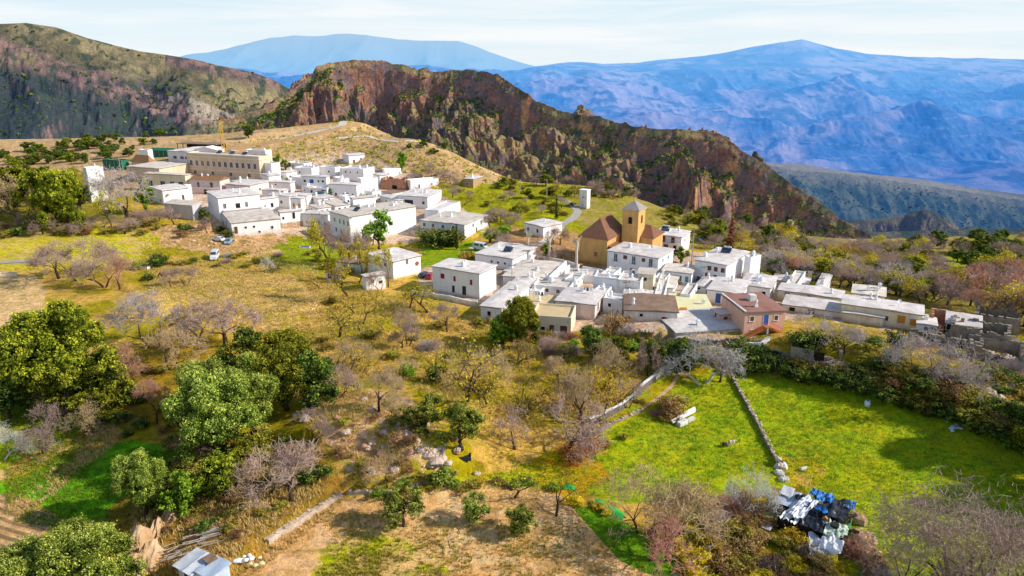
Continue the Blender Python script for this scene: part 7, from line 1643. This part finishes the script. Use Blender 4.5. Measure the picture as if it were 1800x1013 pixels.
# ---- vehicles
def paint(name, c):
    m, nt, b = new_mat(name, .32, .5); nt.links.new(mix(nt, nz(nt, 1.5, 4), c, tuple(x*.8 for x in c)), b.inputs['Base Color']); b.inputs['Coat Weight'].default_value = .4; return m
CARP = {'white': paint('white_car_paint', (.82, .83, .84)), 'blue': paint('light_blue_car_paint', (.22, .42, .58)), 'dark': paint('dark_blue_car_paint', (.02, .03, .09)), 'red': paint('red_car_paint', (.45, .02, .03)), 'silver': paint('pale_blue_car_paint', (.55, .66, .75))}
def car(px, py, yaw, colour, lab, van=False, name='parked_car'):
    o = empty(name, at(px, py), R(yaw)); tag(o, lab, 'van' if van else 'car')
    if van: prof = [(-2.6, .35), (-2.65, 1.2), (-2.55, 2.35), (1.2, 2.4), (1.75, 1.5), (2.5, 1.2), (2.65, .4)]; Wd = .98
    else: prof = [(-2.0, .3), (-2.05, .85), (-1.75, 1.0), (-1.35, 1.42), (.35, 1.45), (.95, .98), (1.85, .82), (2.0, .32)]; Wd = .84
    n = len(prof); vs = [(x, -Wd*(1 if z < 1.05 else .86), z) for x, z in prof]+[(x, Wd*(1 if z < 1.05 else .86), z) for x, z in prof]
    m = MB().add(vs, [tuple(range(n))[::-1], tuple(range(n, 2*n))]+[(k, (k+1) % n, n+(k+1) % n, n+k) for k in range(n)])
    b = m.build('body', CARP[colour], o); bv = b.modifiers.new('bevel', 'BEVEL'); bv.width = .07; bv.segments = 2
    a, c_ = (3, 4) if van else (4, 5)
    def lerp(p, q, t): return tuple(p[i]+(q[i]-p[i])*t for i in range(3))
    def pane(nm, p):    # glass set just proud of the body
        MB().add(p, [(0, 1, 2, 3)]).build(nm, M('glass'), o)
    p, q, r, s = vs[a], vs[c_], vs[n+c_], vs[n+a]; off = Vector((.05, 0, .06))
    pane('windscreen', [tuple(Vector(lerp(lerp(p, q, .12), lerp(s, r, .12), .08))+off), tuple(Vector(lerp(lerp(p, q, .9), lerp(s, r, .9), .06))+off), tuple(Vector(lerp(lerp(p, q, .9), lerp(s, r, .9), .94))+off), tuple(Vector(lerp(lerp(p, q, .12), lerp(s, r, .12), .92))+off)])
    for sg in (-1, 1):
        y = sg*(Wd*.93+.03)
        if van: pane('side_window', [(.3, y, 1.4), (1.5, y, 1.4), (1.1, y, 2.1), (.3, y, 2.1)]); pane('side_window', [(-2.0, y, 1.5), (-.3, y, 1.5), (-.3, y, 2.05), (-2.0, y, 2.05)])
        else: pane('side_window', [(-1.35, y, 1.0), (.75, y, 1.0), (.3, y*.96, 1.36), (-1.2, y*.96, 1.36)])
        for x in ((-1.65, 1.65) if van else (-1.3, 1.3)):
            w_ = MB().tube((x, sg*(Wd-.16), .33), (x, sg*(Wd+.05), .33), .33, .33, 16).build('wheel', M('rubber'), o)
            MB().tube((x, sg*(Wd+.051), .33), (x, sg*(Wd+.07), .33), .18, .17, 12).build('hub', M('metal'), w_)
        MB().box((2.55 if van else 1.93), (2.68 if van else 2.03), sg*.62-.14, sg*.62+.14, .62, .8).build('headlight', M('whitetarp'), o)
    MB().add([(-2.7 if van else -1.78, -.6, 1.5 if van else 1.05), (-2.7 if van else -1.78, .6, 1.5 if van else 1.05), (-2.66 if van else -1.45, .6, 2.1 if van else 1.42), (-2.66 if van else -1.45, -.6, 2.1 if van else 1.42)], [(0, 1, 2, 3)]).build('rear_window', M('glass'), o)
car(378, 455, -78, 'white', 'white camper van parked facing the viewer in the paddock', True, 'parked_van')
car(402, 428, -85, 'blue', 'light blue car parked behind the white camper van')
car(384, 424, 160, 'white', 'white car half hidden left of the light blue car')
car(846, 440, -35, 'white', 'white delivery van parked at the end of the two storey house', True, 'parked_van')
car(747, 487, 60, 'dark', 'dark blue car in the lane left of the maroon shuttered house')
car(757, 489, 75, 'red', 'red car beside the dark blue one in the lane')
car(1318, 485, -10, 'dark', 'dark car parked behind the school annex')
car(1231, 492, 70, 'dark', 'dark blue car in the alley left of the school door')
car(1240, 424, 10, 'silver', 'pale blue car right of the two storey house by the church')

# ---- poles, crane, roof gear
def pole(px, py, hpx, lab, arms=True, mat='pole'):
    B = at(px, py); f = B[1]*CP-(B[2]-CAMZ)*SP; H = hpx*f/F_PX/math.cos(PITCH); o = empty('utility_pole', B, R(20)); tag(o, lab, 'pole')
    MB().tube((0, 0, -.5), (0, 0, H), .15, .09, 8).build('shaft', M(mat), o)
    if arms: MB().box(-.9, .9, -.06, .06, H-.7, H-.55).build('crossarm', M('wood'), o); [MB().tube((x, 0, H-.54), (x, 0, H-.3), .05, .04, 6).build('insulator', M('glass'), o) for x in (-.8, 0, .8)]
    return B, H
PL = [pole(961, 353, 36, 'tall pale utility pole on the slope above the cottage'), pole(1215, 470, 62, 'thin street pole between the civic house and the school'), pole(212, 300, 24, 'utility pole beside the green sports cage'),
      pole(161, 305, 28, 'utility pole above the tall narrow white house'), pole(915, 340, 14, 'short utility pole on the grassy slope'), pole(1440, 520, 34, 'utility pole behind the long row house'), pole(643, 340, 24, 'utility pole beside the bright blank white house')]
PV = [pole(1100, 532, 40, 'wooden pole among the lower roofs near the brown stained roof'), pole(1008, 512, 40, 'wooden pole rising beside the bluish wall'), pole(900, 505, 42, 'wooden pole left of the big wavy clay roof'), pole(1236, 506, 40, 'wooden pole below the school door')]
pole(1061, 345, 24, 'thin red and white mast on the knoll near the transformer tower', False, 'tileorange')
def wire(a, b, lab):
    p = Vector((a[0][0], a[0][1], a[0][2]+a[1]-.3)); q = Vector((b[0][0], b[0][1], b[0][2]+b[1]-.3)); sag = (q-p).length*.03; seg = []
    for dx in (-.7, .7):
        pts = [p.lerp(q, k/16)+Vector((dx, 0, -4*sag*(k/16)*(1-k/16))) for k in range(17)]
        seg += [(*u, *v, .018, .018) for u, v in zip(pts[:-1], pts[1:])]
    tag(link('power_line', tubes_mesh('power_line', seg, M('rubber'), 3)), lab, 'cable')
wire(PL[0], PL[4], 'pair of power lines on the grassy slope above the cottage'); wire(PL[3], PL[2], 'pair of power lines between the sports cage and the tall narrow house'); wire(PL[1], PL[5], 'pair of power lines from the street pole to the row house')
wire(PV[0], PV[1], 'wires between the two poles of the lower roofs'); wire(PV[1], PV[2], 'wires over the big wavy clay roof'); wire(PV[0], PV[3], 'wires from the lower roofs to the pole below the school'); wire(PV[3], PL[1], 'short wires from the school pole to the thin street pole')
def crane():
    B = at(396, 290); f = B[1]; H = 19.0; o = empty('tower_crane', B, R(-60)); tag(o, 'small yellow tower crane standing behind the institute', 'crane')
    m = MB(); w_ = .55
    for x in (-w_, w_):
        for y in (-w_, w_): m.box(x-.09, x+.09, y-.09, y+.09, -1, H)
    for k in range(12):
        z = k*H/12; s = 1 if k % 2 else -1
        for y in (-w_, w_): m.tube((-w_*s, y, z), (w_*s, y, z+H/12), .05, .05, 4)
        for x in (-w_, w_): m.tube((x, -w_*s, z), (x, w_*s, z+H/12), .05, .05, 4)
    m.build('mast', M('yellowmetal'), o); j = MB()
    j.box(-3.5, 7, -.3, -.18, H, H+.14).box(-3.5, 7, .18, .3, H, H+.14).box(-3.5, 7, -.06, .06, H+.8, H+.92)
    for k in range(14): j.tube((-3.5+k*.75, -.24, H+.1), (-3.5+(k+.5)*.75, 0, H+.85), .04, .04, 4); j.tube((-3.5+(k+.5)*.75, 0, H+.85), (-3.5+(k+1)*.75, .24, H+.1), .04, .04, 4)
    j.build('jib', M('yellowmetal'), o); MB().box(-3.6, -2.4, -.5, .5, H-1.1, H-.02).build('counterweight', M('concrete'), o)
crane()
def roof_item(hk, fx, fy, builder, name, lab, cat, dz=.35):
    B, a, L, D, H = HOUSES[hk]; lx, ly = -L*fx, D*fy; c, s = math.cos(a), math.sin(a)
    o = empty(name, (B[0]+lx*c-ly*s, B[1]+lx*s+ly*c, B[2]+H+dz), a); tag(o, lab, cat); builder(o)
def panel(o):
    MB().hull8([(-1.3, 0, .25), (1.3, 0, .25), (1.3, 1.6, 1.35), (-1.3, 1.6, 1.35), (-1.3, -.02, .31), (1.3, -.02, .31), (1.3, 1.55, 1.41), (-1.3, 1.55, 1.41)]).build('panel', M('glass'), o)
    MB().box(-1.2, -1.1, 1.3, 1.4, -.2, 1.1).box(1.1, 1.2, 1.3, 1.4, -.2, 1.1).build('support', M('metal'), o)
    MB().tube((-1.0, 1.6, 1.55), (1.0, 1.6, 1.55), .25, .25, 12).build('water_cylinder', M('whitetarp'), o)
def tank(o):
    MB().tube((0, 0, 0), (0, 0, 1.1), .55, .55, 16).build('barrel', M('whitetarp'), o); MB().tube((0, 0, 1.1), (0, 0, 1.22), .4, .3, 16).build('lid', M('bluewall'), o)
def dish(o):
    MB().tube((0, 0, -.1), (0, 0, .9), .04, .04, 6).build('stand', M('metal'), o); MB().tube((0, -.05, 1.0), (.1, -.22, 1.1), .1, .45, 14, False).build('reflector', M('whitetarp'), o)
def aerial(o):
    m = MB().tube((0, 0, -.1), (0, 0, 2.3), .03, .03, 5).box(-.6, .6, -.02, .02, 2.1, 2.14)
    for k in range(5): m.box(-.5+k*.25-.01, -.5+k*.25+.01, -.3, .3, 2.15, 2.17)
    m.build('aerial_rods', M('metal'), o)
def laundry(o):
    MB().tube((-1.6, 0, 0), (-1.6, 0, 1.7), .04, .04, 6).tube((1.6, 0, 0), (1.6, 0, 1.7), .04, .04, 6).tube((-1.6, 0, 1.65), (1.6, 0, 1.65), .012, .012, 4).build('line', M('metal'), o)
    for k, c in enumerate(('whitetarp', 'bluetin', 'tileorange', 'whitetarp')): MB().box(-1.3+k*.7, -.75+k*.7, -.012, .012, .75+.1*(k % 2), 1.62).build('cloth', M(c), o)
SI = [('I1',.25,.3,panel,'solar_heater','solar water heater toward the right of the institute roof','solar panel'),('I1',.42,.3,panel,'solar_heater','middle solar water heater of the institute roof','solar panel'),('I1',.60,.3,panel,'solar_heater','left solar water heater of the institute roof','solar panel'),
      ('V13',.5,.85,tank,'water_tank','white water tank at the far end of the largest white house roof','tank'),('V13',.4,.2,panel,'solar_heater','dark solar heater on the largest white house roof','solar panel'),('V16',.5,.5,aerial,'roof_aerial','television aerial on the long two storey house','aerial'),
      ('R2',.35,.3,panel,'solar_heater','solar heater on the wide house with little round windows','solar panel'),('R16',.5,.6,panel,'solar_heater','solar heater on the school roof','solar panel'),('R14',.3,.5,dish,'satellite_dish','satellite dish on the civic house roof','satellite dish'),
      ('R3',.4,.4,tank,'water_tank','white water tank on the big wavy clay roof','tank'),('R3',.8,.5,aerial,'roof_aerial','television aerial on the big wavy clay roof','aerial'),('R7',.4,.6,laundry,'clothes_line','clothes line on the pinkish grey house','laundry'),('R10',.5,.5,laundry,'clothes_line','clothes line on the white rimmed terrace','laundry'),
      ('R13',.3,.5,dish,'satellite_dish','satellite dish on the grey flat roofed house','satellite dish'),('R19',.5,.4,aerial,'roof_aerial','television aerial beside the salmon house','aerial'),('R23',.4,.4,tank,'water_tank','white water tank behind the salmon house','tank'),('R24',.6,.4,aerial,'roof_aerial','television aerial on the long thin row house','aerial'),
      ('R31',.3,.5,dish,'satellite_dish','satellite dish right of the church','satellite dish'),('R31',.7,.4,panel,'solar_heater','solar heater right of the church','solar panel'),('R5',.5,.5,laundry,'clothes_line','clothes line on the cream terrace block','laundry'),('R8',.6,.5,tank,'water_tank','white water tank amid the lower village terraces','tank'),
      ('V6',.5,.4,aerial,'roof_aerial','television aerial on the tall blue shaded house','aerial'),('V20',.4,.5,tank,'water_tank','white water tank on the stepped top house','tank'),('V21',.5,.5,aerial,'roof_aerial','television aerial over the big blue window','aerial'),('V14',.3,.5,tank,'water_tank','white water tank over the leaning solar panel','tank'),('R9',.4,.5,dish,'satellite_dish','satellite dish on the long blank bluish wall','satellite dish'),
      ('R4',.5,.3,aerial,'roof_aerial','television aerial on the long house nearest the orchard','aerial'),('R27',.3,.5,dish,'satellite_dish','satellite dish on the cream fronted row house','satellite dish')]
for s in SI: roof_item(*s)
# ================================================================ LIGHT, SKY, CAMERA
sun = bpy.data.lights.new('sun', 'SUN'); sun.energy = 5.0; sun.angle = R(.55); sun.color = (1, .945, .84)
so = bpy.data.objects.new('sun', sun); COL.objects.link(so)
SUN_EL, SUN_AZ = R(33), R(-9)      # azimuth measured from +X towards +Y
sd = Vector((math.cos(SUN_EL)*math.cos(SUN_AZ), math.cos(SUN_EL)*math.sin(SUN_AZ), math.sin(SUN_EL)))
so.rotation_euler = sd.to_track_quat('Z', 'Y').to_euler()
w = bpy.data.worlds.new('World'); scene.world = w; w.use_nodes = True; nt = w.node_tree
bg = nt.nodes['Background']
sk = N(nt, 'ShaderNodeTexSky', sky_type='NISHITA'); sk.sun_disc = False; sk.sun_elevation = SUN_EL; sk.sun_rotation = math.pi/2-SUN_AZ
sk.altitude = 1000; sk.air_density = 1.0; sk.dust_density = .6; sk.ozone_density = 1.5
tc = N(nt, 'ShaderNodeTexCoord'); sp = N(nt, 'ShaderNodeSeparateXYZ'); nt.links.new(tc.outputs['Generated'], sp.inputs[0])
base = mix(nt, 1.0, sk.outputs[0], (.13, .13, .13), 'MULTIPLY')
mp = N(nt, 'ShaderNodeMapping'); mp.inputs['Scale'].default_value = (1.0, 1.0, 14.0); mp.inputs['Rotation'].default_value = (0, R(2.0), 0)
nt.links.new(tc.outputs['Generated'], mp.inputs['Vector'])
cl = nz(nt, 3.2, 5, .55, mp.outputs['Vector'], .4)
low = ramp(nt, sp.outputs['Z'], [(.0, (.70, .80, .86)), (.035, (.71, .81, .87)), (.075, (.64, .78, .86)), (.2, (.50, .70, .90))])
low = mix(nt, ramp(nt, cl, [(.42, 0.0), (.66, .85)]), low, (.86, .88, .89))
fac = ramp(nt, sp.outputs['Z'], [(.10, .97), (.32, .10)])
nt.links.new(mix(nt, fac, base, low), bg.inputs['Color']); bg.inputs['Strength'].default_value = 1.12
cam = bpy.data.cameras.new('camera'); co = bpy.data.objects.new('camera', cam); COL.objects.link(co)
cam.lens = 36*F_PX/1800; cam.sensor_width = 36; cam.clip_start = .5; cam.clip_end = 150000
co.location = (0, 0, CAMZ); co.rotation_euler = (math.pi/2-PITCH, 0, 0)
scene.camera = co
scene.view_settings.view_transform = 'Standard'; scene.view_settings.look = 'None'; scene.view_settings.exposure = 0; scene.view_settings.gamma = 1
scene.cycles.max_bounces = 5; scene.cycles.transparent_max_bounces = 6
